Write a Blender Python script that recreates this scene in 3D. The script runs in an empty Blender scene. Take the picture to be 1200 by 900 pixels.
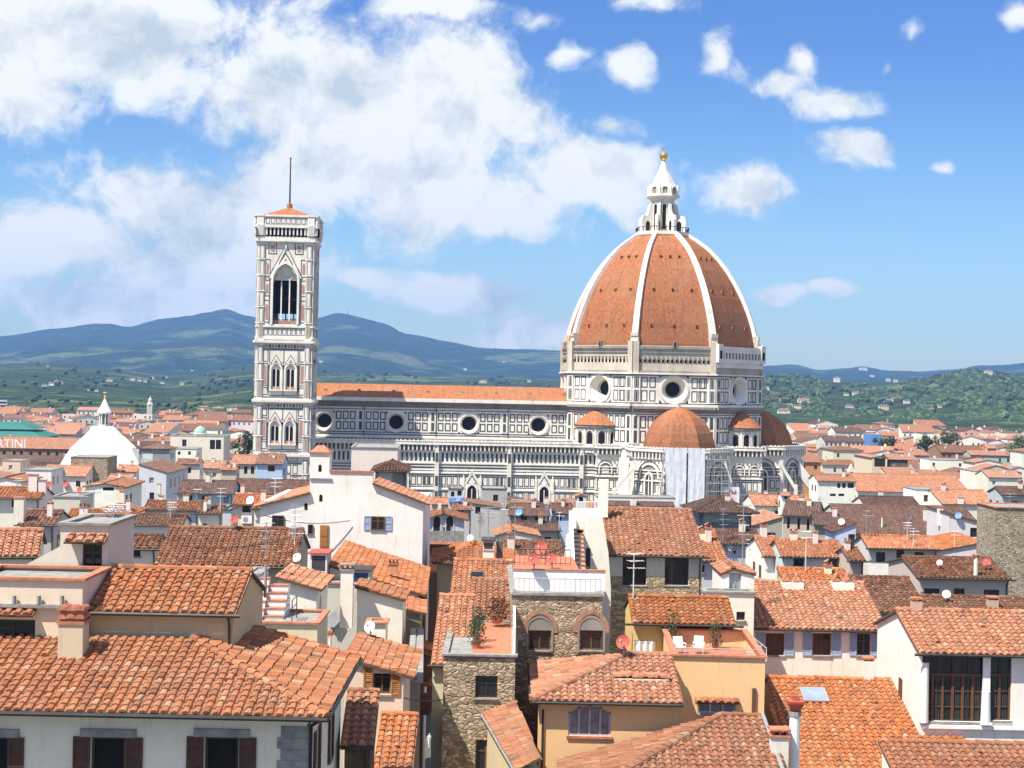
import bpy, bmesh, math, random
import numpy as np
from mathutils import Vector, Matrix, noise
from mathutils.bvhtree import BVHTree
R = math.radians
SC = bpy.context.scene
COL = SC.collection
F = 1750.0          # focal length in photo pixels (1200 wide)
HC = 45.0           # eye height above the streets
ROLL = R(1.2)
# ------------------------------------------------------------------ camera
cam_d = bpy.data.cameras.new('camera')
cam_d.sensor_width = 36.0
cam_d.lens = 36.0 * F / 1200.0
cam_d.clip_start = 1.0
cam_d.clip_end = 40000.0
cam = bpy.data.objects.new('camera', cam_d)
cam.location = (0, 0, HC)
cam.rotation_euler = (R(90), -ROLL, 0)
COL.objects.link(cam)
SC.camera = cam
# ------------------------------------------------------------------ exposure
SC.view_settings.view_transform = 'Standard'
SC.view_settings.look = 'None'
SC.view_settings.exposure = 0.92
SC.view_settings.gamma = 1.0
SC.view_settings.use_curve_mapping = False
SC.cycles.max_bounces = 6
SC.cycles.diffuse_bounces = 3
SC.cycles.glossy_bounces = 2
SC.cycles.volume_bounces = 0
SC.cycles.use_denoising = True
# ------------------------------------------------------------------ sun and sky
SUN_EL = R(59.0)
SUN_H = (math.sin(R(50)), math.cos(R(50)))            # horizontal direction the sunlight travels (towards +x, +y)
sd = bpy.data.lights.new('sun', 'SUN')
sd.energy = 4.8
sd.angle = R(0.5)
sd.color = (1.0, 0.925, 0.81)
sun = bpy.data.objects.new('sun', sd)
ldir = Vector((SUN_H[0]*math.cos(SUN_EL), SUN_H[1]*math.cos(SUN_EL), -math.sin(SUN_EL)))
sun.rotation_euler = ldir.to_track_quat('-Z', 'Y').to_euler()
sun.location = (-200, -200, 400)
COL.objects.link(sun)
W = bpy.data.worlds.new('World')
SC.world = W
W.use_nodes = True
wt = W.node_tree
wn = wt.nodes
for n in list(wn): wn.remove(n)
def unroll(px, py):
    u, v = px-600.0, 450.0-py
    return (u*math.cos(ROLL)-v*math.sin(ROLL), u*math.sin(ROLL)+v*math.cos(ROLL))
def nd(t, tp, **kw):
    n = t.nodes.new(tp)
    for k, v in kw.items(): setattr(n, k, v)
    return n
def lk(t, a, b): t.links.new(a, b)
def mth(t, op, a, b=None, c=None, clamp=False):
    n = nd(t, 'ShaderNodeMath', operation=op, use_clamp=clamp)
    for i, v in enumerate((a, b, c)):
        if v is None: continue
        if isinstance(v, (int, float)): n.inputs[i].default_value = v
        else: lk(t, v, n.inputs[i])
    return n.outputs[0]
def vmt(t, op, a, b=None):
    n = nd(t, 'ShaderNodeVectorMath', operation=op)
    for i, v in enumerate((a, b)):
        if v is None: continue
        if isinstance(v, (tuple, list)): n.inputs[i].default_value = v
        else: lk(t, v, n.inputs[i])
    return n.outputs['Value'] if op in ('LENGTH', 'DOT_PRODUCT') else n.outputs[0]
def mixc(t, fac, a, b, blend='MIX'):
    n = nd(t, 'ShaderNodeMix', data_type='RGBA', blend_type=blend)
    for i, v in ((0, fac), (6, a), (7, b)):
        if isinstance(v, (int, float)): n.inputs[i].default_value = v
        elif isinstance(v, (tuple, list)): n.inputs[i].default_value = (v[0], v[1], v[2], 1)
        else: lk(t, v, n.inputs[i])
    return n.outputs[2]
def nz(t, vec, scale, detail=4, rough=.55, dist=0, dim='3D'):
    n = nd(t, 'ShaderNodeTexNoise', noise_dimensions=dim)
    n.inputs['Scale'].default_value = scale; n.inputs['Detail'].default_value = detail
    n.inputs['Roughness'].default_value = rough; n.inputs['Distortion'].default_value = dist
    if vec is not None: lk(t, vec, n.inputs['Vector'])
    return n.outputs['Fac']
def mapr(t, v, a, b, c=0., d=1., smooth=False):
    n = nd(t, 'ShaderNodeMapRange')
    if smooth: n.interpolation_type = 'SMOOTHSTEP'
    n.clamp = True
    lk(t, v, n.inputs[0])
    for i, x in zip((1, 2, 3, 4), (a, b, c, d)): n.inputs[i].default_value = x
    return n.outputs[0]
sky = nd(wt, 'ShaderNodeTexSky', sky_type='NISHITA')
sky.sun_disc = False
sky.sun_elevation = SUN_EL
sky.sun_rotation = math.atan2(-SUN_H[0], -SUN_H[1])
sky.air_density = 1.25; sky.dust_density = 0.5; sky.ozone_density = 3.0
hs = nd(wt, 'ShaderNodeHueSaturation'); hs.inputs['Saturation'].default_value = 1.10
hs.inputs['Value'].default_value = 1.0
skc = vmt(wt, 'MULTIPLY', sky.outputs[0], (.84, .98, 1.12))
lk(wt, skc, hs.inputs['Color'])
tc = nd(wt, 'ShaderNodeTexCoord')
sep = nd(wt, 'ShaderNodeSeparateXYZ'); lk(wt, tc.outputs['Generated'], sep.inputs[0])
yy = mth(wt, 'MAXIMUM', mth(wt, 'ABSOLUTE', sep.outputs[1]), .12)
cU = mth(wt, 'DIVIDE', sep.outputs[0], yy); cV = mth(wt, 'DIVIDE', sep.outputs[2], yy)
cmb = nd(wt, 'ShaderNodeCombineXYZ'); lk(wt, cU, cmb.inputs[0]); lk(wt, cV, cmb.inputs[1])
lk(wt, mth(wt, 'MULTIPLY', sep.outputs[1], .7), cmb.inputs[2])
cp0 = cmb.outputs[0]
wv = nd(wt, 'ShaderNodeTexNoise', noise_dimensions='3D'); wv.inputs['Scale'].default_value = 14; wv.inputs['Detail'].default_value = 3
lk(wt, cp0, wv.inputs['Vector'])
warp = vmt(wt, 'MULTIPLY', vmt(wt, 'SUBTRACT', wv.outputs['Color'], (.5, .5, .5)), (.05, .035, 0))
cp = vmt(wt, 'ADD', cp0, warp)
# cumulus banks: centre x, y, radius x, y in photo degrees (given as photo pixels), strength
CLOUDS = [(120,40,320,110,1.25),(30,110,85,70,1.1),(330,105,210,100,1.2),(520,120,160,115,1.3),(430,185,225,65,1.25),(560,245,180,66,1.2),
 (700,205,100,58,1.0),(190,235,215,85,1.15),(60,290,190,90,1.25),(230,310,190,78,1.2),(120,355,270,48,1.15),(300,230,120,60,.9),(540,345,150,30,1.15),(610,392,100,24,1.2),(420,330,70,22,.8),
 (505,5,75,24,.8),(760,2,70,22,.8),(742,88,54,30,.7),(728,150,36,14,.55),(668,68,34,22,.5),(850,68,24,50,.5),(885,84,26,20,.45),
 (925,96,52,24,.75),(950,70,22,34,.6),(985,114,66,31,.95),(1008,172,52,34,1.0),(876,218,58,34,1.05),(1043,72,32,16,.6),(1078,44,26,22,.5),(1192,24,26,18,.65),
 (1112,198,24,13,.6),(902,349,46,15,.8),(972,341,26,10,.6),(738,260,22,24,.45),(640,20,40,16,.5)]
def blobsum(lst):
    acc = None
    for (x, y, rx, ry, s) in lst:
        a, b = unroll(x, y)
        q = vmt(wt, 'MULTIPLY', vmt(wt, 'SUBTRACT', cp, (a/F, b/F, 0)), (F/rx, F/ry, 0))
        v = mth(wt, 'MULTIPLY_ADD', vmt(wt, 'LENGTH', q), -s, s*.92)
        acc = v if acc is None else mth(wt, 'SMOOTH_MAX', acc, v, .15)
    return acc
dens = blobsum(CLOUDS)
fb = nz(wt, cp, 12, 13, .63)
fb2 = nz(wt, vmt(wt, 'ADD', cp, (.010, -.024, 0)), 12, 9, .60)
D0 = mth(wt, 'ADD', dens, mth(wt, 'MULTIPLY', mth(wt, 'SUBTRACT', fb, .5), 2.9))
alpha = mapr(wt, D0, -.04, .52, 0, 1, True)
alpha = mth(wt, 'MULTIPLY', alpha, mapr(wt, cV, .0, .03, .35, 1))
dark = blobsum([(190,55,120,55,.8),(320,85,80,30,.7),(450,200,170,42,1.0),(620,215,90,40,.45),(250,160,120,40,.5),(540,275,120,22,.6),(600,60,60,40,.3),(180,300,170,40,.3),(90,20,80,40,.3),(70,350,200,40,.1),(30,125,60,18,.5),(590,280,100,16,.4)])
dark = mth(wt, 'MAXIMUM', dark, 0.0)
lit = mth(wt, 'ADD', mth(wt, 'MULTIPLY', mth(wt, 'SUBTRACT', fb, fb2), 5.0), .90)
lit = mth(wt, 'SUBTRACT', lit, mth(wt, 'MULTIPLY', dark, .62))
lit = mth(wt, 'MINIMUM', mth(wt, 'MAXIMUM', lit, .0), 1.0)
ccol = mixc(wt, lit, (4.1, 4.7, 5.2), (6.9, 7.0, 6.85))
deep = mixc(wt, mapr(wt, cV, .0, .23, 0, 1), (1.03, 1.07, 1.06), (.55, .615, .84))
skyc = mixc(wt, 1.0, hs.outputs[0], deep, 'MULTIPLY')
fin = mixc(wt, alpha, skyc, ccol)
# broken cumulus added overhead, out of view, as neutral white fill light
ov_n = nz(wt, vmt(wt, 'MULTIPLY', tc.outputs['Generated'], (1, 1, 1.6)), 3.2, 8, .6)
ov_a = mth(wt, 'MULTIPLY', mapr(wt, ov_n, .44, .56, 0, 1, True), mapr(wt, sep.outputs[2], .34, .5, 0, 1, True))
fin = mixc(wt, ov_a, fin, (7.2, 7.1, 6.9))
bg = nd(wt, 'ShaderNodeBackground'); bg.inputs['Strength'].default_value = .080
lk(wt, fin, bg.inputs['Color'])
wo = nd(wt, 'ShaderNodeOutputWorld'); lk(wt, bg.outputs[0], wo.inputs['Surface'])
# ------------------------------------------------------------------ materials
def newmat(name):
    m = bpy.data.materials.new(name); m.use_nodes = True
    t = m.node_tree
    b = t.nodes['Principled BSDF']
    b.inputs['Roughness'].default_value = .85
    b.inputs['Specular IOR Level'].default_value = .25
    return m, t, b
def simple(name, col, rough=.8, metal=0., var=.25, scale=1.5):
    m, t, b = newmat(name)
    b.inputs['Roughness'].default_value = rough; b.inputs['Metallic'].default_value = metal
    c = nd(t, 'ShaderNodeTexCoord')
    n = nz(t, c.outputs['Object'], scale, 5)
    f = mapr(t, n, .3, .7, 1-var, 1+var)
    o = mixc(t, 1.0, col, (1, 1, 1), 'MULTIPLY')
    mul = nd(t, 'ShaderNodeVectorMath', operation='SCALE'); mul.inputs[0].default_value = col[:3]; lk(t, f, mul.inputs['Scale'])
    lk(t, mul.outputs[0], b.inputs['Base Color'])
    return m
def bump(t, b, h, strength, dist):
    n = nd(t, 'ShaderNodeBump'); n.inputs['Strength'].default_value = strength; n.inputs['Distance'].default_value = dist
    lk(t, h, n.inputs['Height']); lk(t, n.outputs[0], b.inputs['Normal'])
def ramp(t, fac, stops):
    n = nd(t, 'ShaderNodeValToRGB')
    e = n.color_ramp.elements
    while len(e) < len(stops): e.new(.5)
    for i, (p, c) in enumerate(stops): e[i].position = p; e[i].color = (c[0], c[1], c[2], 1)
    lk(t, fac, n.inputs[0])
    return n.outputs[0]
def tilemat(name, stops, patch, patchcol, flat=False):
    m, t, b = newmat(name)
    uv = nd(t, 'ShaderNodeUVMap'); oi = nd(t, 'ShaderNodeObjectInfo'); c = nd(t, 'ShaderNodeTexCoord')
    fl = vmt(t, 'FLOOR', uv.outputs[0])
    off = nd(t, 'ShaderNodeCombineXYZ'); lk(t, mth(t, 'MULTIPLY', oi.outputs['Random'], 91.7), off.inputs[0]); lk(t, mth(t, 'MULTIPLY', oi.outputs['Random'], 37.3), off.inputs[2])
    w = nd(t, 'ShaderNodeTexWhiteNoise', noise_dimensions='3D'); lk(t, vmt(t, 'ADD', fl, off.outputs[0]), w.inputs['Vector'])
    col = ramp(t, w.outputs['Value'], stops)
    pos = vmt(t, 'ADD', c.outputs['Object'], off.outputs[0])
    big = nz(t, pos, .35, 5, .6)
    col = mixc(t, mth(t, 'MULTIPLY', mapr(t, big, .42, .70), patch), col, patchcol)
    stv = nz(t, vmt(t, 'MULTIPLY', uv.outputs[0], (.55, .05, 1)), 1.0, 4, .6)
    col = mixc(t, mth(t, 'MULTIPLY', mapr(t, stv, .50, .74), .6), col, (.17,.10,.06))
    fine = nz(t, pos, 6.0, 4, .7)
    col = mixc(t, mth(t, 'MULTIPLY', mapr(t, fine, .52, .75), .55), col, (.16, .11, .075))
    pale = nz(t, vmt(t, 'ADD', pos, (50, 0, 0)), 2.2, 4, .65)
    col = mixc(t, mth(t, 'MULTIPLY', mapr(t, pale, .60, .78), .5), col, (.50, .38, .27))
    su = nd(t, 'ShaderNodeSeparateXYZ'); lk(t, uv.outputs[0], su.inputs[0])
    pan = mth(t, 'GREATER_THAN', su.outputs[0], 400.0)
    col = mixc(t, mth(t, 'MULTIPLY', pan, .55), col, (.17,.085,.05))
    hv = nd(t, 'ShaderNodeHueSaturation'); lk(t, col, hv.inputs['Color'])
    lk(t, mapr(t, oi.outputs['Random'], 0, 1, .80, 1.14), hv.inputs['Value'])
    lk(t, mapr(t, mth(t, 'FRACT', mth(t, 'MULTIPLY', oi.outputs['Random'], 7.3)), 0, 1, .86, 1.06), hv.inputs['Saturation'])
    lk(t, hv.outputs[0], b.inputs['Base Color'])
    h = nz(t, pos, 9, 4, .6)
    if flat:
        sp = nd(t, 'ShaderNodeSeparateXYZ'); lk(t, uv.outputs[0], sp.inputs[0])
        h = mth(t, 'ADD', h, mth(t, 'MULTIPLY', mth(t, 'ABSOLUTE', mth(t, 'SINE', mth(t, 'MULTIPLY', sp.outputs[0], math.pi))), 2.5))
        bump(t, b, h, .5, .06)
    else: bump(t, b, h, .35, .02)
    return m
OR = [(0, (.19,.070,.035)), (.12, (.29,.094,.035)), (.45, (.37,.120,.042)), (.78, (.40,.144,.054)), (.93, (.415,.187,.085)), (1, (.41,.26,.155))]
BR = [(0, (.08,.038,.026)), (.3, (.15,.058,.034)), (.7, (.21,.082,.045)), (.9, (.26,.125,.075)), (1, (.26,.17,.12))]
DK = [(0, (.045,.024,.020)), (.4, (.075,.038,.031)), (.8, (.105,.05,.042)), (1, (.14,.08,.065))]
M = {}
M['tile'] = tilemat('terracotta_tile', OR, .55, (.30,.15,.08))
M['tile_brown'] = tilemat('brown_tile', BR, .5, (.16,.10,.06))
M['tile_dark'] = tilemat('dark_tile', DK, .4, (.10,.07,.055))  # puts presumed cloud shadow into the tile colour; some of these roofs are truly dark
FO = [(0, (.17,.070,.040)), (.15, (.27,.105,.056)), (.5, (.34,.132,.070)), (.8, (.38,.165,.092)), (1, (.38,.24,.16))]
M['ftile'] = tilemat('far_terracotta_tile', FO, .55, (.33,.17,.09), True)
M['ftile_brown'] = tilemat('far_brown_tile', BR, .5, (.16,.10,.06), True)
M['ftile_dark'] = tilemat('far_dark_tile', DK, .4, (.10,.07,.055), True)  # far version of the dark tile, cloud shadow in its colour too
def plaster():
    m, t, b = newmat('plaster')
    oi = nd(t, 'ShaderNodeObjectInfo'); c = nd(t, 'ShaderNodeTexCoord')
    off = nd(t, 'ShaderNodeCombineXYZ'); lk(t, mth(t, 'MULTIPLY', oi.outputs['Random'], 71.7), off.inputs[0])
    pos = vmt(t, 'ADD', c.outputs['Object'], off.outputs[0])
    n1 = nz(t, pos, .5, 6, .65); n2 = nz(t, vmt(t, 'MULTIPLY', pos, (2.2, 2.2, .22)), 1.3, 5, .65); n3 = nz(t, pos, 5, 4, .7)
    col = mixc(t, mth(t, 'MULTIPLY', mapr(t, n1, .45, .72), .30), oi.outputs['Color'], (.46, .40, .31))
    col = mixc(t, mth(t, 'MULTIPLY', mapr(t, n2, .56, .76), .42), col, (.27, .245, .21))
    col = mixc(t, mth(t, 'MULTIPLY', mapr(t, n3, .56, .8), .28), col, (.22, .20, .17))
    lk(t, col, b.inputs['Base Color']); bump(t, b, n3, .25, .02)
    b.inputs['Roughness'].default_value = .92
    return m
M['plaster'] = plaster()
def stone(name, c1, c2, c3, scale=1.0):
    m, t, b = newmat(name)
    c = nd(t, 'ShaderNodeTexCoord')
    wn_ = nd(t, 'ShaderNodeTexNoise'); wn_.inputs['Scale'].default_value = 2.5; lk(t, c.outputs['Object'], wn_.inputs['Vector'])
    p = vmt(t, 'ADD', c.outputs['Object'], vmt(t, 'MULTIPLY', vmt(t, 'SUBTRACT', wn_.outputs['Color'], (.5,.5,.5)), (.25,.25,.18)))
    p = vmt(t, 'MULTIPLY', p, (3.4*scale, 3.4*scale, 6.6*scale))
    v1 = nd(t, 'ShaderNodeTexVoronoi'); v1.inputs['Scale'].default_value = 1.0; lk(t, p, v1.inputs['Vector'])
    v2 = nd(t, 'ShaderNodeTexVoronoi', feature='DISTANCE_TO_EDGE'); v2.inputs['Scale'].default_value = 1.0; lk(t, p, v2.inputs['Vector'])
    sx = nd(t, 'ShaderNodeSeparateXYZ'); lk(t, v1.outputs['Color'], sx.inputs[0])
    col = ramp(t, sx.outputs[0], [(0, c2), (.35, c1), (.7, c3), (1, (c3[0]*1.25, c3[1]*1.15, c3[2]*1.05))])
    big = nz(t, c.outputs['Object'], .45, 5, .6)
    col = mixc(t, mth(t, 'MULTIPLY', mapr(t, big, .4, .7), .45), col, (c1[0]*.72, c1[1]*.68, c1[2]*.62))
    e = mapr(t, v2.outputs['Distance'], .0, .07)
    col = mixc(t, e, (c1[0]*.75, c1[1]*.72, c1[2]*.68), col)
    lk(t, col, b.inputs['Base Color'])
    h = mth(t, 'ADD', mapr(t, v2.outputs['Distance'], 0, .16), mth(t, 'MULTIPLY', nz(t, c.outputs['Object'], 8, 4, .7), .5))
    bump(t, b, h, .9, .06)
    b.inputs['Roughness'].default_value = .95
    return m
M['stone'] = stone('rubble_stone', (.36,.285,.195), (.21,.16,.11), (.48,.40,.285), .85)
M['stone_grey'] = stone('grey_rubble_stone', (.33,.285,.215), (.19,.165,.125), (.43,.38,.295))
M['ashlar'] = simple('grey_ashlar', (.25,.245,.23), .9, 0, .3, 2.0)
M['terracotta'] = simple('terracotta_coping', (.42,.17,.10), .85, 0, .3, 4)
M['paver'] = simple('terracotta_paving', (.44,.16,.09), .85, 0, .2, 3)
M['darkmetal'] = simple('dark_metal', (.05,.048,.046), .5, .3, .2)
M['greymetal'] = simple('grey_metal', (.42,.43,.44), .45, .5, .15)
M['white'] = simple('white_paint', (.78,.77,.74), .6, 0, .08)
M['whitemetal'] = simple('white_coated_metal', (.72,.73,.74), .4, .1, .08)
M['redmetal'] = simple('faded_red_metal', (.40,.09,.065), .6, 0, .2)
M['bluemetal'] = simple('blue_metal', (.16,.32,.62), .5, 0, .15)
M['wood'] = simple('brown_wood', (.13,.062,.034), .7, 0, .3, 8)
M['wood_or'] = simple('orange_wood', (.34,.15,.05), .7, 0, .3, 8)
M['shutter_brown'] = simple('brown_shutter_paint', (.095,.040,.028), .6, 0, .2, 5)
M['shutter_blue'] = simple('grey_blue_shutter_paint', (.30,.37,.50), .65, 0, .12, 5)
M['shutter_lil'] = simple('lilac_frame_paint', (.42,.38,.46), .6, 0, .1, 5)
M['frame_white'] = simple('white_frame_paint', (.62,.61,.60), .5, 0, .08)
M['eave'] = simple('eave_wood', (.10,.065,.045), .9, 0, .3, 3)
M['dark'] = simple('dark_room', (.012,.011,.011), .9)
M['slate'] = simple('dark_slate', (.06,.05,.052), .8)
M['bluecloth'] = simple('blue_awning_cloth', (.03,.07,.20), .7)
M['dustsheet'] = simple('dust_sheet_plastic', (.64,.67,.71), .8, 0, .10, .6)
M['cloth'] = simple('white_cloth', (.74,.73,.72), .9, 0, .06)
M['leaf'] = simple('leaf_green', (.055,.085,.035), .8, 0, .5, 6)
M['leaf_dry'] = simple('dry_leaf', (.13,.065,.035), .9, 0, .4, 6)
M['skin'] = simple('skin', (.45,.28,.2), .6)
M['gold'] = simple('gilt_copper', (.90,.60,.22), .28, 1.0, .05)
M['copper'] = simple('verdigris_copper', (.30,.47,.39), .7, 0, .2, 1)
M['greenroof'] = simple('green_roof_sheet', (.035,.16,.135), .6, 0, .15, .05)
def glass():
    m, t, b = newmat('window_glass')
    b.inputs['Base Color'].default_value = (.018, .02, .023, 1); b.inputs['Roughness'].default_value = .08
    b.inputs['Specular IOR Level'].default_value = .5
    return m
M['glass'] = glass()
M['curtain'] = simple('curtained_glass', (.20,.21,.205), .2, 0, .35, 2.5)
M['bluepane'] = simple('pale_blue_pane', (.22,.28,.36), .15, 0, .15, 2)
# marble
def marble(name, col, dirt, dcol, strk=True):
    m, t, b = newmat(name)
    c = nd(t, 'ShaderNodeTexCoord')
    n1 = nz(t, c.outputs['Object'], .18, 6, .62); n2 = nz(t, vmt(t, 'MULTIPLY', c.outputs['Object'], (1, 1, .2)), .8, 5, .65); n3 = nz(t, c.outputs['Object'], 1.6, 3, .6)
    o = mixc(t, mth(t, 'MULTIPLY', mapr(t, n1, .45, .75), dirt), col, dcol)
    o = mixc(t, mth(t, 'MULTIPLY', mapr(t, n2, .52, .78), dirt*.9), o, (dcol[0]*.6, dcol[1]*.58, dcol[2]*.55))
    o = mixc(t, mth(t, 'MULTIPLY', mapr(t, n3, .5, .8), dirt*.35), o, (col[0]*.75, col[1]*.68, col[2]*.62))
    lk(t, o, b.inputs['Base Color']); b.inputs['Roughness'].default_value = .7
    return m
M['marble'] = marble('white_marble', (.80,.76,.685), .55, (.50,.45,.39))
M['marble_green'] = marble('green_marble', (.066,.082,.078), .3, (.10,.10,.09))
M['marble_pink'] = marble('pink_marble', (.46,.25,.19), .5, (.38,.27,.21))
M['marble_grime'] = marble('weathered_marble', (.30,.275,.24), .7, (.12,.105,.09))
M['rough'] = marble('rough_stone', (.56,.50,.41), .7, (.36,.31,.25))
M['brickarch'] = simple('brick_arch', (.33,.19,.115), .9, 0, .35, 5)
M['pearl'] = marble('whitewashed_marble', (.80,.79,.77), .10, (.65,.63,.60))
def brickdome(name='dome_tile', sc=1.0):
    m, t, b = newmat(name)
    uv = nd(t, 'ShaderNodeUVMap'); c = nd(t, 'ShaderNodeTexCoord')
    fl = vmt(t, 'FLOOR', vmt(t, 'MULTIPLY', uv.outputs[0], (3.0*sc, 3.6*sc, 1)))
    w = nd(t, 'ShaderNodeTexWhiteNoise', noise_dimensions='3D'); lk(t, fl, w.inputs['Vector'])
    col = ramp(t, w.outputs['Value'], [(0, (.20,.070,.032)), (.25, (.33,.115,.046)), (.75, (.375,.138,.056)), (1, (.40,.18,.09))])
    n1 = nz(t, c.outputs['Object'], .10, 6, .62); n2 = nz(t, vmt(t, 'MULTIPLY', c.outputs['Object'], (1,1,.25)), .55, 5, .65)
    col = mixc(t, mth(t, 'MULTIPLY', mapr(t, n1, .42, .72), .5), col, (.34,.20,.11))
    n3 = nz(t, vmt(t, 'MULTIPLY', uv.outputs[0], (1.2, .07, 1)), 1.0, 4, .6)
    col = mixc(t, mth(t, 'MULTIPLY', mapr(t, n2, .52, .78), .55), col, (.15,.075,.045))
    col = mixc(t, mth(t, 'MULTIPLY', mapr(t, n3, .52, .72), .6), col, (.13,.07,.045))
    lk(t, col, b.inputs['Base Color'])
    sp = nd(t, 'ShaderNodeSeparateXYZ'); lk(t, uv.outputs[0], sp.inputs[0])
    h = mth(t, 'FRACT', mth(t, 'MULTIPLY', sp.outputs[1], 3.6*sc))
    bump(t, b, mth(t, 'ADD', h, nz(t, c.outputs['Object'], 3, 3)), .5, .12)
    return m
M['dome'] = brickdome()
def ground():
    m, t, b = newmat('city_ground')
    c = nd(t, 'ShaderNodeTexCoord')
    n = nz(t, c.outputs['Object'], .02, 6, .6); n2 = nz(t, c.outputs['Object'], .4, 4)
    o = mixc(t, mapr(t, n, .45, .6), (.11,.105,.095), (.06,.085,.035))
    o = mixc(t, mth(t, 'MULTIPLY', n2, .4), o, (.16,.14,.12))
    lk(t, o, b.inputs['Base Color'])
    return m
M['ground'] = ground()
M['asphalt'] = simple('street_paving', (.085,.083,.08), .9, 0, .2, .5)
def hillmat(name, forest, mid, field, k, fl=.52):
    m, t, b = newmat(name)
    c = nd(t, 'ShaderNodeTexCoord')
    p = c.outputs['Object']
    a = nz(t, p, .0011*k, 7, .62, .4); bb = nz(t, p, .006*k, 6, .7); cc = nz(t, p, .03*k, 3, .7)
    o = mixc(t, mapr(t, bb, .40, .62), forest, mid)
    f = mth(t, 'ADD', mth(t, 'MULTIPLY', a, .75), mth(t, 'MULTIPLY', bb, .3))
    o = mixc(t, mapr(t, f, fl, fl+.06), o, field)
    o = mixc(t, mth(t, 'MULTIPLY', mapr(t, cc, .5, .68), .55), o, (forest[0]*.7, forest[1]*.7, forest[2]*.7))
    lk(t, o, b.inputs['Base Color'])
    bump(t, b, mth(t, 'ADD', cc, bb), 1.0, 26.0)
    b.inputs['Specular IOR Level'].default_value = 0.05
    return m
M['hill_far'] = hillmat('mountain_woodland', (.014,.030,.020), (.028,.050,.026), (.10,.125,.055), .9, .555)
M['hill_mid'] = hillmat('foothill_fields', (.022,.042,.016), (.060,.090,.032), (.13,.155,.062), 1.5, .55)
M['hill_near'] = hillmat('wooded_hillside', (.030,.050,.018), (.070,.105,.034), (.19,.215,.075), 2.4)
M['tree_dark'] = simple('dark_crown', (.028,.048,.020), .9, 0, .4, .3)
M['tree_mid'] = simple('green_crown', (.058,.092,.032), .9, 0, .4, .3)
M['tree_light'] = simple('light_crown', (.095,.125,.045), .9, 0, .4, .3)
M['trunk'] = simple('bark', (.09,.065,.045), .9)
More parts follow.
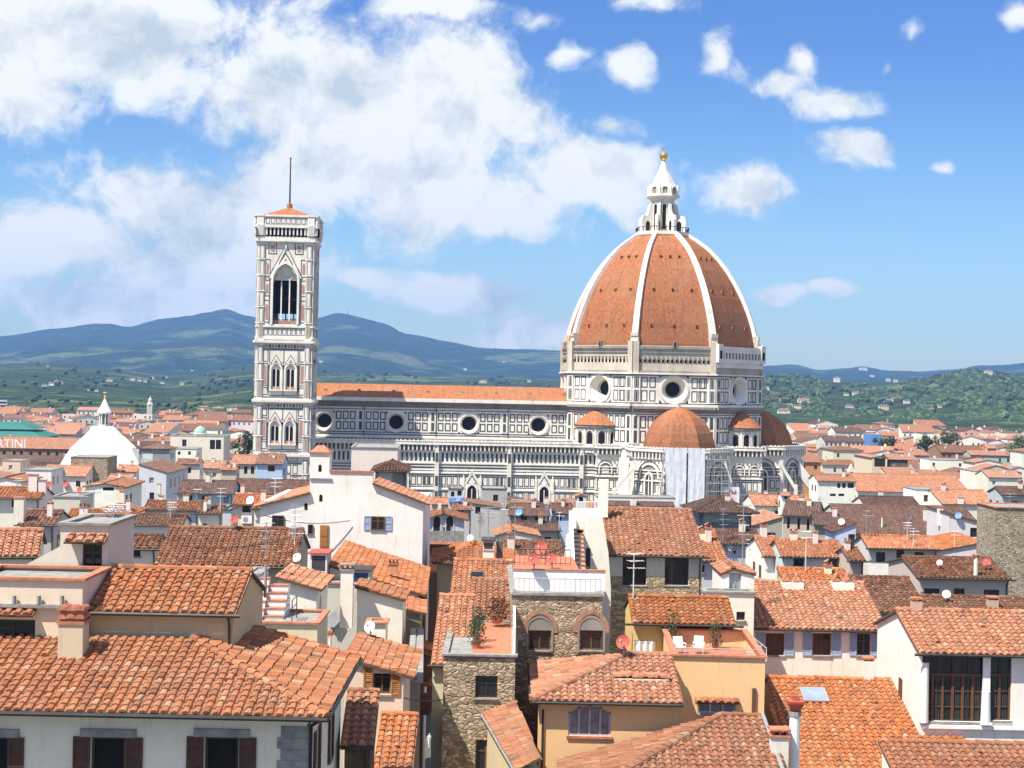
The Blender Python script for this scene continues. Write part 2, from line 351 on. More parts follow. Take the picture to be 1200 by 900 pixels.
# ------------------------------------------------------------------ helpers
def P(px, py, D):
    a, b = unroll(px, py)
    return Vector((a*D/F, D, HC+b*D/F))
class MB:
    """collects faces, builds ONE mesh object"""
    def __init__(s): s.v = []; s.f = []; s.m = []; s.uv = []
    def face(s, pts, m=0, uv=None):
        i = len(s.v); s.v.extend([tuple(p) for p in pts]); s.f.append(tuple(range(i, i+len(pts)))); s.m.append(m); s.uv.append(uv)
    def box(s, x0, x1, y0, y1, z0, z1, m=0, bottom=False):
        a = [(x0,y0,z0),(x1,y0,z0),(x1,y1,z0),(x0,y1,z0),(x0,y0,z1),(x1,y0,z1),(x1,y1,z1),(x0,y1,z1)]
        for q in ((0,1,5,4),(1,2,6,5),(2,3,7,6),(3,0,4,7),(4,5,6,7)) + (((3,2,1,0),) if bottom else ()):
            s.face([a[k] for k in q], m)
    def obox(s, O, ux, uy, uz, m=0):
        """box from corner O with edge vectors"""
        O, ux, uy, uz = map(Vector, (O, ux, uy, uz))
        a = [O, O+ux, O+ux+uy, O+uy]; a += [p+uz for p in a]
        for q in ((0,1,5,4),(1,2,6,5),(2,3,7,6),(3,0,4,7),(4,5,6,7),(3,2,1,0)): s.face([a[k] for k in q], m)
    def prism(s, poly, z0, z1, m=0, cap=True, mt=None):
        n = len(poly)
        for i in range(n):
            a, b = poly[i], poly[(i+1) % n]
            s.face([(a[0],a[1],z0),(b[0],b[1],z0),(b[0],b[1],z1),(a[0],a[1],z1)], m)
        if cap: s.face([(p[0],p[1],z1) for p in poly], m if mt is None else mt)
    def tube(s, a, b, r, n=6, m=0, r2=None, caps=True):
        a, b = Vector(a), Vector(b); d = (b-a)
        if d.length < 1e-6: return
        d.normalize(); x = d.orthogonal().normalized(); y = d.cross(x); r2 = r if r2 is None else r2
        A = [a+(x*math.cos(2*math.pi*k/n)+y*math.sin(2*math.pi*k/n))*r for k in range(n)]
        B = [b+(x*math.cos(2*math.pi*k/n)+y*math.sin(2*math.pi*k/n))*r2 for k in range(n)]
        for k in range(n): s.face([A[k], A[(k+1) % n], B[(k+1) % n], B[k]], m)
        if caps:
            s.face(A[::-1], m); s.face(B, m)
    def lathe(s, prof, n=16, c=(0,0), m=0, rot=0., uvs=False, arc=None):
        """prof: (radius, z) list"""
        rng = range(n) if arc is None else range(arc[0], arc[1])
        P_ = lambda r, z, k: (c[0]+r*math.cos(rot+2*math.pi*k/n), c[1]+r*math.sin(rot+2*math.pi*k/n), z)
        L = 0
        for (r0, z0), (r1, z1) in zip(prof[:-1], prof[1:]):
            dl = math.hypot(r1-r0, z1-z0)
            for k in rng:
                q = [P_(r0,z0,k), P_(r0,z0,k+1), P_(r1,z1,k+1), P_(r1,z1,k)]
                w0 = 2*r0*math.sin(math.pi/n); w1 = 2*r1*math.sin(math.pi/n)
                u = None
                if uvs: u = [(k*97-w0/2, L), (k*97+w0/2, L), (k*97+w1/2, L+dl), (k*97-w1/2, L+dl)]
                if r0 < 1e-5: q = q[1:]; u = u and u[1:]
                elif r1 < 1e-5: q = q[:3]; u = u and u[:3]
                s.face(q, m, u)
            L += dl
    def build(s, name, mats, parent=None, loc=(0,0,0), smooth=False, col=None):
        me = bpy.data.meshes.new(name)
        me.from_pydata(s.v, [], s.f)
        if not isinstance(mats, (list, tuple)): mats = [mats]
        for q in mats: me.materials.append(M[q] if isinstance(q, str) else q)
        if len(mats) > 1: me.polygons.foreach_set('material_index', s.m)
        if any(u is not None for u in s.uv):
            l = me.uv_layers.new(name='UVMap'); arr = []
            for f, u in zip(s.f, s.uv):
                if u is None: arr.extend([0.5, 0.5]*len(f))
                elif isinstance(u, tuple): arr.extend(list(u)*len(f))
                else:
                    for q in u: arr.extend(q)
            l.data.foreach_set('uv', arr)
        if smooth: me.polygons.foreach_set('use_smooth', [True]*len(s.f))
        me.update()
        o = bpy.data.objects.new(name, me); COL.objects.link(o)
        o.location = loc
        if parent is not None: o.parent = parent
        if col is not None: o.color = (col[0], col[1], col[2], 1)
        return o
def tag(o, label=None, cat=None, group=None, kind=None):
    if label: o['label'] = label
    if cat: o['category'] = cat
    if group: o['group'] = group
    if kind: o['kind'] = kind
    return o
def empty(name, loc, rz=0., label=None, cat=None, group=None):
    o = bpy.data.objects.new(name, None); COL.objects.link(o)
    o.location = loc; o.rotation_euler = (0, 0, rz); o.empty_display_size = .5
    return tag(o, label, cat, group)
def copy_tree(o, loc=None, rz=None, label=None, group=None, parent=None, scale=None):
    c = o.copy(); COL.objects.link(c)
    if parent is not None: c.parent = parent
    if loc is not None: c.location = loc
    if rz is not None: c.rotation_euler = (0, 0, rz)
    if scale is not None: c.scale = (scale,)*3
    if label: c['label'] = label
    if group: c['group'] = group
    for ch in list(o.children): copy_tree(ch, parent=c)
    return c
rng = random.Random(7)
def polyframe(poly):
    pts = [Vector(p) for p in poly]
    U = (pts[1]-pts[0]).normalized()
    N = Vector((0,0,0))
    for i in range(len(pts)):
        a, b = pts[i], pts[(i+1) % len(pts)]
        N += Vector(((a.y-b.y)*(a.z+b.z), (a.z-b.z)*(a.x+b.x), (a.x-b.x)*(a.y+b.y)))
    N.normalize()
    if N.z < 0: N = -N
    V = N.cross(U)
    return pts, U, V, N
def clipv(uv2, u):
    vs = []
    n = len(uv2)
    for i in range(n):
        (u0, v0), (u1, v1) = uv2[i], uv2[(i+1) % n]
        if (u0-u)*(u1-u) < 0: vs.append(v0+(v1-v0)*(u-u0)/(u1-u0))
    return (min(vs), max(vs)) if len(vs) >= 2 else None
def tiles(mb, poly, m=0, ms=1, pu=.37, pv=.42, lod=0, thick=.12):
    """covers one roof plane (first edge = eave) with barrel tiles on flat pans, over a thin slab"""
    pts, U, V, N = polyframe(poly)
    O = pts[0]
    uv2 = [((p-O).dot(U), (p-O).dot(V)) for p in pts]
    us = [q[0] for q in uv2]; u0, u1 = min(us), max(us)
    ncol = max(1, int(round((u1-u0)/pu))); pu = (u1-u0)/ncol
    if lod >= 2:
        mb.face([p for p in pts], m, [(q[0]/pu, q[1]/pv) for q in uv2])
    else:
        mb.face([p-N*.005 for p in pts], m, (9.5, 9.5))
    n = len(pts)
    low = [p-N*thick for p in pts]
    for i in range(n):
        j = (i+1) % n
        mb.face([pts[i], low[i], low[j], pts[j]], ms)
    mb.face(low[::-1], ms)
    if lod >= 2: return
    pt = lambda u, v, h: O+U*u+V*v+N*h
    r = rng
    for i in range(ncol):
        uc = u0+(i+.5)*pu
        cv = clipv(uv2, uc)
        if cv is None or cv[1]-cv[0] < .1: continue
        va, vb = cv
        if lod == 1:
            w = .36*pu; h = .30*pu
            A = [(-w, 0), (-w*.55, h*.85), (w*.55, h*.85), (w, 0)]
            nseg = max(1, int((vb-va)/2.2)); pj = r.uniform(-.02, .02)
            for sgm in range(nseg):
                v0 = va+(vb-va)*sgm/nseg; v1 = va+(vb-va)*(sgm+1)/nseg; nj = r.uniform(-.03, .03)
                for (x0, h0), (x1, h1) in zip(A[:-1], A[1:]):
                    mb.face([pt(uc+x0+pj, v0, h0), pt(uc+x1+pj, v0, h1), pt(uc+x1+nj, v1, h1), pt(uc+x0+nj, v1, h0)], m,
                            [(i+.5, v0/pv), (i+.5, v0/pv), (i+.5, v1/pv), (i+.5, v1/pv)])
                pj = nj
            mb.face([pt(uc+x, va, h) for x, h in A], m, (i+.5, va/pv))
            continue
        K = 4 if lod == 0 else 3
        r0 = int(math.floor(va/pv)); r1 = int(math.ceil(vb/pv))
        for k in range(r0, r1+1):
            v0 = k*pv+r.uniform(-.03, .03); v1 = v0+pv+.06
            if v0 < va-.12 or v0+pv*.35 > vb: continue
            v1 = min(v1, vb+.05)
            w0, w1 = .40*pu*r.uniform(.92, 1.08), .31*pu
            h0, h1 = .33*pu*r.uniform(.9, 1.12), .24*pu
            du0, du1 = r.uniform(-.022, .022), r.uniform(-.022, .022)
            b0 = .03+r.uniform(-.012, .018); b1 = r.uniform(-.008, .012)
            a0 = [pt(uc+du0-w0*math.cos(math.pi*q/K), v0, b0+h0*math.sin(math.pi*q/K)) for q in range(K+1)]
            a1 = [pt(uc+du1-w1*math.cos(math.pi*q/K), v1, b1+h1*math.sin(math.pi*q/K)) for q in range(K+1)]
            tid = (i+.5, k+.5)
            jx = r.random()
            if jx < .005: continue
            if jx < .03:
                sh = U*r.uniform(-.07, .07)-V*r.uniform(0, .12)+N*r.uniform(0, .03); a0 = [p_+sh for p_ in a0]; a1 = [p_+sh*.4 for p_ in a1]
            for q in range(K): mb.face([a0[q], a0[q+1], a1[q+1], a1[q]], m, tid)
            mb.face(a0, m, tid)
        if i < ncol-1:
            up = uc+pu*.5; cv = clipv(uv2, up)
            if cv is None: continue
            va, vb = cv; hw = pu*.34
            for k in range(int(math.floor(va/pv)), int(math.ceil(vb/pv))+1):
                v0 = k*pv+r.uniform(-.02, .02)
                if v0 < va-.08 or v0+pv*.3 > vb: continue
                v1 = min(v0+pv+.02, vb)
                b0 = .028+r.uniform(-.006, .012)
                tid = (i+500.5, k+.5)
                mb.face([pt(up-hw, v0, b0), pt(up+hw, v0, b0), pt(up+hw, v1, .008), pt(up-hw, v1, .008)], m, tid)
                mb.face([pt(up-hw, v0, 0), pt(up+hw, v0, 0), pt(up+hw, v0, b0), pt(up-hw, v0, b0)], m, tid)
def ridge(mb, a, b, m=0, r_=.15, lod=0, step=.45):
    a, b = Vector(a), Vector(b); d = b-a; L = d.length
    if L < .05: return
    d.normalize(); side = d.cross(Vector((0,0,1))).normalized(); up = side.cross(d).normalized()
    n = max(1, int(L/step)) if lod < 1 else 1
    K = 5 if lod < 1 else 3
    for k in range(n):
        p0 = a+d*(L*k/n); p1 = a+d*(min(L, L*(k+1)/n+.05))
        j = rng.uniform(-.015, .015) if lod < 1 else 0
        ra, rb = (r_*1.1, r_*.92)
        A = [p0+side*(-ra*math.cos(math.pi*q/K))+up*(ra*math.sin(math.pi*q/K)+.02+j) for q in range(K+1)]
        B = [p1+side*(-rb*math.cos(math.pi*q/K))+up*(rb*math.sin(math.pi*q/K)+j) for q in range(K+1)]
        tid = (k+77.5, 33.5) if lod < 1 else None
        for q in range(K): mb.face([A[q], A[q+1], B[q+1], B[q]], m, tid or [(77.5, 0), (77.5, 0), (77.5, L/.4), (77.5, L/.4)])
        mb.face(A, m, tid or (77.5, .5)); mb.face(B[::-1], m, tid or (77.5, .5))
class Fr:
    """a facade frame: O + ux*x + Z*z + n*d"""
    def __init__(s, O, ux, n=None):
        s.O = Vector(O); s.u = Vector(ux).normalized(); s.n = Vector(n).normalized() if n is not None else s.u.cross(Vector((0,0,1)))
    def p(s, x, z, d=0): return s.O+s.u*x+Vector((0,0,z))+s.n*d
    def rect(s, mb, x0, x1, z0, z1, d=0, m=0): mb.face([s.p(x0,z0,d), s.p(x1,z0,d), s.p(x1,z1,d), s.p(x0,z1,d)], m)
    def box(s, mb, x0, x1, z0, z1, d0, d1, m=0):
        a = [s.p(x0,z0,d1), s.p(x1,z0,d1), s.p(x1,z1,d1), s.p(x0,z1,d1)]; b = [s.p(x0,z0,d0), s.p(x1,z0,d0), s.p(x1,z1,d0), s.p(x0,z1,d0)]
        mb.face(a, m)
        for i in range(4):
            j = (i+1) % 4; mb.face([b[i], b[j], a[j], a[i]], m)
    def ring(s, mb, x0, x1, z0, z1, t, d=.05, m=1):
        s.rect(mb, x0, x1, z0, z0+t, d, m); s.rect(mb, x0, x1, z1-t, z1, d, m)
        s.rect(mb, x0, x0+t, z0+t, z1-t, d, m); s.rect(mb, x1-t, x1, z0+t, z1-t, d, m)
    def archpts(s, xc, w, z0, zs, pointed=0., n=8):
        """outline of an opening: width w, sill z0, spring zs; pointed 0 = round"""
        r = w/2; o = [(xc-r, z0), (xc+r, z0)]
        if pointed <= 0: o += [(xc+r*math.cos(math.pi*k/n), zs+r*math.sin(math.pi*k/n)) for k in range(n+1)]
        else:
            Rr = r*(1+pointed); c = Rr-r; th = math.acos(c/Rr)
            o += [(xc-c+Rr*math.cos(th*k/(n//2)), zs+Rr*math.sin(th*k/(n//2))) for k in range(n//2+1)]
            o += [(xc+c-Rr*math.cos(th*k/(n//2)), zs+Rr*math.sin(th*k/(n//2))) for k in range(n//2-1, -1, -1)]
        return o
    def arch(s, mb, xc, w, z0, zs, d=.05, m=0, pointed=0., n=8): mb.face([s.p(x, z, d) for x, z in s.archpts(xc, w, z0, zs, pointed, n)], m)
    def archring(s, mb, xc, w, z0, zs, t, d0, d1, m=0, pointed=0., n=8, sill=False):
        a = s.archpts(xc, w, z0, zs, pointed, n); b = s.archpts(xc, w+2*t, z0, zs, pointed, n)
        k0 = 1 if not sill else 0
        for i in range(1, len(a)):
            j = (i+1) % len(a)
            if j == 1: continue
            mb.face([s.p(*a[i], d1), s.p(*a[j], d1), s.p(*b[j], d1), s.p(*b[i], d1)], m)
            mb.face([s.p(*a[i], d0), s.p(*a[j], d0), s.p(*a[j], d1), s.p(*a[i], d1)], m)
            mb.face([s.p(*b[i], d1), s.p(*b[j], d1), s.p(*b[j], d0), s.p(*b[i], d0)], m)
    def disc(s, mb, xc, zc, r, d, m=0, n=20): mb.face([s.p(xc+r*math.cos(2*math.pi*k/n), zc+r*math.sin(2*math.pi*k/n), d) for k in range(n)], m)
    def cone(s, mb, xc, zc, r0, d0, r1, d1, m=0, n=20):
        q = lambda r, d, k: s.p(xc+r*math.cos(2*math.pi*k/n), zc+r*math.sin(2*math.pi*k/n), d)
        for k in range(n): mb.face([q(r0,d0,k), q(r0,d0,k+1), q(r1,d1,k+1), q(r1,d1,k)], m)
def wallgrid(mb, fr, x0, x1, z0, z1, holes, m=0, reveal=.22, mr=None):
    """a wall with rectangular openings and their reveals"""
    mr = m if mr is None else mr
    xs = sorted({x0, x1, *[min(max(h[k], x0), x1) for h in holes for k in (0, 1)]}); zs = sorted({z0, z1, *[min(max(h[k], z0), z1) for h in holes for k in (2, 3)]})
    for a, b in zip(xs[:-1], xs[1:]):
        for c, d in zip(zs[:-1], zs[1:]):
            xm, zm = (a+b)/2, (c+d)/2
            if any(h[0] < xm < h[1] and h[2] < zm < h[3] for h in holes): continue
            fr.rect(mb, a, b, c, d, 0, m)
    for h in holes:
        a, b, c, d = h[:4]; r = -reveal
        mb.face([fr.p(a,c,0), fr.p(a,d,0), fr.p(a,d,r), fr.p(a,c,r)], mr); mb.face([fr.p(b,d,0), fr.p(b,c,0), fr.p(b,c,r), fr.p(b,d,r)], mr)
        mb.face([fr.p(a,d,0), fr.p(b,d,0), fr.p(b,d,r), fr.p(a,d,r)], mr); mb.face([fr.p(b,c,0), fr.p(a,c,0), fr.p(a,c,r), fr.p(b,c,r)], mr)
def window(fr, a, b, c, d, kind, parent, name='window', reveal=.22, near=True):
    """a window set in the opening a..b, c..d of a facade frame"""
    w, h = b-a, d-c
    t = min(.09, w*.12)
    fm = {'w': 'wood', 'shb': 'wood', 'sbl': 'wood', 'white': 'frame_white', 'dark': 'darkmetal', 'open': 'wood', 'sbr': 'wood', 'sbo': 'bluemetal' if False else 'darkmetal', 'big': 'darkmetal', 'blue': 'frame_white', 'cur': 'wood', 'door': 'wood_or', 'grey': 'greymetal'}.get(kind, 'wood')
    mb = MB(); r = -reveal+.02
    if kind == 'door':
        fr.box(mb, a, b, c, d, -reveal-.02, -reveal+.06)
        for zz in (.08, .52): fr.box(mb, a+w*.15, b-w*.15, c+h*zz, c+h*(zz+.38), -reveal+.06, -reveal+.09)
        return mb.build('door', fm, parent)
    fr.box(mb, a, b, c, c+t, r, r+.07); fr.box(mb, a, b, d-t, d, r, r+.07)
    fr.box(mb, a, a+t, c+t, d-t, r, r+.07); fr.box(mb, b-t, b, c+t, d-t, r, r+.07)
    if kind == 'sbo': nm = 1
    else: nm = max(1, int(round(w/.75))) if kind in ('big', 'blue', 'cur') else (1 if w < .5 else 2)
    for k in range(1, nm): fr.box(mb, a+w*k/nm-t*.5, a+w*k/nm+t*.5, c+t, d-t, r, r+.06)
    if near and kind not in ('big', 'open', 'sbo') and h > .9: fr.box(mb, a+t, b-t, c+h*.62, c+h*.62+t*.6, r+.002, r+.055)
    wo = mb.build(name, fm, parent)
    pb = MB(); fr.rect(pb, a+t*.5, b-t*.5, c+t*.5, d-t*.5, r+.01)
    pb.build('pane', {'cur': 'curtain', 'blue': 'bluepane', 'open': 'dark', 'sbo': 'dark', 'grey': 'greymetal'}.get(kind, 'glass'), wo)
    if kind in ('shb', 'sbl', 'sbr', 'sbo'):
        sm = {'shb': 'shutter_brown', 'sbo': 'shutter_brown', 'sbl': 'shutter_blue', 'sbr': 'wood_or'}[kind]
        for sx in (0, 1):
            sb = MB()
            x0 = a-w*.52 if sx == 0 else b+.02; x1 = a-.02 if sx == 0 else b+w*.52
            fr.box(sb, x0, x1, c-.02, c+.07, .02, .07); fr.box(sb, x0, x1, d-.07, d+.02, .02, .07)
            fr.box(sb, x0, x0+.07, c+.07, d-.07, .02, .07); fr.box(sb, x1-.07, x1, c+.07, d-.07, .02, .07)
            fr.box(sb, x0+.07, x1-.07, c+h*.5-.04, c+h*.5+.04, .02, .07)
            ns = max(4, int(h/.11)) if near else 3
            for k in range(ns):
                z = c+.07+(h-.14)*(k+.5)/ns; q = (h-.14)/ns*.62
                sb.face([fr.p(x0+.07, z-q, .055), fr.p(x1-.07, z-q, .055), fr.p(x1-.07, z+q*.6, .022), fr.p(x0+.07, z+q*.6, .022)])
            sb.build('shutter', sm, wo)
    if near:
        s_ = MB(); fr.box(s_, a-.08, b+.08, c-.09, c, 0.001, .10); s_.build('sill', 'ashlar', wo)
    return wo
WALLS = {'white': (.81,.765,.675), 'cream': (.68,.58,.42), 'yellow': (.66,.42,.17), 'ochre': (.60,.47,.27), 'grey': (.43,.41,.37), 'bluegrey': (.50,.53,.55), 'beige': (.50,.43,.33), 'pink': (.58,.40,.30), 'offwhite': (.72,.665,.57), 'dark': (.27,.25,.22), 'greycream': (.55,.52,.45), 'orange': (.55,.27,.12), 'stone': (.3,.25,.18), 'skyblue': (.45,.56,.72)}
def jit(c, k=.05): return tuple(min(.9, max(.02, x*(1+rng.uniform(-k, k)))) for x in c)
PLAN = []     # footprints already taken: x0, x1, y0, y1
def house(label, px, ye, D, yr=None, L=None, roof='gable', pitch=.3, yaw=3., wall='white', rm='tile', lod=1, ov=.45, z0=0., wins=(), swins=(),
          group=None, cat='house', name='house', wm='plaster', gutter=True, frac=.5, backL=None, chim=(), nwin=False, noroof=False, par=.0, cap='terracotta', ovs=None, bandz=None):
    x0, x1 = px
    xm = (x0+x1)/2
    c = P(xm, ye, D)
    a0, _ = unroll(x0, ye); a1, _ = unroll(x1, ye)
    ya = R(yaw); Wd = (a1-a0)*D/F
    H = c.z-z0
    if yr is not None:
        be = unroll(xm, ye)[1]; br = unroll(xm, yr)[1]
        s = (br-be)*D/F/(pitch-br/F)
        L = 2*s if roof in ('gable', 'hip') else s
    if L is None: L = 9.
    root = empty(name, (c.x, D, z0), ya, label, cat, group)
    PLAN.append((c.x-Wd/2-.3, c.x+Wd/2+.3, D-.3, D+L+.3))
    h2 = Wd/2
    mats = [wm, 'ashlar']
    front = Fr((-h2, 0, 0), (1, 0, 0)); holes = []
    for w in wins:
        a, b = unroll(w[0], w[1])
        xl = (a*D/F-c.x)/(math.cos(ya)-a*math.sin(ya)/F); dep = D+xl*math.sin(ya)
        zc = HC+b*dep/F-z0; ww = w[2]*dep/F; hh = w[3]*dep/F
        holes.append((xl-ww/2+h2, xl+ww/2+h2, zc-hh/2, zc+hh/2, w[4]))
    mb = MB()
    top = H+(par if roof == 'flat' else 0)
    if roof in ('shed_r', 'shed_l', 'gabley'): top = H
    wallgrid(mb, front, 0, Wd, 0, top, holes)
    rise = L*pitch if roof in ('shed', 'shedb') else (L/2*pitch)
    if roof == 'gable':
        for sx in (-1, 1):
            mb.face([(sx*h2,0,0),(sx*h2,0,H),(sx*h2,L/2,H+rise-.03),(sx*h2,L,H),(sx*h2,L,0)])
        mb.face([(-h2,L,0),(h2,L,0),(h2,L,H),(-h2,L,H)])
    elif roof == 'shed':
        for sx in (-1, 1): mb.face([(sx*h2,0,0),(sx*h2,0,H),(sx*h2,L,H+rise-.03),(sx*h2,L,0)])
        mb.face([(-h2,L,0),(h2,L,0),(h2,L,H+rise-.03),(-h2,L,H+rise-.03)])
    elif roof == 'hip':
        mb.prism([(-h2,0),(h2,0),(h2,L),(-h2,L)], 0, H-.02, 0, False)
        for q in range(4): pass
        mb.f = mb.f; 
    elif roof in ('gabley', 'shed_r', 'shed_l'):
        fx = {'gabley': frac, 'shed_r': 0., 'shed_l': 1.}[roof]
        xr = -h2+Wd*fx; zr = H+max(fx, 1-fx)*Wd*pitch
        zl = zr-fx*Wd*pitch; zrr = zr-(1-fx)*Wd*pitch
        if roof == 'gabley': zl = zrr = H; zr = H+min(fx, 1-fx)*Wd*pitch if frac == .5 else H+Wd*.5*pitch
        top_ = [(h2, zrr), (xr, zr), (-h2, zl)]
        if roof == 'shed_r': top_ = [(h2, H), (-h2, zr)]; zl = zr
        if roof == 'shed_l': top_ = [(h2, zr), (-h2, H)]; zrr = zr
        mb.face([(-h2,0,H),(h2,0,H)]+[(x,0,z-.03) for x, z in top_])
        mb.face([(h2,L,0),(-h2,L,0)]+[(x,L,z-.03) for x, z in top_[::-1]])
        mb.face([(-h2,0,0),(-h2,0,zl-.03),(-h2,L,zl-.03),(-h2,L,0)]); mb.face([(h2,0,0),(h2,L,0),(h2,L,zrr-.03),(h2,0,zrr-.03)])
    else:
        for sx in (-1, 1): mb.face([(sx*h2,0,0),(sx*h2,0,top),(sx*h2,L,top),(sx*h2,L,0)])
        mb.face([(-h2,L,0),(h2,L,0),(h2,L,top),(-h2,L,top)])
        mb.face([(-h2,0,H),(h2,0,H),(h2,L,H),(-h2,L,H)], 1)
    wo = mb.build('wall', mats, root, col=jit(WALLS[wall] if isinstance(wall, str) else wall, .04))
    near = D < 150
    for h in holes:
        window(front, *h[:4], h[4], root, near=near)
    # side windows: (side, y, z below eave, w, h, kind)
    for (sd_, y, dz, w_, h_, kd) in swins:
        fr = Fr((h2+.0, 0, 0), (0, 1, 0)) if sd_ > 0 else Fr((-h2, L, 0), (0, -1, 0))
        yy_ = y if sd_ > 0 else L-y
        q = MB(); fr.box(q, yy_-w_/2, yy_+w_/2, H-dz-h_/2, H-dz+h_/2, .0, .05)
        wob = q.build('window', 'wood' if kd != 'sbl' else 'shutter_blue', root)
        q = MB(); fr.rect(q, yy_-w_/2+.07, yy_+w_/2-.07, H-dz-h_/2+.07, H-dz+h_/2-.07, .055); q.build('pane', 'glass', wob)
    ro = None
    if roof != 'flat' and not noroof:
        rb = MB(); o = ov; os_ = .18 if ovs is None else ovs; p = pitch
        if roof == 'gable':
            zr = H+rise
            tiles(rb, [(-h2-os_,-o,H-o*p),(h2+os_,-o,H-o*p),(h2+os_,L/2,zr),(-h2-os_,L/2,zr)], lod=lod)
            tiles(rb, [(h2+os_,L+o,H-o*p),(-h2-os_,L+o,H-o*p),(-h2-os_,L/2,zr),(h2+os_,L/2,zr)], lod=2 if lod < 2 else lod)
            ridge(rb, (-h2-os_,L/2,zr+.02), (h2+os_,L/2,zr+.02), lod=lod)
        elif roof == 'shed':
            tiles(rb, [(-h2-os_,-o,H-o*p),(h2+os_,-o,H-o*p),(h2+os_,L+.1,H+rise+.1*p),(-h2-os_,L+.1,H+rise+.1*p)], lod=lod)
            ridge(rb, (-h2-os_,L+.05,H+rise+.02), (h2+os_,L+.05,H+rise+.02), lod=lod)
        elif roof == 'hip':
            e = H-o*p; X = h2+o; Y0 = -o; Y1 = L+o; half = min(X, (Y1-Y0)/2); zr = e+half*p
            if X >= (Y1-Y0)/2:
                A, B = Vector((-X+half, (Y0+Y1)/2, zr)), Vector((X-half, (Y0+Y1)/2, zr))
                pl = [[(-X,Y0,e),(X,Y0,e),B,A],[(X,Y1,e),(-X,Y1,e),A,B],[(X,Y0,e),(X,Y1,e),B],[(-X,Y1,e),(-X,Y0,e),A]]
            else:
                A, B = Vector((0, Y0+half, zr)), Vector((0, Y1-half, zr))
                pl = [[(-X,Y0,e),(X,Y0,e),A],[(X,Y1,e),(-X,Y1,e),B],[(X,Y0,e),(X,Y1,e),B,A],[(-X,Y1,e),(-X,Y0,e),A,B]]
            for q, po in enumerate(pl): tiles(rb, po, lod=lod if q != 1 else 2)
            ridge(rb, A, B, lod=lod); ridge(rb, (-X,Y0,e), A, lod=lod); ridge(rb, (X,Y0,e), A if X < (Y1-Y0)/2 else B, lod=lod)
        elif roof in ('gabley', 'shed_r', 'shed_l'):
            Xl, Xr = -h2-o, h2+o
            if roof == 'gabley':
                pr = (zr-H)/max(.01, h2-xr) ; pL = (zr-H)/max(.01, xr+h2)
                tiles(rb, [(Xl,L+.2,H-o*pL),(Xl,-os_,H-o*pL),(xr,-os_,zr),(xr,L+.2,zr)], lod=lod)
                tiles(rb, [(Xr,-os_,H-o*pr),(Xr,L+.2,H-o*pr),(xr,L+.2,zr),(xr,-os_,zr)], lod=lod)
                ridge(rb, (xr,-os_,zr+.02), (xr,L+.2,zr+.02), lod=lod)
            elif roof == 'shed_r':
                tiles(rb, [(Xr,-os_,H-o*p),(Xr,L+.2,H-o*p),(-h2-.1,L+.2,zr+.1*p),(-h2-.1,-os_,zr+.1*p)], lod=lod)
            else:
                tiles(rb, [(Xl,L+.2,H-o*p),(Xl,-os_,H-o*p),(h2+.1,-os_,zr+.1*p),(h2+.1,L+.2,zr+.1*p)], lod=lod)
        key = rm if lod < 2 else 'f'+rm
        ro = rb.build('roof', [key, 'eave'], root)
        if gutter and roof in ('gable', 'shed', 'hip') and D < 260:
            g = MB(); zg = H-o*p-.06
            g.tube((-h2-o, -o-.06, zg), (h2+o, -o-.06, zg), .075, 6); g.tube((h2-.15, -o-.05, zg), (h2-.15, -.06, zg-.5), .05, 5); g.tube((h2-.15, -.06, zg-.5), (h2-.15, -.06, 0), .05, 5)
            g.build('gutter', 'darkmetal', root)
    elif roof == 'flat' and cap:
        cb = MB(); q = .12; z = top
        cb.box(-h2-q, h2+q, -q, .22, z, z+.1, 0, True); cb.box(-h2-q, h2+q, L-.22, L+q, z, z+.1, 0, True); cb.box(-h2-q, -h2+.22, .22, L-.22, z, z+.1, 0, True); cb.box(h2-.22, h2+q, .22, L-.22, z, z+.1, 0, True)
        cb.build('coping', cap, root)
    # chimneys: (x frac, y frac of depth, width, height, kind)
    for (fx, fy, w_, h_, kd) in chim:
        x = -h2+Wd*fx; y = L*fy
        zb = H+(rise*(1-abs(2*fy-1)) if roof in ('gable', 'hip') else (rise*fy if roof == 'shed' else 0))-.4
        chimney(ro or wo, (x, y, zb), w_, h_, kd)
    root['_H'] = H; root['_L'] = L; root['_W'] = Wd
    return root
def chimney(parent, at, w, h, kind='white'):
    x, y, z = at
    q = MB(); q.box(x-w/2, x+w/2, y-w*.4, y+w*.4, z, z+h, 0)
    q.box(x-w/2-.07, x+w/2+.07, y-w*.4-.07, y+w*.4+.07, z+h, z+h+.08, 1, True)
    if kind != 'plain':
        for sx in (-1, 1): q.box(x+sx*w*.4-.06, x+sx*w*.4+.06, y-w*.35, y+w*.35, z+h+.08, z+h+.32, 1)
        q.face([(x-w*.62,y-w*.45,z+h+.32),(x,y-w*.45,z+h+.52),(x,y+w*.45,z+h+.52),(x-w*.62,y+w*.45,z+h+.32)], 1)
        q.face([(x+w*.62,y+w*.45,z+h+.32),(x,y+w*.45,z+h+.52),(x,y-w*.45,z+h+.52),(x+w*.62,y-w*.45,z+h+.32)], 1)
    o = q.build('chimney', ['plaster', 'terracotta'], parent, col=jit(WALLS['offwhite'], .1))
    return o
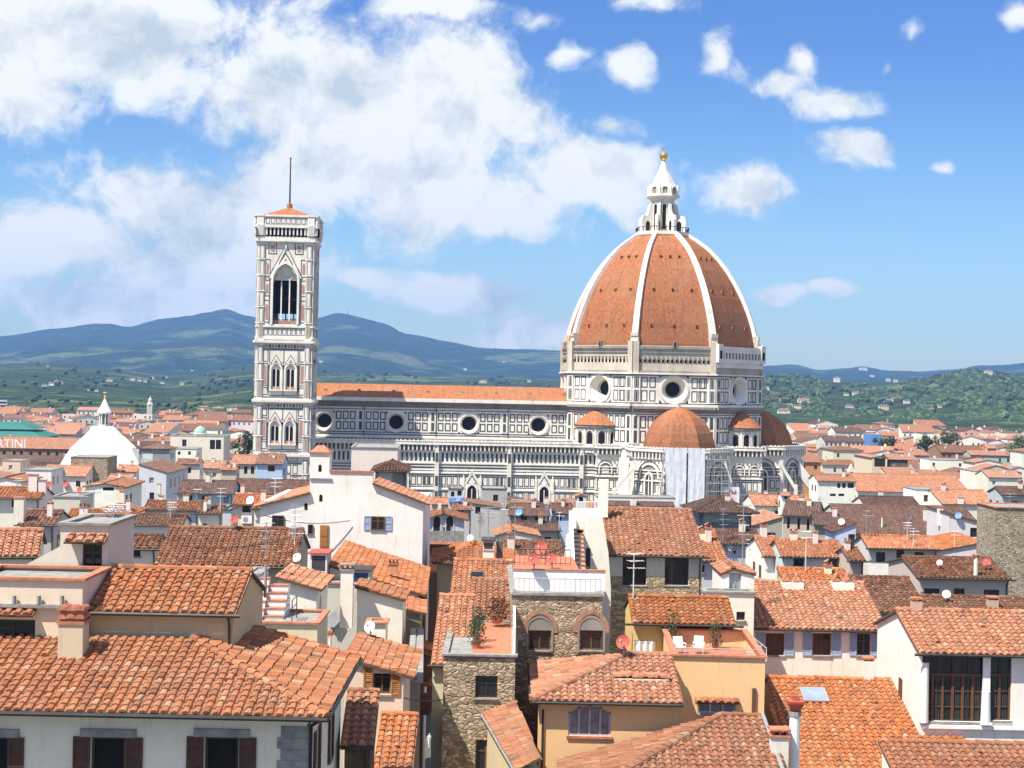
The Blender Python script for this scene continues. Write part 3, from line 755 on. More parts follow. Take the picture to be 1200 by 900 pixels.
# ------------------------------------------------------------------ ground and hills
def sheet(name, mat, x0, x1, y0, y1, z):
    q = MB(); q.face([(x0,y0,z),(x1,y0,z),(x1,y1,z),(x0,y1,z)]); o = q.build(name, mat); return tag(o, kind='structure')
sheet('ground', 'ground', -6500, 6500, -150, 9930, 0)
q = MB()
a0, a1 = P(489, 900, 60), P(514, 900, 60)
q.face([(-3.6, 40, .004), (-1.9, 40, .004), (-16.6, 330, .004), (-21.5, 330, .004)])
tag(q.build('street', 'asphalt'), kind='structure')
HB = {}
def interp(pts, x):
    if x <= pts[0][0]: return pts[0][1]
    for (xa, ya), (xb, yb) in zip(pts[:-1], pts[1:]):
        if x <= xb:
            t = (x-xa)/(xb-xa); t = t*t*(3-2*t)*.5+t*.5
            return ya+(yb-ya)*t
    return pts[-1][1]
def hill(name, crest, Yf, Yc, mat, amp, sc, nx=170, nt=70, seed=0., power=1.15, u0=-90, u1=1290):
    vs = []; fs = []
    for j in range(nt+1):
        t = 1.06*j/nt; Y = Yf+(Yc-Yf)*t
        for i in range(nx+1):
            u = u0+(u1-u0)*i/nx
            a, b = unroll(u, interp(crest, u))
            X = a*Y/F
            zc = HC+b*Yc/F
            tt = t if t <= 1 else max(0, 1-(t-1)*1.1)
            prof = tt**power
            n = noise.fractal(Vector((X*sc+seed, Y*sc, seed)), .9, 2.1, 6)
            rid = abs(noise.noise(Vector((X*sc*.8+seed+9, Y*sc*.45, 3.3))))
            env = min(1, tt*4)*(1-.82*max(0, (tt-.55)/.45)**1.3)
            z = -3+(zc+3)*prof+amp*(n*.55-rid*.8+.15)*env
            z += amp*.10*noise.fractal(Vector((X*sc*9+seed, Y*sc*9, 1)), .8, 2.2, 4)*min(1, tt*4)
            vs.append((X, Y, max(-.6, z)))
    for j in range(nt):
        for i in range(nx):
            k = j*(nx+1)+i; fs.append((k, k+1, k+nx+2, k+nx+1))
    me = bpy.data.meshes.new(name); me.from_pydata(vs, [], fs); me.materials.append(M[mat])
    me.polygons.foreach_set('use_smooth', [True]*len(fs)); me.update()
    o = bpy.data.objects.new(name, me); COL.objects.link(o); tag(o, kind='structure')
    HB[name] = BVHTree.FromPolygons([Vector(v) for v in vs], fs)
    return o
hill('mountain_range', [(-90,402),(0,394),(60,385),(110,379),(150,381),(200,371),(220,369),(240,366),(265,362),(290,370),(330,374),(370,372),(395,367),(420,372),(450,380),(480,391),(520,400),(570,408),(620,409),(665,411),(720,416),(800,424),(890,429),(935,428),(960,433),(985,430),(1010,428),(1035,432),(1075,433),(1120,431),(1150,427),(1200,423),(1290,420)],
     4600, 9300, 'hill_far', 120, .00045, 220, 90, 1.7, 1.3)
hill('foothills', [(-90,430),(0,427),(60,425),(130,433),(200,441),(300,430),(400,437),(500,441),(600,443),(665,446),(760,442),(890,440),(1000,446),(1100,450),(1290,452)],
     1480, 4700, 'hill_mid', 22, .0012, 200, 90, 5.1, .92)
hill('wooded_hill', [(560,500),(700,470),(800,452),(890,441),(930,441),(980,447),(1030,452),(1080,446),(1100,440),(1140,434),(1165,434),(1200,441),(1290,444)],
     1850, 3300, 'hill_near', 16, .0018, 170, 70, 8.3, .95, 560, 1290)
def on_hill(px, py, names=('wooded_hill', 'foothills', 'mountain_range')):
    a, b = unroll(px, py)
    d = Vector((a/F, 1, b/F)).normalized(); best = None
    for n in names:
        if n not in HB: continue
        loc, nor, i, dist = HB[n].ray_cast(Vector((0, 0, HC)), d)
        if loc is not None and (best is None or dist < best[1]): best = (loc, dist)
    return best[0] if best else None
# haze: an even, pale air over the whole valley
q = MB()
q.box(-6600, 6600, -200, 9960, -1.6, 600, 0, True)
hz = q.build('haze', []) ; tag(hz, kind='stuff')
hm = bpy.data.materials.new('haze_air'); hm.use_nodes = True
ht = hm.node_tree
for n in list(ht.nodes): ht.nodes.remove(n)
hv = nd(ht, 'ShaderNodeVolumePrincipled'); hv.inputs['Color'].default_value = (.24, .50, 1.0, 1); hv.inputs['Density'].default_value = .000075; hv.inputs['Anisotropy'].default_value = .1
ho = nd(ht, 'ShaderNodeOutputMaterial'); lk(ht, hv.outputs[0], ho.inputs['Volume'])
hz.data.materials.append(hm)
# woods on the hillsides and along the foot of the hills: one mass of crowns
def woods(name, spots, mats=('tree_dark', 'tree_mid', 'tree_light')):
    ico = bmesh.new(); bmesh.ops.create_icosphere(ico, subdivisions=1, radius=1)
    bv = np.array([v.co[:] for v in ico.verts]); bf = np.array([[v.index for v in f.verts] for f in ico.faces]); ico.free()
    r = np.random.default_rng(5)
    V = []; Fc = []; mi = []; k = 0
    for (p, s, m) in spots:
        v = bv*(1+r.uniform(-.28, .28, (len(bv), 1)))*np.array([s*r.uniform(.8, 1.2), s*r.uniform(.8, 1.2), s*r.uniform(.7, 1.05)])+np.array([p[0], p[1], p[2]+s*.45])
        V.append(v); Fc.append(bf+k); k += len(bv); mi += [m]*len(bf)
    V = np.concatenate(V); Fc = np.concatenate(Fc)
    me = bpy.data.meshes.new(name); me.from_pydata(V.tolist(), [], Fc.tolist())
    for q in mats: me.materials.append(M[q])
    me.polygons.foreach_set('material_index', mi); me.update()
    o = bpy.data.objects.new(name, me); COL.objects.link(o); return tag(o, kind='stuff')
r2 = random.Random(3)
sp = []
for k in range(16000):
    px = r2.uniform(880, 1225); py = r2.uniform(434, 508)
    dn = noise.fractal(Vector((px*.03, py*.075, 2.2)), .8, 2.1, 4)
    if dn < -.12+.2*r2.random(): continue
    p = on_hill(px, py, ('wooded_hill',))
    if p is None: continue
    m = 0 if r2.random() < .5+dn*.5 else (1 if r2.random() < .8 else 2)
    sp.append((p, r2.uniform(2.6, 6.2)*(p.y/2500)**.5, m))
for k in range(1100):
    px = r2.uniform(-15, 760); py = r2.uniform(424, 486)
    dn = noise.fractal(Vector((px*.02, py*.07, 7.2)), .8, 2.1, 4)
    if dn < .12: continue
    p = on_hill(px, py, ('foothills',))
    if p is None or p.z < 1: continue
    sp.append((p, r2.uniform(3, 6.5)*max(.7, p.y/3000), 0 if r2.random() < .7 else 1))
woods('woods', sp)
sp = []
for (xa, xb, ya, yb, n) in ((55,130,481,490,170),(130,210,484,492,120),(215,262,481,490,120),(255,302,484,496,160),(285,302,492,502,60),(880,1010,505,513,110),(1000,1100,503,509,100),(1130,1200,503,509,60)):
    for k in range(n):
        px = r2.uniform(xa, xb); py = r2.uniform(ya, yb); b = unroll(px, py)[1]
        D = min(1440 if px < 500 else 1840, (HC-4)*F/max(20, -b)); p = P(px, py, D); p.z = 0
        s = r2.uniform(3, 6.5); p.z = max(0, HC+b*D/F-s)
        sp.append((p, s, 0 if r2.random() < .7 else 1))
for k in range(900):
    px = r2.uniform(880, 1225); py = r2.uniform(489, 506)
    if noise.fractal(Vector((px*.04, py*.1, 5.2)), .8, 2.1, 3) < -.25: continue
    b = unroll(px, py)[1]; p = on_hill(px, py, ('wooded_hill',)); 
    if p is None: D = min(1880, HC*F/max(20, -b)); p = P(px, py, D); p.z = 0
    sp.append((p, r2.uniform(2.5, 5.5), 0 if r2.random() < .45 else (1 if r2.random() < .7 else 2)))
woods('tree_belt', sp)
# ------------------------------------------------------------------ cathedral
CX, CY, CYAW = 42.3, 430.0, R(3.0)
def CL(px, py, yl):
    a, b = unroll(px, py); s, c = math.sin(CYAW), math.cos(CYAW)
    t = (yl+CY*c-s*CX)/(c-s*a/F)
    X = a/F*t
    return (c*(X-CX)+s*(t-CY), HC+b/F*t)
cat_ = empty('cathedral', (CX, CY, 0), CYAW, 'white and green marble cathedral with a huge ribbed terracotta dome', 'cathedral')
MM = ['marble', 'marble_green', 'marble_pink', 'dark', 'marble_grime']
def build(mb, name, parent, mats=MM): return mb.build(name, mats, parent)
# --- nave clerestory
xW = CL(352, 480, -11)[0]; xE = -25.0
NF = Fr((0, -11, 0), (1, 0, 0))
mb = MB()
zE = 40.4
occ = [CL(380, 497, -11)[0], CL(464, 498, -11)[0], CL(549.5, 499, -11)[0], CL(631, 501.5, -11)[0]]
zo = 33.7
def holewall(mb, fr, x0, x1, z0, z1, cs, r, m=0, n=20):
    """wall with round openings: cs = [(x, z)]"""
    g = []
    for (x, z) in cs:
        g.append((x-r*1.05, x+r*1.05, z-r*1.05, z+r*1.05))
    xs = sorted({x0, x1, *[h[k] for h in g for k in (0, 1)]}); zs = sorted({z0, z1, *[h[k] for h in g for k in (2, 3)]})
    for a, b in zip(xs[:-1], xs[1:]):
        for c, d in zip(zs[:-1], zs[1:]):
            xm, zm = (a+b)/2, (c+d)/2
            if any(h[0] < xm < h[1] and h[2] < zm < h[3] for h in g): continue
            fr.rect(mb, a, b, c, d, 0, m)
    for (x, z) in cs:
        q = r*1.05
        def sq(k):
            t = 2*math.pi*k/n; c, s = math.cos(t), math.sin(t); f = q/max(abs(c), abs(s)); return (x+c*f, z+s*f)
        ci = lambda k: (x+r*math.cos(2*math.pi*k/n), z+r*math.sin(2*math.pi*k/n))
        for k in range(n): mb.face([fr.p(*ci(k)), fr.p(*sq(k)), fr.p(*sq(k+1)), fr.p(*ci(k+1))], m)
def oculus(mb, fr, x, z, r1, r0, depth, n=24, mg=3):
    fr.cone(mb, x, z, r1, .35, r1*.86, .35, 0, n); fr.cone(mb, x, z, r1*1.0, 0, r1, .35, 0, n)
    fr.cone(mb, x, z, r1*.86, .35, r0, -depth, 0, n); fr.disc(mb, x, z, r0, -depth, mg, n)
    fr.cone(mb, x, z, r0*1.12, -depth*.8, r0*1.0, -depth*.8, 4, n)
holewall(mb, NF, xW, xE, 26.0, zE-.6, [(x, zo) for x in occ], 2.75)
bp = occ[2]-9.0       # bay start
for k in range(-4, 4):
    xs = bp+20*k
    for j in range(9):
        x = xs+.35+1.95*j
        for (za, zb) in ((31.5, 33.75), (34.3, 36.6)):
            if x+1.5 < xW or x > xE-1: continue
            xc = x+.78
            if min(math.hypot(xc-o, (za+zb)/2-zo) for o in occ) < 3.2: continue
            NF.ring(mb, x, x+1.56, za, zb, .30, .05, 1)
    for (za, zb) in ((31.5, 33.75), (34.3, 36.6)):
        if xs+18 < xE and xs+20 > xW:
            NF.box(mb, xs+18.05, xs+19.75, za-.3, zb+.3, 0, .25, 0); NF.rect(mb, xs+18.5, xs+19.3, za, zb, .30, 1)
    if xW < xs-.15 < xE-1: NF.box(mb, xs-.2, xs-.02, 29.5, 39.6, 0, .2, 1)
# strings: dark green lines and white mouldings
for (za, zb, d, m) in ((29.3,29.7,.5,0),(30.1,30.4,.06,1),(30.75,31.0,.06,1),(37.1,37.3,.06,1),(37.9,38.1,.06,1)):
    NF.box(mb, xW, xE, za, zb, 0, d, m)
NF.box(mb, xW, xE, 38.2, 39.1, 0, .7, 4); NF.box(mb, xW, xE, 39.1, 39.5, 0, 1.1, 4); NF.box(mb, xW, xE, 39.5, 40.5, 0, 1.55, 0)
k = xW
while k < xE-1: NF.box(mb, k, k+.35, 38.35, 39.1, .7, 1.05, 4); k += .95
for x in occ: oculus(mb, NF, x, zo, 2.85, 1.9, .9)
mb.face([(xW,11,0),(xE,11,0),(xE,11,zE),(xW,11,zE)]); mb.face([(xW,-11,26),(xW,-11,zE),(xW,0,zE+3.7),(xW,11,zE),(xW,11,26)])
build(mb, 'nave_wall', cat_)
mb = MB()
tl = lambda a, b, zz: None
def plane_uv(mb, pts, m=0):
    p, U, V, N = polyframe(pts); mb.face(p, m, [((q-p[0]).dot(U), (q-p[0]).dot(V)) for q in p])
plane_uv(mb, [(xW,-12.5,zE+.12),(xE+1,-12.5,zE+.12),(xE+1,0,44.2),(xW,0,44.2)]); plane_uv(mb, [(xE+1,12.5,zE+.12),(xW,12.5,zE+.12),(xW,0,44.2),(xE+1,0,44.2)])
for k in range(9):
    x = xW+6+9.6*k
    if x < xE: mb.box(x, x+.7, -7.2, -6.2, 42.1, 42.75, 1)
build(mb, 'nave_roof', cat_, ['dome', 'marble_grime'])
# --- aisle
AF = Fr((0, -21, 0), (1, 0, 0))
xA1 = CL(700, 540, -21)[0]
mb = MB()
AF.rect(mb, xW, xA1, 0, 28.2); mb.face([(xW,-21,0),(xW,-21,28.4),(xW,-11,28.4),(xW,-11,0)])
mb.face([(xW,-21,28.1),(xA1,-21,28.1),(xA1,-11,29.2),(xW,-11,29.2)], 4)
bw = CL(513, 560, -21)[0]
def band(mb, fr, x0, x1, za, zb, d, m): fr.box(mb, x0, x1, za, zb, 0, d, m)
def aisle_face(mb, fr, x0, x1, gallery=True, panels=True, slots=True):
    # parapet and corbel arcade
    fr.box(mb, x0, x1, 28.1, 28.45, 0, 1.25, 0); fr.box(mb, x0, x1, 28.45, 28.95, .75, 1.05, 0); fr.box(mb, x0, x1, 28.95, 29.2, .7, 1.2, 0)
    x = x0+.2
    while x < x1-.6:
        fr.box(mb, x, x+.36, 26.6, 28.1, 0, 1.0, 0); fr.rect(mb, x+.36, x+1.15, 26.5, 28.1, .04, 4)
        fr.box(mb, x+.2, x+.65, 29.2, 29.4, .8, 1.0, 0)
        x += 1.15
    fr.box(mb, x0, x1, 26.1, 26.5, 0, .35, 0)
    if slots:
        x = x0+.3
        while x < x1-.8:
            fr.rect(mb, x, x+.55, 23.6, 25.9, .05, 1); x += 1.22
    for (za, zb, d, m) in ((22.95,23.25,.3,0),(22.5,22.7,.06,1),(22.2,22.4,.2,0),(21.75,22.0,.06,1),(20.9,21.1,.06,1),(20.3,20.6,.35,0),(19.95,20.15,.06,1),(16.6,16.8,.06,1),(15.9,16.2,.3,0)):
        fr.box(mb, x0, x1, za, zb, 0, d, m)
    if panels:
        x = x0+.3
        while x < x1-1.5:
            fr.ring(mb, x, x+1.35, 17.1, 19.6, .2, .05, 1); fr.ring(mb, x, x+1.35, 13.2, 15.6, .2, .05, 1); x += 1.62
aisle_face(mb, AF, xW, xA1)
for k in range(-4, 4):
    xb = bw+19.7*k
    if xb < xW or xb > xA1-1: continue
    AF.box(mb, xb-.9, xb+.2, 0, 28.1, 0, .9, 0); AF.rect(mb, xb-.75, xb+.05, 13, 15.6, .95, 1); AF.rect(mb, xb-.75, xb+.05, 17, 19.7, .95, 1); AF.rect(mb, xb-.75, xb+.05, 23.5, 26, .95, 1)
    for dx in (-2.6, -3.9): AF.rect(mb, xb+dx, xb+dx+.6, 17.2, 19.5, .07, 1)
    # gabled gothic window in the middle of each bay
    xg = xb+9.3
    if xg > xA1-3: continue
    AF.box(mb, xg-2.1, xg+2.1, 9, 17.4, 0, .3, 0)
    mb.face([AF.p(xg-2.3, 17.4, .35), AF.p(xg+2.3, 17.4, .35), AF.p(xg, 21.4, .35)], 0)
    mb.face([AF.p(xg-1.5, 17.7, .4), AF.p(xg+1.5, 17.7, .4), AF.p(xg, 20.2, .4)], 1)
    mb.face([AF.p(xg-1.1, 17.8, .42), AF.p(xg+1.1, 17.8, .42), AF.p(xg, 19.6, .42)], 0)
    AF.archring(mb, xg, 2.5, 9, 15.6, .5, .3, .6, 0, .4); AF.arch(mb, xg, 2.5, 9, 15.6, .34, 3, .4)
    AF.box(mb, xg-.12, xg+.12, 9, 16.3, .34, .5, 0)
    for sx in (-2.3, 2.3): AF.box(mb, xg+sx-.3, xg+sx+.3, 14, 18.6, 0, .5, 0); mb.face([AF.p(xg+sx-.35,18.6,.5), AF.p(xg+sx+.35,18.6,.5), AF.p(xg+sx,20.4,.3)], 0)
build(mb, 'aisle_wall', cat_)
# --- octagonal body and drum
Ro = 29.4; Ap = Ro*math.cos(R(22.5)); hh = Ro*math.sin(R(22.5))
def octF(k, ap=Ap):
    t = R(-90+45*k); n = Vector((math.cos(t), math.sin(t), 0)); u = Vector((-math.sin(t), math.cos(t), 0))
    return Fr(n*ap, u, n)
body = MB(); drum = MB(); upper = MB()
for k in range(8):
    fr = octF(k)
    fr.rect(body, -hh, hh, 0, 39.9, 0, 0)
    for (za, zb) in ((29.9, 33.2), (33.8, 37.1)):
        for x in (-9.0, -7.0, -5.0, -3, 3-1.6, 5-1.6, 7-1.6, 9-1.6): fr.ring(body, x, x+1.6, za, zb, .32, .05, 1)
        for sx in (-1, 1):
            fr.box(body, sx*10.3-.9, sx*10.3+.9, za-.3, zb+.3, 0, .35, 0); fr.rect(body, sx*10.3-.45, sx*10.3+.45, za, zb, .4, 1)
    for (za, zb, d, m) in ((28.5,28.9,.4,0),(37.5,37.7,.06,1),(38.0,38.5,.12,4),(38.5,39.1,.7,4),(39.1,39.8,1.2,4),(39.8,40.4,.9,0)): fr.box(body, -hh, hh, za, zb, 0, d, m)
    # drum
    holewall(drum, fr, -hh, hh, 40.3, 48.4, [(0, 44.4)], 3.75)
    oculus(drum, fr, 0, 44.4, 3.95, 1.95, 2.6)
    for (za, zb) in ((41.1, 44.1), (44.8, 47.6)):
        for x in (-8.9, -6.7, -5.0+.2, 4.9-1.75, 6.7-.0, 8.9-1.75+.0):
            xa = x; xb = x+1.7
            if abs((xa+xb)/2) < 4.6: continue
            if xb > 9.2: continue
            fr.ring(drum, xa, xb, za, zb, .26, .05, 1)
        fr.ring(drum, 4.75, 6.4, za, zb, .26, .05, 1)
        for sx in (-1, 1):
            fr.box(drum, sx*10.25-.95, sx*10.25+.95, za-.35, zb+.35, 0, .4, 0); fr.ring(drum, sx*10.25-.6, sx*10.25+.6, za, zb, .2, .45, 1); fr.rect(drum, sx*10.25-.25, sx*10.25+.25, za+.35, zb-.35, .46, 1)
    for (za, zb, d, m) in ((40.45,40.7,.06,1),(48.05,48.2,.06,1),(48.4,48.8,.8,0),(48.2,48.4,.4,4)): fr.box(drum, -hh-.2, hh+.2, za, zb, 0, d, m)
    # unfinished band under the dome; one face carries the marble gallery
    if k != 1:
        fr.rect(upper, -hh, hh, 48.7, 56.2, -.3, 0)
        fr.box(upper, -hh, hh, 55.3, 56.0, -.3, .25, 1); fr.box(upper, -hh, hh, 48.8, 49.4, -.3, .15, 1); fr.box(upper, -hh, hh, 54.2, 54.5, -.3, .0, 1)
        for j in range(16):
            x = -hh+1.7+j*(2*hh-3.4)/15.5
            fr.box(upper, x, x+.55, 52.4, 53.3, -.3, .12, 1); fr.rect(upper, x-.02, x+.57, 51.55, 52.4, -.25, 2)
        fr.box(upper, -.5, .5, 55.6, 57.4, -.3, .4, 1); fr.rect(upper, -.3, .3, 55.8, 57.2, .42, 2)
        for sx in (-1, 1): fr.box(upper, sx*(hh-.75)-.75, sx*(hh-.75)+.75, 48.8, 57.4, -.3, .5, 0)
    else:
        fr.rect(upper, -hh, hh, 48.7, 56.2, -.3, 0)
        fr.box(upper, -hh, hh, 50.6, 52.0, -.3, .5, 3); fr.box(upper, -hh-.2, hh+.2, 52.0, 52.6, -.3, .9, 3); fr.box(upper, -hh-.2, hh+.2, 55.6, 56.4, .2, .9, 3)
        fr.rect(upper, -hh, hh, 52.6, 55.6, .2, 2)
        nx = 14
        for j in range(nx+1):
            x = -hh+2*hh*j/nx; fr.box(upper, x-.28, x+.28, 52.6, 55.6, .3, .8, 3)
            if j < nx: fr.box(upper, x+.28, x+2*hh/nx-.28, 54.7, 55.6, .35, .75, 3); fr.box(upper, x+.28, x+2*hh/nx-.28, 52.6, 53.0, .35, .75, 3)
        for sx in (-1, 1):
            fr.box(upper, sx*(hh-.7)-1.1, sx*(hh-.7)+1.1, 52.0, 57.0, .0, 1.2, 3); fr.arch(upper, sx*(hh-.7), 1.1, 53.0, 54.8, 1.23, 2)
body_o = build(body, 'octagon_wall', cat_); drum_o = build(drum, 'drum', cat_); build(upper, 'drum_cornice', cat_, ['rough', 'marble_grime', 'dark', 'marble'])
# --- dome
PR = [(28.1,55.6),(27.95,56.8),(27.45,58.9),(26.5,62.6),(25.25,66.2),(23.6,70.0),(21.5,74.0),(19.1,77.8),(16.4,81.3),(13.4,84.3),(10.3,86.6),(7.5,88.3)]
def prof_at(z):
    for (r0, z0), (r1, z1) in zip(PR[:-1], PR[1:]):
        if z <= z1: return r0+(r1-r0)*(z-z0)/(z1-z0)
    return PR[-1][0]
mb = MB(); mb.lathe(PR, 8, rot=R(22.5), uvs=True)
dome = mb.build('dome', 'dome', cat_)
for k in range(8):
    for z, xs in ((61.6, (-6.2, 0, 6.2)), (71.6, (-5.2, 0, 5.2)), (81.2, (-2.6, 0, 2.6))):
        r = prof_at(z)*math.cos(R(22.5)); fr = octF(k, r)
        for x in xs:
            op = MB(); fr.box(op, x-.34, x+.34, z-.2, z+.55, -1.0, .34, 1); fr.rect(op, x-.22, x+.22, z-.1, z+.42, .36, 0)
            if k in (0, 1, 7): op.build('dome_vent', ['dark', 'dome'], dome)
for k in range(8):
    t = R(22.5+45*k); d = Vector((math.cos(t), math.sin(t), 0)); s = Vector((-math.sin(t), math.cos(t), 0))
    mb = MB()
    for (r0, z0), (r1, z1) in zip(PR[1:-1], PR[2:]):
        n0 = Vector((0,0,1))
        w0, w1 = .85-.33*(z0-56)/33, .85-.33*(z1-56)/33
        tn = Vector((d.x*(r1-r0), d.y*(r1-r0), z1-z0)).normalized(); on = (d*tn.z-Vector((0,0,1))*(tn.x*d.x+tn.y*d.y)).normalized()
        a, b = d*r0+Vector((0,0,z0)), d*r1+Vector((0,0,z1))
        I = [a-s*w0-on*.5, a+s*w0-on*.5, b+s*w1-on*.5, b-s*w1-on*.5]; O_ = [a-s*w0+on*.75, a+s*w0+on*.75, b+s*w1+on*.75, b-s*w1+on*.75]
        mb.face(O_); mb.face([I[0], I[3], O_[3], O_[0]]); mb.face([I[1], O_[1], O_[2], I[2]])
    p = d*28.0
    mb.obox(p-s*1.1-d*1.9+Vector((0,0,55.3)), s*2.2, d*2.4, Vector((0,0,3.4)), 1)
    mb.obox(p-s*1.0-d*1.2+Vector((0,0,58.7)), s*2.0, d*1.9, Vector((0,0,1.0)), 1)
    mb.build('rib', ['marble', 'rough'], dome)
# --- lantern
lan = MB()
lan.lathe([(7.6,87.9),(8.1,88.4),(8.1,89.2),(7.5,89.2),(7.5,89.0),(3.2,89.0)], 8, rot=R(22.5))
lan.lathe([(3.35,89.0),(3.35,97.6),(3.9,98.0),(4.9,98.5),(4.9,98.9),(4.1,99.0),(4.0,100.4),(3.6,100.7)], 8, rot=R(22.5))
lan.lathe([(3.9,100.6),(3.6,101.6),(1.6,108.6),(.62,113.0),(.5,114.2)], 8, rot=R(22.5))
for k in range(8):
    fr = octF(k, 3.35*math.cos(R(22.5)))
    fr.arch(lan, 0, 1.05, 90.0, 96.0, .05, 1); fr.archring(lan, 0, 1.05, 90, 96, .22, 0, .25, 0)
    t = R(22.5+45*k); d = Vector((math.cos(t), math.sin(t), 0)); s = Vector((-math.sin(t), math.cos(t), 0)); Z = Vector((0,0,1))
    # buttress with volute
    pts = [(3.2,89),(6.9,89),(6.9,92.2),(6.6,93.3),(5.9,93.6),(5.2,93.4),(4.6,94.6),(4.2,96.4),(3.2,97.0)]
    A = [d*r+Z*z-s*.4 for r, z in pts]; B = [d*r+Z*z+s*.4 for r, z in pts]
    lan.face(A[::-1]); lan.face(B)
    for i in range(1, len(pts)): lan.face([A[i-1], A[i], B[i], B[i-1]])
    for sgn in (-1, 1): lan.face([d*r+Z*z+s*sgn*.42 for r, z in ((4.3,89.6),(5.6,89.6),(5.6,91.6),(4.95,92.3),(4.3,91.6))], 1)
    p = d*4.2; lan.tube(p+Z*98.9, p+Z*101.4, .4, 6, 0, .3); lan.tube(p+Z*101.4, p+Z*102.3, .3, 6, 0, .02)
    fr2 = octF(k, 4.05*math.cos(R(22.5))); fr2.arch(lan, 0, 1.5, 99.2, 100.2, .05, 2, 0, 8); fr2.archring(lan, 0, 1.5, 99.2, 100.3, .3, -.2, .3, 0)
    # rail posts round the platform
    for j in range(5):
        q = octF(k, 7.75*math.cos(R(22.5))); x = -2.6+1.3*j; q.box(lan, x-.06, x+.06, 89.2, 90.5, -.08, .08, 3)
    q.box(lan, -2.9, 2.9, 90.3, 90.45, -.06, .06, 3)
    d2 = d; lan.obox(d*3.2-s*.16+Z*102.0, s*.32, d*.5, Z*1.0-d*.2)
LZ = lambda z: float(np.interp(z, [0, 88.5, 98.5, 100.6, 114.2, 120], [0, 88.5, 99.6, 102.0, 110.4, 116.2]))
lan.v = [(x*(1.02 if 89.3 < z < 103 else 1), y*(1.02 if 89.3 < z < 103 else 1), LZ(z)) for x, y, z in lan.v]
lant = lan.build('lantern', ['marble', 'dark', 'marble_grime', 'darkmetal'], dome)
g = MB(); g.lathe([(.02,113.9),(.5,114.0),(1.0,114.5),(1.22,115.3),(1.0,116.1),(.5,116.5),(.12,116.6),(.06,118.0),(.01,118.0)], 16)
g.box(-.45, .45, -.05, .05, 117.2, 117.32, 0, True)
g.v = [(x, y, 110.2+(z-113.9)) for x, y, z in g.v]
g.build('gilt_ball', 'gold', lant, smooth=False)
# --- tribunes (half domes) and exedrae
def tribune(cx, cy, facing, ap=12.8, rd=10.2, sheeted=False):
    tb = MB()
    for k in (-2, -1, 0, 1, 2):
        t = facing+R(45*k); n = Vector((math.cos(t), math.sin(t), 0)); u = Vector((-math.sin(t), math.cos(t), 0)); h = ap*math.tan(R(22.5))
        fr = Fr(Vector((cx, cy, 0))+n*ap, u, n)
        fr.rect(tb, -h, h, 0, 27.2)
        aisle_face(tb, fr, -h-.35, h+.35, slots=False, panels=False)
        # blind round arch, slim window, panels
        fr.archring(tb, 0, 5.6, 21.0, 21.8, .4, 0, .35, 0); fr.archring(tb, 0, 7.2, 21.0, 21.8, .25, 0, .15, 1); fr.arch(tb, 0, 5.5, 21.0, 21.8, .03, 4)
        fr.archring(tb, 0, 2.0, 9.5, 20.8, .45, 0, .5, 0, .5); fr.arch(tb, 0, 2.0, 9.5, 20.8, .06, 1, .5); fr.archring(tb, 0, 3.2, 9.5, 20.8, .2, 0, .1, 1, .5)
        fr.box(tb, -.12, .12, 9.5, 22, .06, .3, 0)
        for x in (-4.9, -3.3, 2.0, 3.6):
            for (za, zb) in ((17.1, 19.6), (12.9, 15.6), (9, 12.3)): fr.ring(tb, x, x+1.3, za, zb, .22, .05, 1)
        for sx in (-1, 1): fr.box(tb, sx*(h-.25)-.4, sx*(h-.25)+.4, 0, 25.2, 0, .55, 0)
    n = 8
    tb.face([(cx+ap*1.08*math.cos(R(22.5)+2*math.pi*k/8), cy+ap*1.08*math.sin(R(22.5)+2*math.pi*k/8), 27.3) for k in range(8)], 4)
    o = build(tb, 'tribune_wall', cat_)
    rd_ = MB()
    pr = [(rd*1.03, 28.2), (rd*1.0, 28.6), (rd*.955, 30.6), (rd*.875, 32.9), (rd*.75, 35.1), (rd*.58, 37.0), (rd*.36, 38.5), (rd*.13, 39.4), (0, 39.8)]
    rd_.lathe([(rd*1.06, 27.3), (rd*1.06, 28.2), (rd*1.03, 28.2)], 8, (cx, cy), 1, R(22.5)); rd_.lathe(pr, 8, (cx, cy), 0, R(22.5), uvs=True)
    rd_.tube((cx, cy, 39.5), (cx, cy, 40.9), .45, 6, 1, .05)
    rd_.build('tribune_dome', ['dome', 'marble_grime'], cat_)
tribune(1.2, -29.5, R(-90)); tribune(28.0, 0, R(0), rd=11.4); tribune(0, 29.5, R(90))
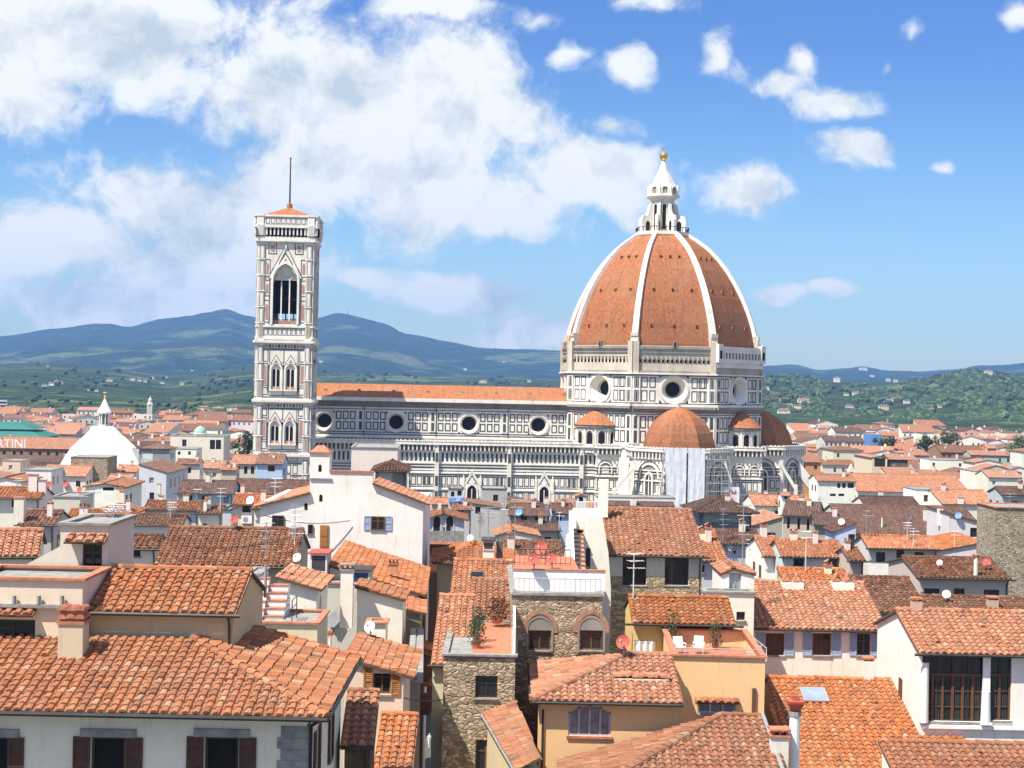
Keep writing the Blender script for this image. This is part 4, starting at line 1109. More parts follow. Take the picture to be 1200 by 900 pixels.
def exedra(cx, cy, r, top, facing):
    e = MB()
    e.lathe([(r, 26.8), (r, 33.6)], 24, (cx, cy), 0)
    e.lathe([(r+.1, 27.8), (r+.6, 28.2), (r+.6, 28.8), (r, 28.9)], 24, (cx, cy), 0)
    e.lathe([(r, 33.3), (r+.7, 33.7), (r+.7, 34.3), (r+.4, 34.4)], 24, (cx, cy), 4)
    for k in range(7):
        t = facing+R(-90+30*k); n = Vector((math.cos(t), math.sin(t), 0)); u = Vector((-math.sin(t), math.cos(t), 0))
        fr = Fr(Vector((cx, cy, 0))+n*(r*.99), u, n)
        fr.arch(e, 0, r*.32, 29.2, 31.8, .12, 4); fr.arch(e, 0, r*.25, 29.2, 31.6, .15, 3); fr.archring(e, 0, r*.32, 29.2, 31.8, .2, 0, .3, 0)
        t2 = t+R(15); n2 = Vector((math.cos(t2), math.sin(t2), 0)); e.tube(Vector((cx, cy, 0))+n2*(r+.05)+Vector((0,0,28.9)), Vector((cx, cy, 0))+n2*(r+.05)+Vector((0,0,33.4)), .32, 6, 0)
    build(e, 'exedra_wall', cat_)
    e = MB(); e.lathe([(r+.9, 34.3), (r*.72, 36.5), (r*.35, 38.1), (0, top)], 24, (cx, cy), 0, uvs=True)
    e.build('exedra_roof', 'dome', cat_)
exl = CL(703, 515, -22); exr = CL(868, 515, -22)
exedra(exl[0]+.3, -17.2, 6.3, 39.2, R(-90)); exedra(exr[0]+.3, -18.0, 5.5, 39.6, R(-80))
# sacristy blocks between the tribunes
for (x0, x1, y) in ((xA1-.6, CL(742, 540, -24)[0], -24.0), (CL(840, 540, -24)[0], CL(893, 540, -24)[0], -24.0)):
    sb = MB(); fr = Fr(((x0+x1)/2, y, 0), (1, 0, 0)); h = (x1-x0)/2
    fr.rect(sb, -h, h, 0, 27.2); aisle_face(sb, fr, -h, h, slots=False)
    n = max(2, int(round(2*h/4.4)))
    for j in range(n):
        xc = -h+(j+.5)*2*h/n; w = 2*h/n*.62
        fr.archring(sb, xc, w, 21.2, 22.6, .35, 0, .35, 0); fr.archring(sb, xc, w*1.32, 21.2, 22.6, .2, 0, .12, 1); fr.arch(sb, xc, w, 21.2, 22.6, .04, 4); fr.arch(sb, xc, w*.6, 21.3, 22.6, .08, 0)
    sb.box(-h+(x0+x1)/2, h+(x0+x1)/2, y+.01, y+16, 0, 27.25, 4)
    for sx in (-1, 1):
        f2 = Fr(((x0+x1)/2+sx*h, y, 0), (0, sx, 0), (sx, 0, 0)); f2.rect(sb, -16 if sx < 0 else 0, 0 if sx < 0 else 16, 0, 27.2, .01); aisle_face(sb, f2, -16 if sx < 0 else 0, 0 if sx < 0 else 16, slots=False)
    build(sb, 'sacristy_wall', cat_)
# raking buttresses
def rake(pa, pb, y, th, m, thick=1.1):
    """a sloping buttress from upper point pa to lower point pb (photo points on the plane y)"""
    (xa, za), (xb, zb) = CL(*pa, y), CL(*pb, y)
    q = MB(); p = lambda x, z, d: (x, y+d, z)
    for d in (0, thick): q.face([p(xa, za, d), p(xb, zb, d), p(xb, zb-th, d), p(xa, za-th, d)], 0)
    q.face([p(xa, za, 0), p(xa, za, thick), p(xb, zb, thick), p(xb, zb, 0)], 1); q.face([p(xa, za-th, 0), p(xb, zb-th, 0), p(xb, zb-th, thick), p(xa, za-th, thick)], 0)
    q.face([p(xb, zb, 0), p(xb, zb, thick), p(xb, 0, thick), p(xb, 0, 0)], 0); w = .9*(1 if xb > xa else -1)
    q.box(min(xb, xb+w), max(xb, xb+w), y-.1, y+thick+.1, 0, zb-.3, 0)
    q.build('raking_buttress', ['marble', m], cat_)
rake((749, 540), (722, 571), -38.0, 1.2, 'rough'); rake((779, 540), (771, 577), -44.5, 1.6, 'terracotta'); rake((914, 539), (931, 567), -19.0, 1.6, 'marble'); rake((936, 540), (960, 572), -9.0, 4.0, 'rough'); rake((850, 540), (862, 577), -40.5, 1.2, 'marble')
# --- scaffold with white sheets on the south tribune
sc = empty('scaffold', (CX, CY, 0), CYAW, 'scaffold hung with white dust sheets in front of the small terracotta half dome', 'scaffold')
ys = -44.6
X0 = CL(779, 550, ys)[0]; X1 = CL(826, 550, ys)[0]; X2 = CL(852, 550, ys)[0]; X3 = CL(868, 550, ys)[0]
pm = MB()
nx = 9
for j in range(nx+1):
    x = X0-.4+(X2-X0+1)*j/nx
    for yy_ in (ys+.3, ys+2.0): pm.tube((x, yy_, 0), (x, yy_, 27.6 if x > X1 else 29.6), .09, 5, 0)
for z in np.arange(4, 29.4, 2.05):
    pm.tube((X0-.6, ys+.3, z), (X2+.6, ys+.3, z), .08, 5, 0)
    if z < 27: pm.box(X0-.4, X2+.6, ys+.4, ys+1.9, z-.09, z-.02, 0, True)
pm.build('scaffold_pole', ['greymetal'], sc)
def sheetm(x0, x1, z0, z1, y, name='dust_sheet', taper=0.):
    q = MB(); n = 14; m_ = 12
    r_ = random.Random(int(x0*10))
    g = [[None]*(n+1) for _ in range(m_+1)]
    for j in range(m_+1):
        t = j/m_; z = z0+(z1-z0)*t; xa = x0+taper*(1-t)*(1 if t < .72 else 0); 
        for i in range(n+1):
            s = i/n; g[j][i] = (xa+(x1-xa)*s, y+.045*math.sin(s*17+math.sin(t*9)*.8)*(.3+.7*math.sin(math.pi*((t*5) % 1)))+r_.uniform(-.05, .05), z)
    for j in range(m_):
        for i in range(n): q.face([g[j][i], g[j][i+1], g[j+1][i+1], g[j+1][i]])
    q.build(name, 'dustsheet', sc, smooth=True)
sheetm(X0, X0+(X1-X0)*.54, 9, 29.4, ys, taper=.8); sheetm(X0+(X1-X0)*.58, X1, 9, 29.4, ys); sheetm(X2-.4, X3, 6, 19.5, ys+1.0); sheetm(X3+.1, X3+2.6, 6, 14.6, ys+1.0)
# ------------------------------------------------------------------ bell tower
bx, _ = CL(332.5, 420, -38.5)
CWC = (CX+math.cos(CYAW)*bx-math.sin(CYAW)*(-31.25), CY+math.sin(CYAW)*bx+math.cos(CYAW)*(-31.25))
bt = empty('bell_tower', (CWC[0], CWC[1], 0), CYAW, 'tall square bell tower of white, green and pink marble with a flagpole', 'bell tower')
S = 7.25
def tfaces(): 
    for k in range(4):
        t = R(-90+90*k); n = Vector((math.cos(t), math.sin(t), 0)); yield Fr(n*S, (-math.sin(t), math.cos(t), 0), n)
levels = [(0, 25.7), (25.7, 39.7), (39.7, 55.0), (55.0, 81.2)]
def lowwin(mb, fr, xc, z0, zs, w=2.5):
    # two-light window with gable over it
    fr.archring(mb, xc, w, z0, zs, .45, 0, .5, 0, .35); fr.archring(mb, xc, w+1.5, z0-.3, zs+.2, .22, 0, .12, 1, .35)
    fr.arch(mb, xc, w, z0, zs, .05, 0, .35)
    for dx in (-.52, .52): fr.arch(mb, xc+dx, .78, z0+.8, zs-.2, .09, 3, .35)
    fr.box(mb, xc-.12, xc+.12, z0, zs+.2, .09, .3, 0)
    fr.box(mb, xc-w/2-.5, xc+w/2+.5, z0-.35, z0, 0, .6, 0); fr.rect(mb, xc-w/2, xc+w/2, z0+.05, z0+.65, .2, 2)
    zt = zs+1.4
    for (off, m, d) in ((0, 0, .45), (.35, 1, .5), (.62, 0, .55)):
        a = 1.9-off
        mb.face([fr.p(xc-a, zt+off*.4, d), fr.p(xc+a, zt+off*.4, d), fr.p(xc, zt+3.1-off*1.2, d)], m)
    mb.face([fr.p(xc-.6, zt+.5, .58), fr.p(xc+.6, zt+.5, .58), fr.p(xc, zt+1.5, .58)], 2)
for li, (z0, z1) in enumerate(levels):
    mb = MB(); H_ = z1-z0
    for fr in tfaces():
        if li == 3:
            zb, zs, w = z0+4.2, z0+15.6, 6.2
            zt_ = zs+w*.5*1.45
            xs = [-S, -w/2, w/2, S]
            fr.rect(mb, -S, -w/2, z0, z1); fr.rect(mb, w/2, S, z0, z1); fr.rect(mb, -w/2, w/2, z0, zb); fr.rect(mb, -w/2, w/2, zt_, z1)
            op_ = fr.archpts(0, w, zb, zs, .45, 10)[2:]; arc = op_
            nA = len(arc)
            for i in range(nA-1):
                (xa, za), (xb, zb2) = arc[i], arc[i+1]
                mb.face([fr.p(xa, za), fr.p(xa, zt_), fr.p(xb, zt_), fr.p(xb, zb2)], 0)
                mb.face([fr.p(xa, za, 0), fr.p(xb, zb2, 0), fr.p(xb, zb2, -1.6), fr.p(xa, za, -1.6)], 0)
            for sx in (-1, 1): mb.face([fr.p(sx*w/2, zb, 0), fr.p(sx*w/2, zs, 0), fr.p(sx*w/2, zs, -1.6), fr.p(sx*w/2, zb, -1.6)], 4)
            fr.archring(mb, 0, w, zb, zs, .5, 0, .45, 0, .45, 10); fr.archring(mb, 0, w+1.6, zb, zs, .22, 0, .15, 1, .45, 10)
            if abs(fr.n.y) > .5 and fr.n.y < 0: mb.face([(-S+.1, 0, zb+3.0), (S-.1, 0, zb+3.0), (S-.1, 0, z1-.1), (-S+.1, 0, z1-.1)], 3)  # black sheet across the tower core stands in for the unlit interior
            # tracery: three lights, mullions
            for dx in (-1.05, 1.05): fr.box(mb, dx-.16, dx+.16, zb, zs+.2, -1.2, -.8, 0)
            fr.box(mb, -w/2, w/2, zb, zb+1.0, -1.2, -.7, 2); fr.box(mb, -w/2, w/2, zb+6.4, zb+6.7, -1.2, -.9, 3)
            # upper traceried panel
            pts = fr.archpts(0, w, zs-.2, zs, .45, 10)
            for xc_ in (-2.07, 0, 2.07): fr.archring(mb, xc_, 1.72, zs-.6, zs-.2, .2, -1.2, -.8, 0, .3)
            fr.cone(mb, 0, zs+2.0, 1.25, -.8, .85, -.8, 0, 14); fr.cone(mb, -1.4, zs+1.05, .6, -.8, .4, -.8, 0, 10); fr.cone(mb, 1.4, zs+1.05, .6, -.8, .4, -.8, 0, 10)
            mb.face([fr.p(x, z, -1.0) for x, z in fr.archpts(0, w, zs+.95, zs, .45, 10)[2:]], 0)
            # gable
            for (a, zt0, zt1, m, d) in ((4.5, zs+.4, z1-1.2, 1, .10), (4.2, zs+.5, z1-1.7, 0, .16), (3.3, zs+1.6, z1-3.4, 1, .20), (3.0, zs+1.8, z1-4.0, 0, .25)):
                # the gable is a chevron, so keep it clear of the arch
                for sx in (-1, 1):
                    t_ = .55
                    mb.face([fr.p(sx*a, zt0, d), fr.p(sx*(a-t_*1.2), zt0, d), fr.p(0, zt1-t_*1.6, d), fr.p(0, zt1, d)], m)
            fr.disc(mb, 0, zs+5.2, .85, .2, 2, 12); fr.box(mb, -.25, .25, z1-2.4, z1-.6, 0, .4, 0)
            for sx in (-1, 1):
                fr.ring(mb, sx*3.4-1.1, sx*3.4+1.1, z1-3.9, z1-.9, .2, .06, 1); fr.rect(mb, sx*3.4-.5, sx*3.4+.5, z1-3.2, z1-1.6, .06, 2)
                for (za, zb2) in ((z0+4.6, z0+10.4), (z0+11.4, z0+15.6), (z0+16.4, z0+21)):
                    fr.ring(mb, sx*4.65-.75, sx*4.65+.75, za, zb2, .18, .06, 1); fr.arch(mb, sx*4.65, .6, za+.8, zb2-1.4, .07, 2, .3)
            for (za, zb2) in ((z0+.3, z0+1.0), (z0+3.4, z0+3.9)): fr.box(mb, -S, S, za, zb2, 0, .3, 0)
            for x in np.arange(-4.8, 4.9, 1.2): fr.ring(mb, x-.5, x+.5, z0+1.3, z0+3.2, .14, .05, 1)
        else:
            fr.rect(mb, -S, S, z0, z1)
            if li > 0:
                for xc in (-1.85, 1.85): lowwin(mb, fr, xc, z0+2.6, z0+7.6 if li == 2 else z0+6.9)
                for sx in (-1, 1):
                    for (za, zb) in ((z0+1.2, z0+3.2), (z0+3.6, z0+9.4), (z0+9.8, z0+H_-2.4)):
                        fr.ring(mb, sx*4.75-.75, sx*4.75+.75, za, zb, .16, .06, 1)
                    fr.rect(mb, sx*4.75-.35, sx*4.75+.35, z0+4.2, z0+8.8, .07, 2)
                fr.ring(mb, -3.75, 3.75, z0+1.0, z0+H_-2.3, .18, .06, 1); fr.box(mb, -.09, .09, z0+1, z0+H_-2.4, 0, .07, 1)
                for x in np.arange(-5.2, 5.3, .8): fr.rect(mb, x-.26, x+.26, z0+H_-1.9, z0+H_-1.1, .06, 2 if int(x*10) % 3 else 1)
                fr.box(mb, -S, S, z0+H_-2.25, z0+H_-2.1, 0, .1, 1); fr.box(mb, -S, S, z0+.55, z0+.75, 0, .1, 1)
            else:
                for z in np.arange(1.5, 25, 3.1):
                    fr.box(mb, -S, S, z, z+.25, 0, .12, 1)
                    for x in np.arange(-5, 5.1, 1.7): fr.ring(mb, x-.65, x+.65, z+.5, z+2.8, .16, .05, 2 if int(z) % 2 else 1)
        fr.box(mb, -S-.35, S+.35, z1-.65, z1, 0, .75, 0); fr.box(mb, -S, S, z1-1.0, z1-.65, 0, .4, 0)
    build(mb, 'tower_storey', bt)
cb = MB()
for sx in (-1, 1):
    for sy in (-1, 1):
        c = (sx*(S-1.2), sy*(S-1.2))
        cb.lathe([(1.6, 0), (1.6, 81.2)], 8, c, 0, R(22.5))
        for (z0, z1) in levels:
            cb.lathe([(1.65, z1-.9), (2.0, z1-.6), (2.0, z1), (1.65, z1+.1)], 8, c, 0, R(22.5))
            n = 6 if z1-z0 > 20 else 3
            for j in range(n):
                za = z0+.6+(z1-z0-1.6)*j/n; zb = z0+.2+(z1-z0-1.6)*(j+1)/n
                cb.lathe([(1.62, zb+.1), (1.74, zb+.15), (1.74, zb+.3), (1.62, zb+.35)], 8, c, 0, R(22.5))
                for k in range(8):
                    t = R(45*k); nn = Vector((math.cos(t), math.sin(t), 0)); fr = Fr(Vector((c[0], c[1], 0))+nn*1.6*math.cos(R(22.5)), (-math.sin(t), math.cos(t), 0), nn)
                    fr.ring(cb, -.5, .5, za, zb-.1, .11, .04, 1)
                    if (j+k) % 3 == 0: fr.rect(cb, -.24, .24, za+.3, zb-.4, .045, 2)
build(cb, 'corner_buttress', bt)
tp = MB(); T = S+.8
for fr in tfaces():
    f2 = Fr(fr.O+fr.n*.85, fr.u, fr.n)
    x = -S-.8
    while x < S+.7:
        fr.box(tp, x, x+.34, 82.2, 84.1, 0, .8, 0); fr.rect(tp, x+.34, x+.98, 81.8, 84.1, .25, 3); x += .98
    fr.box(tp, -S-.5, S+.5, 81.2, 81.8, 0, .5, 0)
    f2.box(tp, -T, T, 84.1, 84.8, -1.2, .2, 0); f2.box(tp, -T, T, 84.8, 86.9, -.4, 0, 0); f2.box(tp, -T-.1, T+.1, 86.9, 87.4, -.5, .25, 0)
    for x in np.arange(-T+.8, T-.7, 1.3): f2.ring(tp, x-.5, x+.5, 85.1, 86.7, .12, .04, 1)
    f2.box(tp, -T, T, 84.75, 84.95, -.2, .1, 4)
for sx in (-1, 1):
    for sy in (-1, 1): tp.lathe([(1.7, 82), (2.05, 84.1), (2.15, 84.8), (2.0, 84.9), (2.0, 86.9), (2.15, 87.0), (2.15, 87.45), (0.1, 87.5)], 8, (sx*(S-.75), sy*(S-.75)), 0, R(22.5))
tp.box(-S-.5, S+.5, -S-.5, S+.5, 84.2, 84.9, 0)
build(tp, 'parapet', bt)
rf = MB(); q = S-.2
for k in range(4):
    c4 = [(-q,-q,87.2),(q,-q,87.2),(q,q,87.2),(-q,q,87.2)]; plane_uv(rf, [c4[k], c4[(k+1) % 4], (0, 0, 90.3)])
rf.lathe([(.8, 89.7), (.7, 91.2), (.3, 91.4)], 8)
ro_ = rf.build('roof', ['dome'], bt)
fp = MB(); fp.tube((0, 0, 91), (0, 0, 103.0), .24, 8, 0, .15); fp.lathe([(.0, 103.0), (.28, 103.1), (.28, 103.3), (0, 103.5)], 8)
fp.build('flagpole', 'slate', bt)
# ------------------------------------------------------------------ baptistery
bp_ = P(121, 560, 432); bpt = empty('baptistery', (bp_.x, 432, 0), CYAW, 'octagonal baptistery under a smooth white pyramid roof with a small lantern', 'baptistery')
mb = MB(); Rb = 14.6
mb.lathe([(Rb, 0), (Rb, 15.5), (Rb+.6, 15.8), (Rb+.6, 16.6)], 8, rot=R(22.5)); 
for k in range(8):
    fr = octF(k, Rb*math.cos(R(22.5)))
    for z in (5, 10.5): 
        for x in (-4, -1.3, 1.4): fr.ring(mb, x, x+2.4, z, z+4.4, .25, .05, 1)
build(mb, 'wall', bpt)
zb, zt = P(63, 546, 432).z-.3, P(122, 500, 432).z
Rr = (P(163, 546, 432).x-P(62, 546, 432).x)/2
mb = MB(); mb.lathe([(Rr*1.0+6, zb-3.3), (Rr*1.0+6.0, zb-3.1)], 8, rot=R(22.5)); 
mb.lathe([(Rr+1.6, zb-2.6), (Rr*1.02, zb+.2), (Rr*.74, zb+(zt-zb)*.50), (Rr*.46, zb+(zt-zb)*.77), (3.2, zt-.1), (2.3, zt+.1)], 8, rot=R(22.5))
mb.build('roof', 'pearl', bpt)
mb = MB(); zl = zt
mb.lathe([(2.2, zl), (2.2, zl+.8)], 8, rot=R(22.5), m=0)
for k in range(8):
    t = R(22.5+45*k); d = Vector((math.cos(t), math.sin(t), 0)); mb.tube(d*1.75+Vector((0,0,zl+.8)), d*1.75+Vector((0,0,zl+4.6)), .22, 6)
mb.lathe([(1.2, zl+.8), (1.2, zl+4.6)], 8, rot=R(22.5), m=1)
mb.lathe([(1.9, zl+4.5), (2.7, zl+4.9), (2.6, zl+5.3), (1.0, zl+8.2), (.12, zl+10.2), (.0, zl+10.2)], 8, rot=R(22.5))
mb.v = [(x*.78, y*.78, zl+(z-zl)*.82) for x, y, z in mb.v]; mb.build('lantern', ['pearl', 'marble_grime'], bpt)
mb = MB(); mb.lathe([(0, zl+10.1), (.5, zl+10.5), (0, zl+11)], 8); mb.tube((0,0,zl+10.8), (0,0,zl+12.4), .1, 5); mb.tube((-.6,0,zl+11.8), (.6,0,zl+11.8), .1, 5); mb.v = [(x*.8, y*.8, zl+10.1*.82+(z-zl-10.1)*.9) for x, y, z in mb.v]; mb.build('finial', 'gold', bpt)
# ------------------------------------------------------------------ foreground houses
def wallobj(mb, parent, col, name='wall', mat='plaster', loc=(0,0,0)):
    return mb.build(name, [mat, 'ashlar'], parent, loc, col=jit(WALLS[col] if isinstance(col, str) else col, .03))
def awning(parent, fr, x0, x1, z, dep=.7, pitch=.35, lod=0, name='awning'):
    """a small tiled canopy on a facade frame given in the parent's local space"""
    q = MB()
    a, b = fr.p(x0, z-dep*pitch, dep), fr.p(x1, z-dep*pitch, dep); c, d = fr.p(x1, z, 0.005), fr.p(x0, z, 0.005)
    tiles(q, [a, b, c, d], lod=lod, thick=.07)
    return q.build(name, ['tile', 'eave'], parent)
def loc_of(h): return Vector(h.location)
def fpx(h, px, py, D=None):
    """photo point on the plane of a house front -> local x, z (house with its own yaw)"""
    a, b = unroll(px, py); ya = h.rotation_euler.z; c = h.location
    xl = (a*c.y/F-c.x)/(math.cos(ya)-a*math.sin(ya)/F); dep = c.y+xl*math.sin(ya)
    return xl, HC+b*dep/F-c.z
ZF = Fr((0,0,0), (1,0,0))
# A: big cream house, lower left
hA = empty('house', (P(360,838,52).x, 52, 0), 0, 'cream house with brown louvred shutters and a wide hipped tile roof at the lower left', 'house')
x1A = 0.; x0A = P(-70,838,52).x-hA.location.x
zA = P(200,838,52).z+.2; LA = 10.6
wins = []
for (px, w) in ((127, 40), (260, 40), (-8, 36)):
    xl, zt = fpx(hA, px, 864); wins.append((xl-w/2*52/F, xl+w/2*52/F, zt-1.95, zt))
for (px, w) in ((127, 40), (260, 40)):
    xl, zt = fpx(hA, px, 864); wins.append((xl-w/2*52/F, xl+w/2*52/F, zt-5.6, zt-3.6))
mb = MB(); f0 = Fr((0,0,0),(1,0,0)); wallgrid(mb, f0, x0A, 0, 0, zA, wins)
fR = Fr((0,0,0),(0,1,0)); wR = [(2.3, 3.2, zA-3.6, zA-1.2), (6.6, 7.4, zA-3.4, zA-1.1)]; wallgrid(mb, fR, 0, LA, 0, zA, wR)
mb.face([(x0A,0,0),(x0A,LA,0),(x0A,LA,zA),(x0A,0,zA)]); mb.face([(x0A,LA,0),(0,LA,0),(0,LA,zA),(x0A,LA,zA)])
wallobj(mb, hA, (.80,.73,.59))
for i, w in enumerate(wins):
    wo = window(f0, *w, 'sbo', hA)
    q = MB(); f0.box(q, w[0]-.38, w[1]+.38, w[3]+.02, w[3]+.30, .003, .10); q.build('lintel', 'ashlar', wo)
for w in wR: window(fR, *w, 'shb', hA)
q = MB(); z = zA-.5; k = 0
while z > zA-9:
    d = 1.02 if k % 2 else .9
    f0.box(q, -d, .045, z-.38, z, .002, .045); fR.box(q, -.002, d*.75, z-.38, z, .002, .05); z -= .40; k += 1
q.build('quoin', 'ashlar', hA)
ov = .75; pA = .27; rA = 5.9; e = zA-.02
X = ov; Y0 = -.7; H_ = (X-rA, Y0+rA, e+rA*pA)
rb = MB()
tiles(rb, [(x0A-.5,Y0,e),(X,Y0,e),H_,(x0A-.5,Y0+rA,e+rA*pA)], pu=.36, pv=.43, lod=0)
tiles(rb, [(X,Y0,e),(X,LA+.1,e),(X-rA,LA+.1,e+rA*pA),H_], pu=.40, pv=.46, lod=0)
ridge(rb, (X+.02,Y0+.02,e+.02), (H_[0],H_[1],H_[2]+.03), r_=.15, lod=0)
rb.build('roof', ['tile', 'eave'], hA)
q = MB(); q.tube((x0A, Y0-.05, e-.07), (X+.05, Y0-.05, e-.07), .085, 8); q.tube((X+.05, Y0, e-.07), (X+.05, LA, e-.07), .085, 8)
q.tube((.12, .25, 0), (.12, .25, e-.5), .06, 6); q.tube((.12,.25,e-.5), (X, .0, e-.1), .06, 6); q.build('gutter', 'darkmetal', hA)
PLAN.append((hA.location.x+x0A, hA.location.x+1, 50, 63))
# upper yellowish house standing on it
h = house('low ochre house with a tiled roof rising behind the wide hipped roof', (106, 274), 714, 57.6, 667, roof='gable', wall=(.62,.47,.27), yaw=0, lod=0, ov=.3, ovs=.12, pitch=.33)
# flat cream block with terracotta coping
h = house('cream block with a terracotta coping and a dark window under a small tile canopy', (-40, 97), 683, 57.0, L=3.7, roof='flat', wall=(.68,.60,.45), yaw=0, wins=[(14, 741, 54, 30, 'dark')], par=.12)
xl, zl = fpx(h, 20, 714); awning(h, ZF, xl-1.2, fpx(h, 43, 714)[0], zl+.02, .55, .3)
q = MB(); ZF.box(q, fpx(h, -38, 709)[0], fpx(h, 80, 709)[0], fpx(h, 20, 711)[1], fpx(h, 20, 707)[1], .003, .22)
for px in (18, 47, 74): xx, zz = fpx(h, px, 704); q.tube((xx, -.15, zz-.1), (xx, -.15, zz+.22), .09, 6)
q.build('ledge', 'ashlar', h)
# chimney with tile cap (rests on roof A)
c = P(82, 768, 55.2); t_ = empty('chimney_stack', (c.x, 55.2, c.z-.5), 0, 'plastered chimney with a terracotta barrel cap in front of the cream block', 'chimney')
w = 29*55.2/F; hh_ = 36*55.2/F+.5
q = MB(); q.box(-w/2, w/2, 0, .85, 0, hh_); wallobj(q, t_, (.55,.46,.34), 'shaft')
q = MB(); q.box(-w/2-.05, w/2+.05, -.05, .9, hh_, hh_+.12, 0, True)
for zz, r in ((hh_+.12, .16), (hh_+.42, .15)):
    for x in np.linspace(-w/2+.12, w/2-.12, 3): ridge(q, (x, -.05, zz+.08), (x, .9, zz+.08), r_=.16, lod=.5)
q.box(-w/2+.05, w/2-.05, .05, .8, hh_+.12, hh_+.5, 0); q.build('cap', 'terracotta', t_)
# roof turret with tile canopy
h = house('pale stair turret with a tiled canopy over its dark window', (71, 127), 616, 61, L=4.2, roof='flat', wall=(.62,.57,.48), yaw=0, wins=[(108, 654, 23, 34, 'dark')], par=.02, cap='ashlar')
xl, zl = fpx(h, 80, 626); awning(h, ZF, xl, fpx(h, 127, 626)[0], zl, .65, .4)
q = MB(); a = [fpx(h, *p) for p in ((71,640),(71,690),(4,690),(14,670))]
for y in (0.02, .3): q.face([(x, y, z) for x, z in a])
q.face([(a[0][0], .02, a[0][1]), (a[0][0], .3, a[0][1]), (a[3][0], .3, a[3][1]), (a[3][0], .02, a[3][1])], 1); wallobj(q, h, (.60,.57,.50), 'side_wall')
house('long low house with an orange roof at the left edge behind the stair turret', (-60, 40), 650, 80, 621, wall='offwhite', yaw=14, lod=0, rm='tile', ov=.3)
house('broad house with a big russet roof crossed by antenna cables', (185, 344), 660, 98, 619, wall=(.30,.27,.23), lod=0, rm='tile_brown', pitch=.32)
house('small low house under a narrow tiled roof left of the big russet roof', (138, 183), 640, 104, 627, wall='offwhite', lod=0, rm='tile_brown', wins=[(158, 647, 13, 10, 'dark')])
# F5 cluster of white annexes
h = house('white annex with an orange lean-to roof beside the roof terrace', (326, 371), 688, 84, L=5.2, roof='shed_r', pitch=.26, wall='white', yaw=0, lod=0, ov=.35, ovs=.3)
q = MB(); fr = Fr((h['_W']/2, 0, 0), (0,1,0)); fr.arch(q, 1.9, .8, h['_H']-2.3, h['_H']-1.1, .02); q.build('doorway', 'glass', h)
h = house('cream roof terrace wall with brick steps climbing behind it', (295, 372), 732, 78, L=4.4, roof='flat', wall=(.66,.56,.40), yaw=0, par=.05)
zt_ = h['_H']
st = MB()
for k in range(7):
    x0_, x1_ = fpx(h, 303, 720)[0], fpx(h, 326, 720)[0]
    z0_ = zt_-.9+.36*k; st.box(x0_, x1_, .9+.42*k, 4.2, z0_, z0_+.30, 0); st.box(x0_-.03, x1_+.03, .86+.42*k, 1.3+.42*k, z0_+.30, z0_+.36, 1, True)
    st.box(x0_-.5, x0_-.03, .9+.42*k, 1.32+.42*k, z0_, z0_+.62, 0); st.box(x0_-.53, x0_, .88+.42*k, 1.34+.42*k, z0_+.62, z0_+.7, 1, True)
st.build('steps', ['white', 'terracotta'], h)
ra = MB(); xr = fpx(h, 341, 700)[0]
for y in (.5, 2.2): ra.tube((xr, y, zt_), (xr, y, zt_+1.2), .03, 5)
for z in (.4, .8, 1.2): ra.tube((xr, .5, zt_+z), (xr, 2.2, zt_+z), .025, 5)
ra.build('railing', 'darkmetal', h)
house('slim white wall block beside the brick steps', (287, 304), 674, 83, L=3, roof='flat', wall='white', yaw=0, cap='ashlar')
house('shaded grey house wall between the lean-to and the white gable', (378, 419), 684, 95, L=5, roof='flat', wall='greycream', yaw=0, cap='terracotta')
h = house('tall white wall with a tiled sloping top beside the narrow street', (418, 472), 701, 88, L=3.0, roof='shed_r', pitch=.25, wall='white', yaw=0, lod=0, ov=.2, ovs=.25)
house('house with a broad orange roof sloping to the street and two dormers', (386, 490), 694, 97, L=14, roof='shed_r', pitch=.30, wall='greycream', yaw=2, lod=0, ov=.5)
def stack(label, px, ytop, ybot, D, col='white', capk=True, round_=False, name='chimney_stack', capm='terracotta'):
    a, b = P(px[0], ytop, D), P(px[1], ybot, D); w = b.x-a.x
    t = empty(name, ((a.x+b.x)/2, D, b.z), 0, label, 'chimney'); h_ = a.z-b.z
    q = MB()
    if round_: q.tube((0,0,0), (0,0,h_), w/2, 12)
    else: q.box(-w/2, w/2, -w*.4, w*.4, 0, h_)
    wallobj(q, t, col, 'shaft')
    if capk:
        q = MB(); q.box(-w*.6, w*.6, -w*.5, w*.5, h_, h_+.08, 0, True)
        for sx in (-1, 0, 1): q.box(sx*w*.42-.05, sx*w*.42+.05, -w*.38, w*.38, h_+.08, h_+.3, 0)
        q.box(-w*.62, w*.62, -w*.5, w*.5, h_+.3, h_+.38, 0, True); q.build('cap', capm, t)
    return t
stack('tall white chimney in front of the blue dormer', (400, 413), 668, 735, 87, cap if False else 'white', True, capm='ashlar')
stack('squat brick chimney pot on the street side of the orange roof', (456, 466), 661, 672, 100, 'orange')
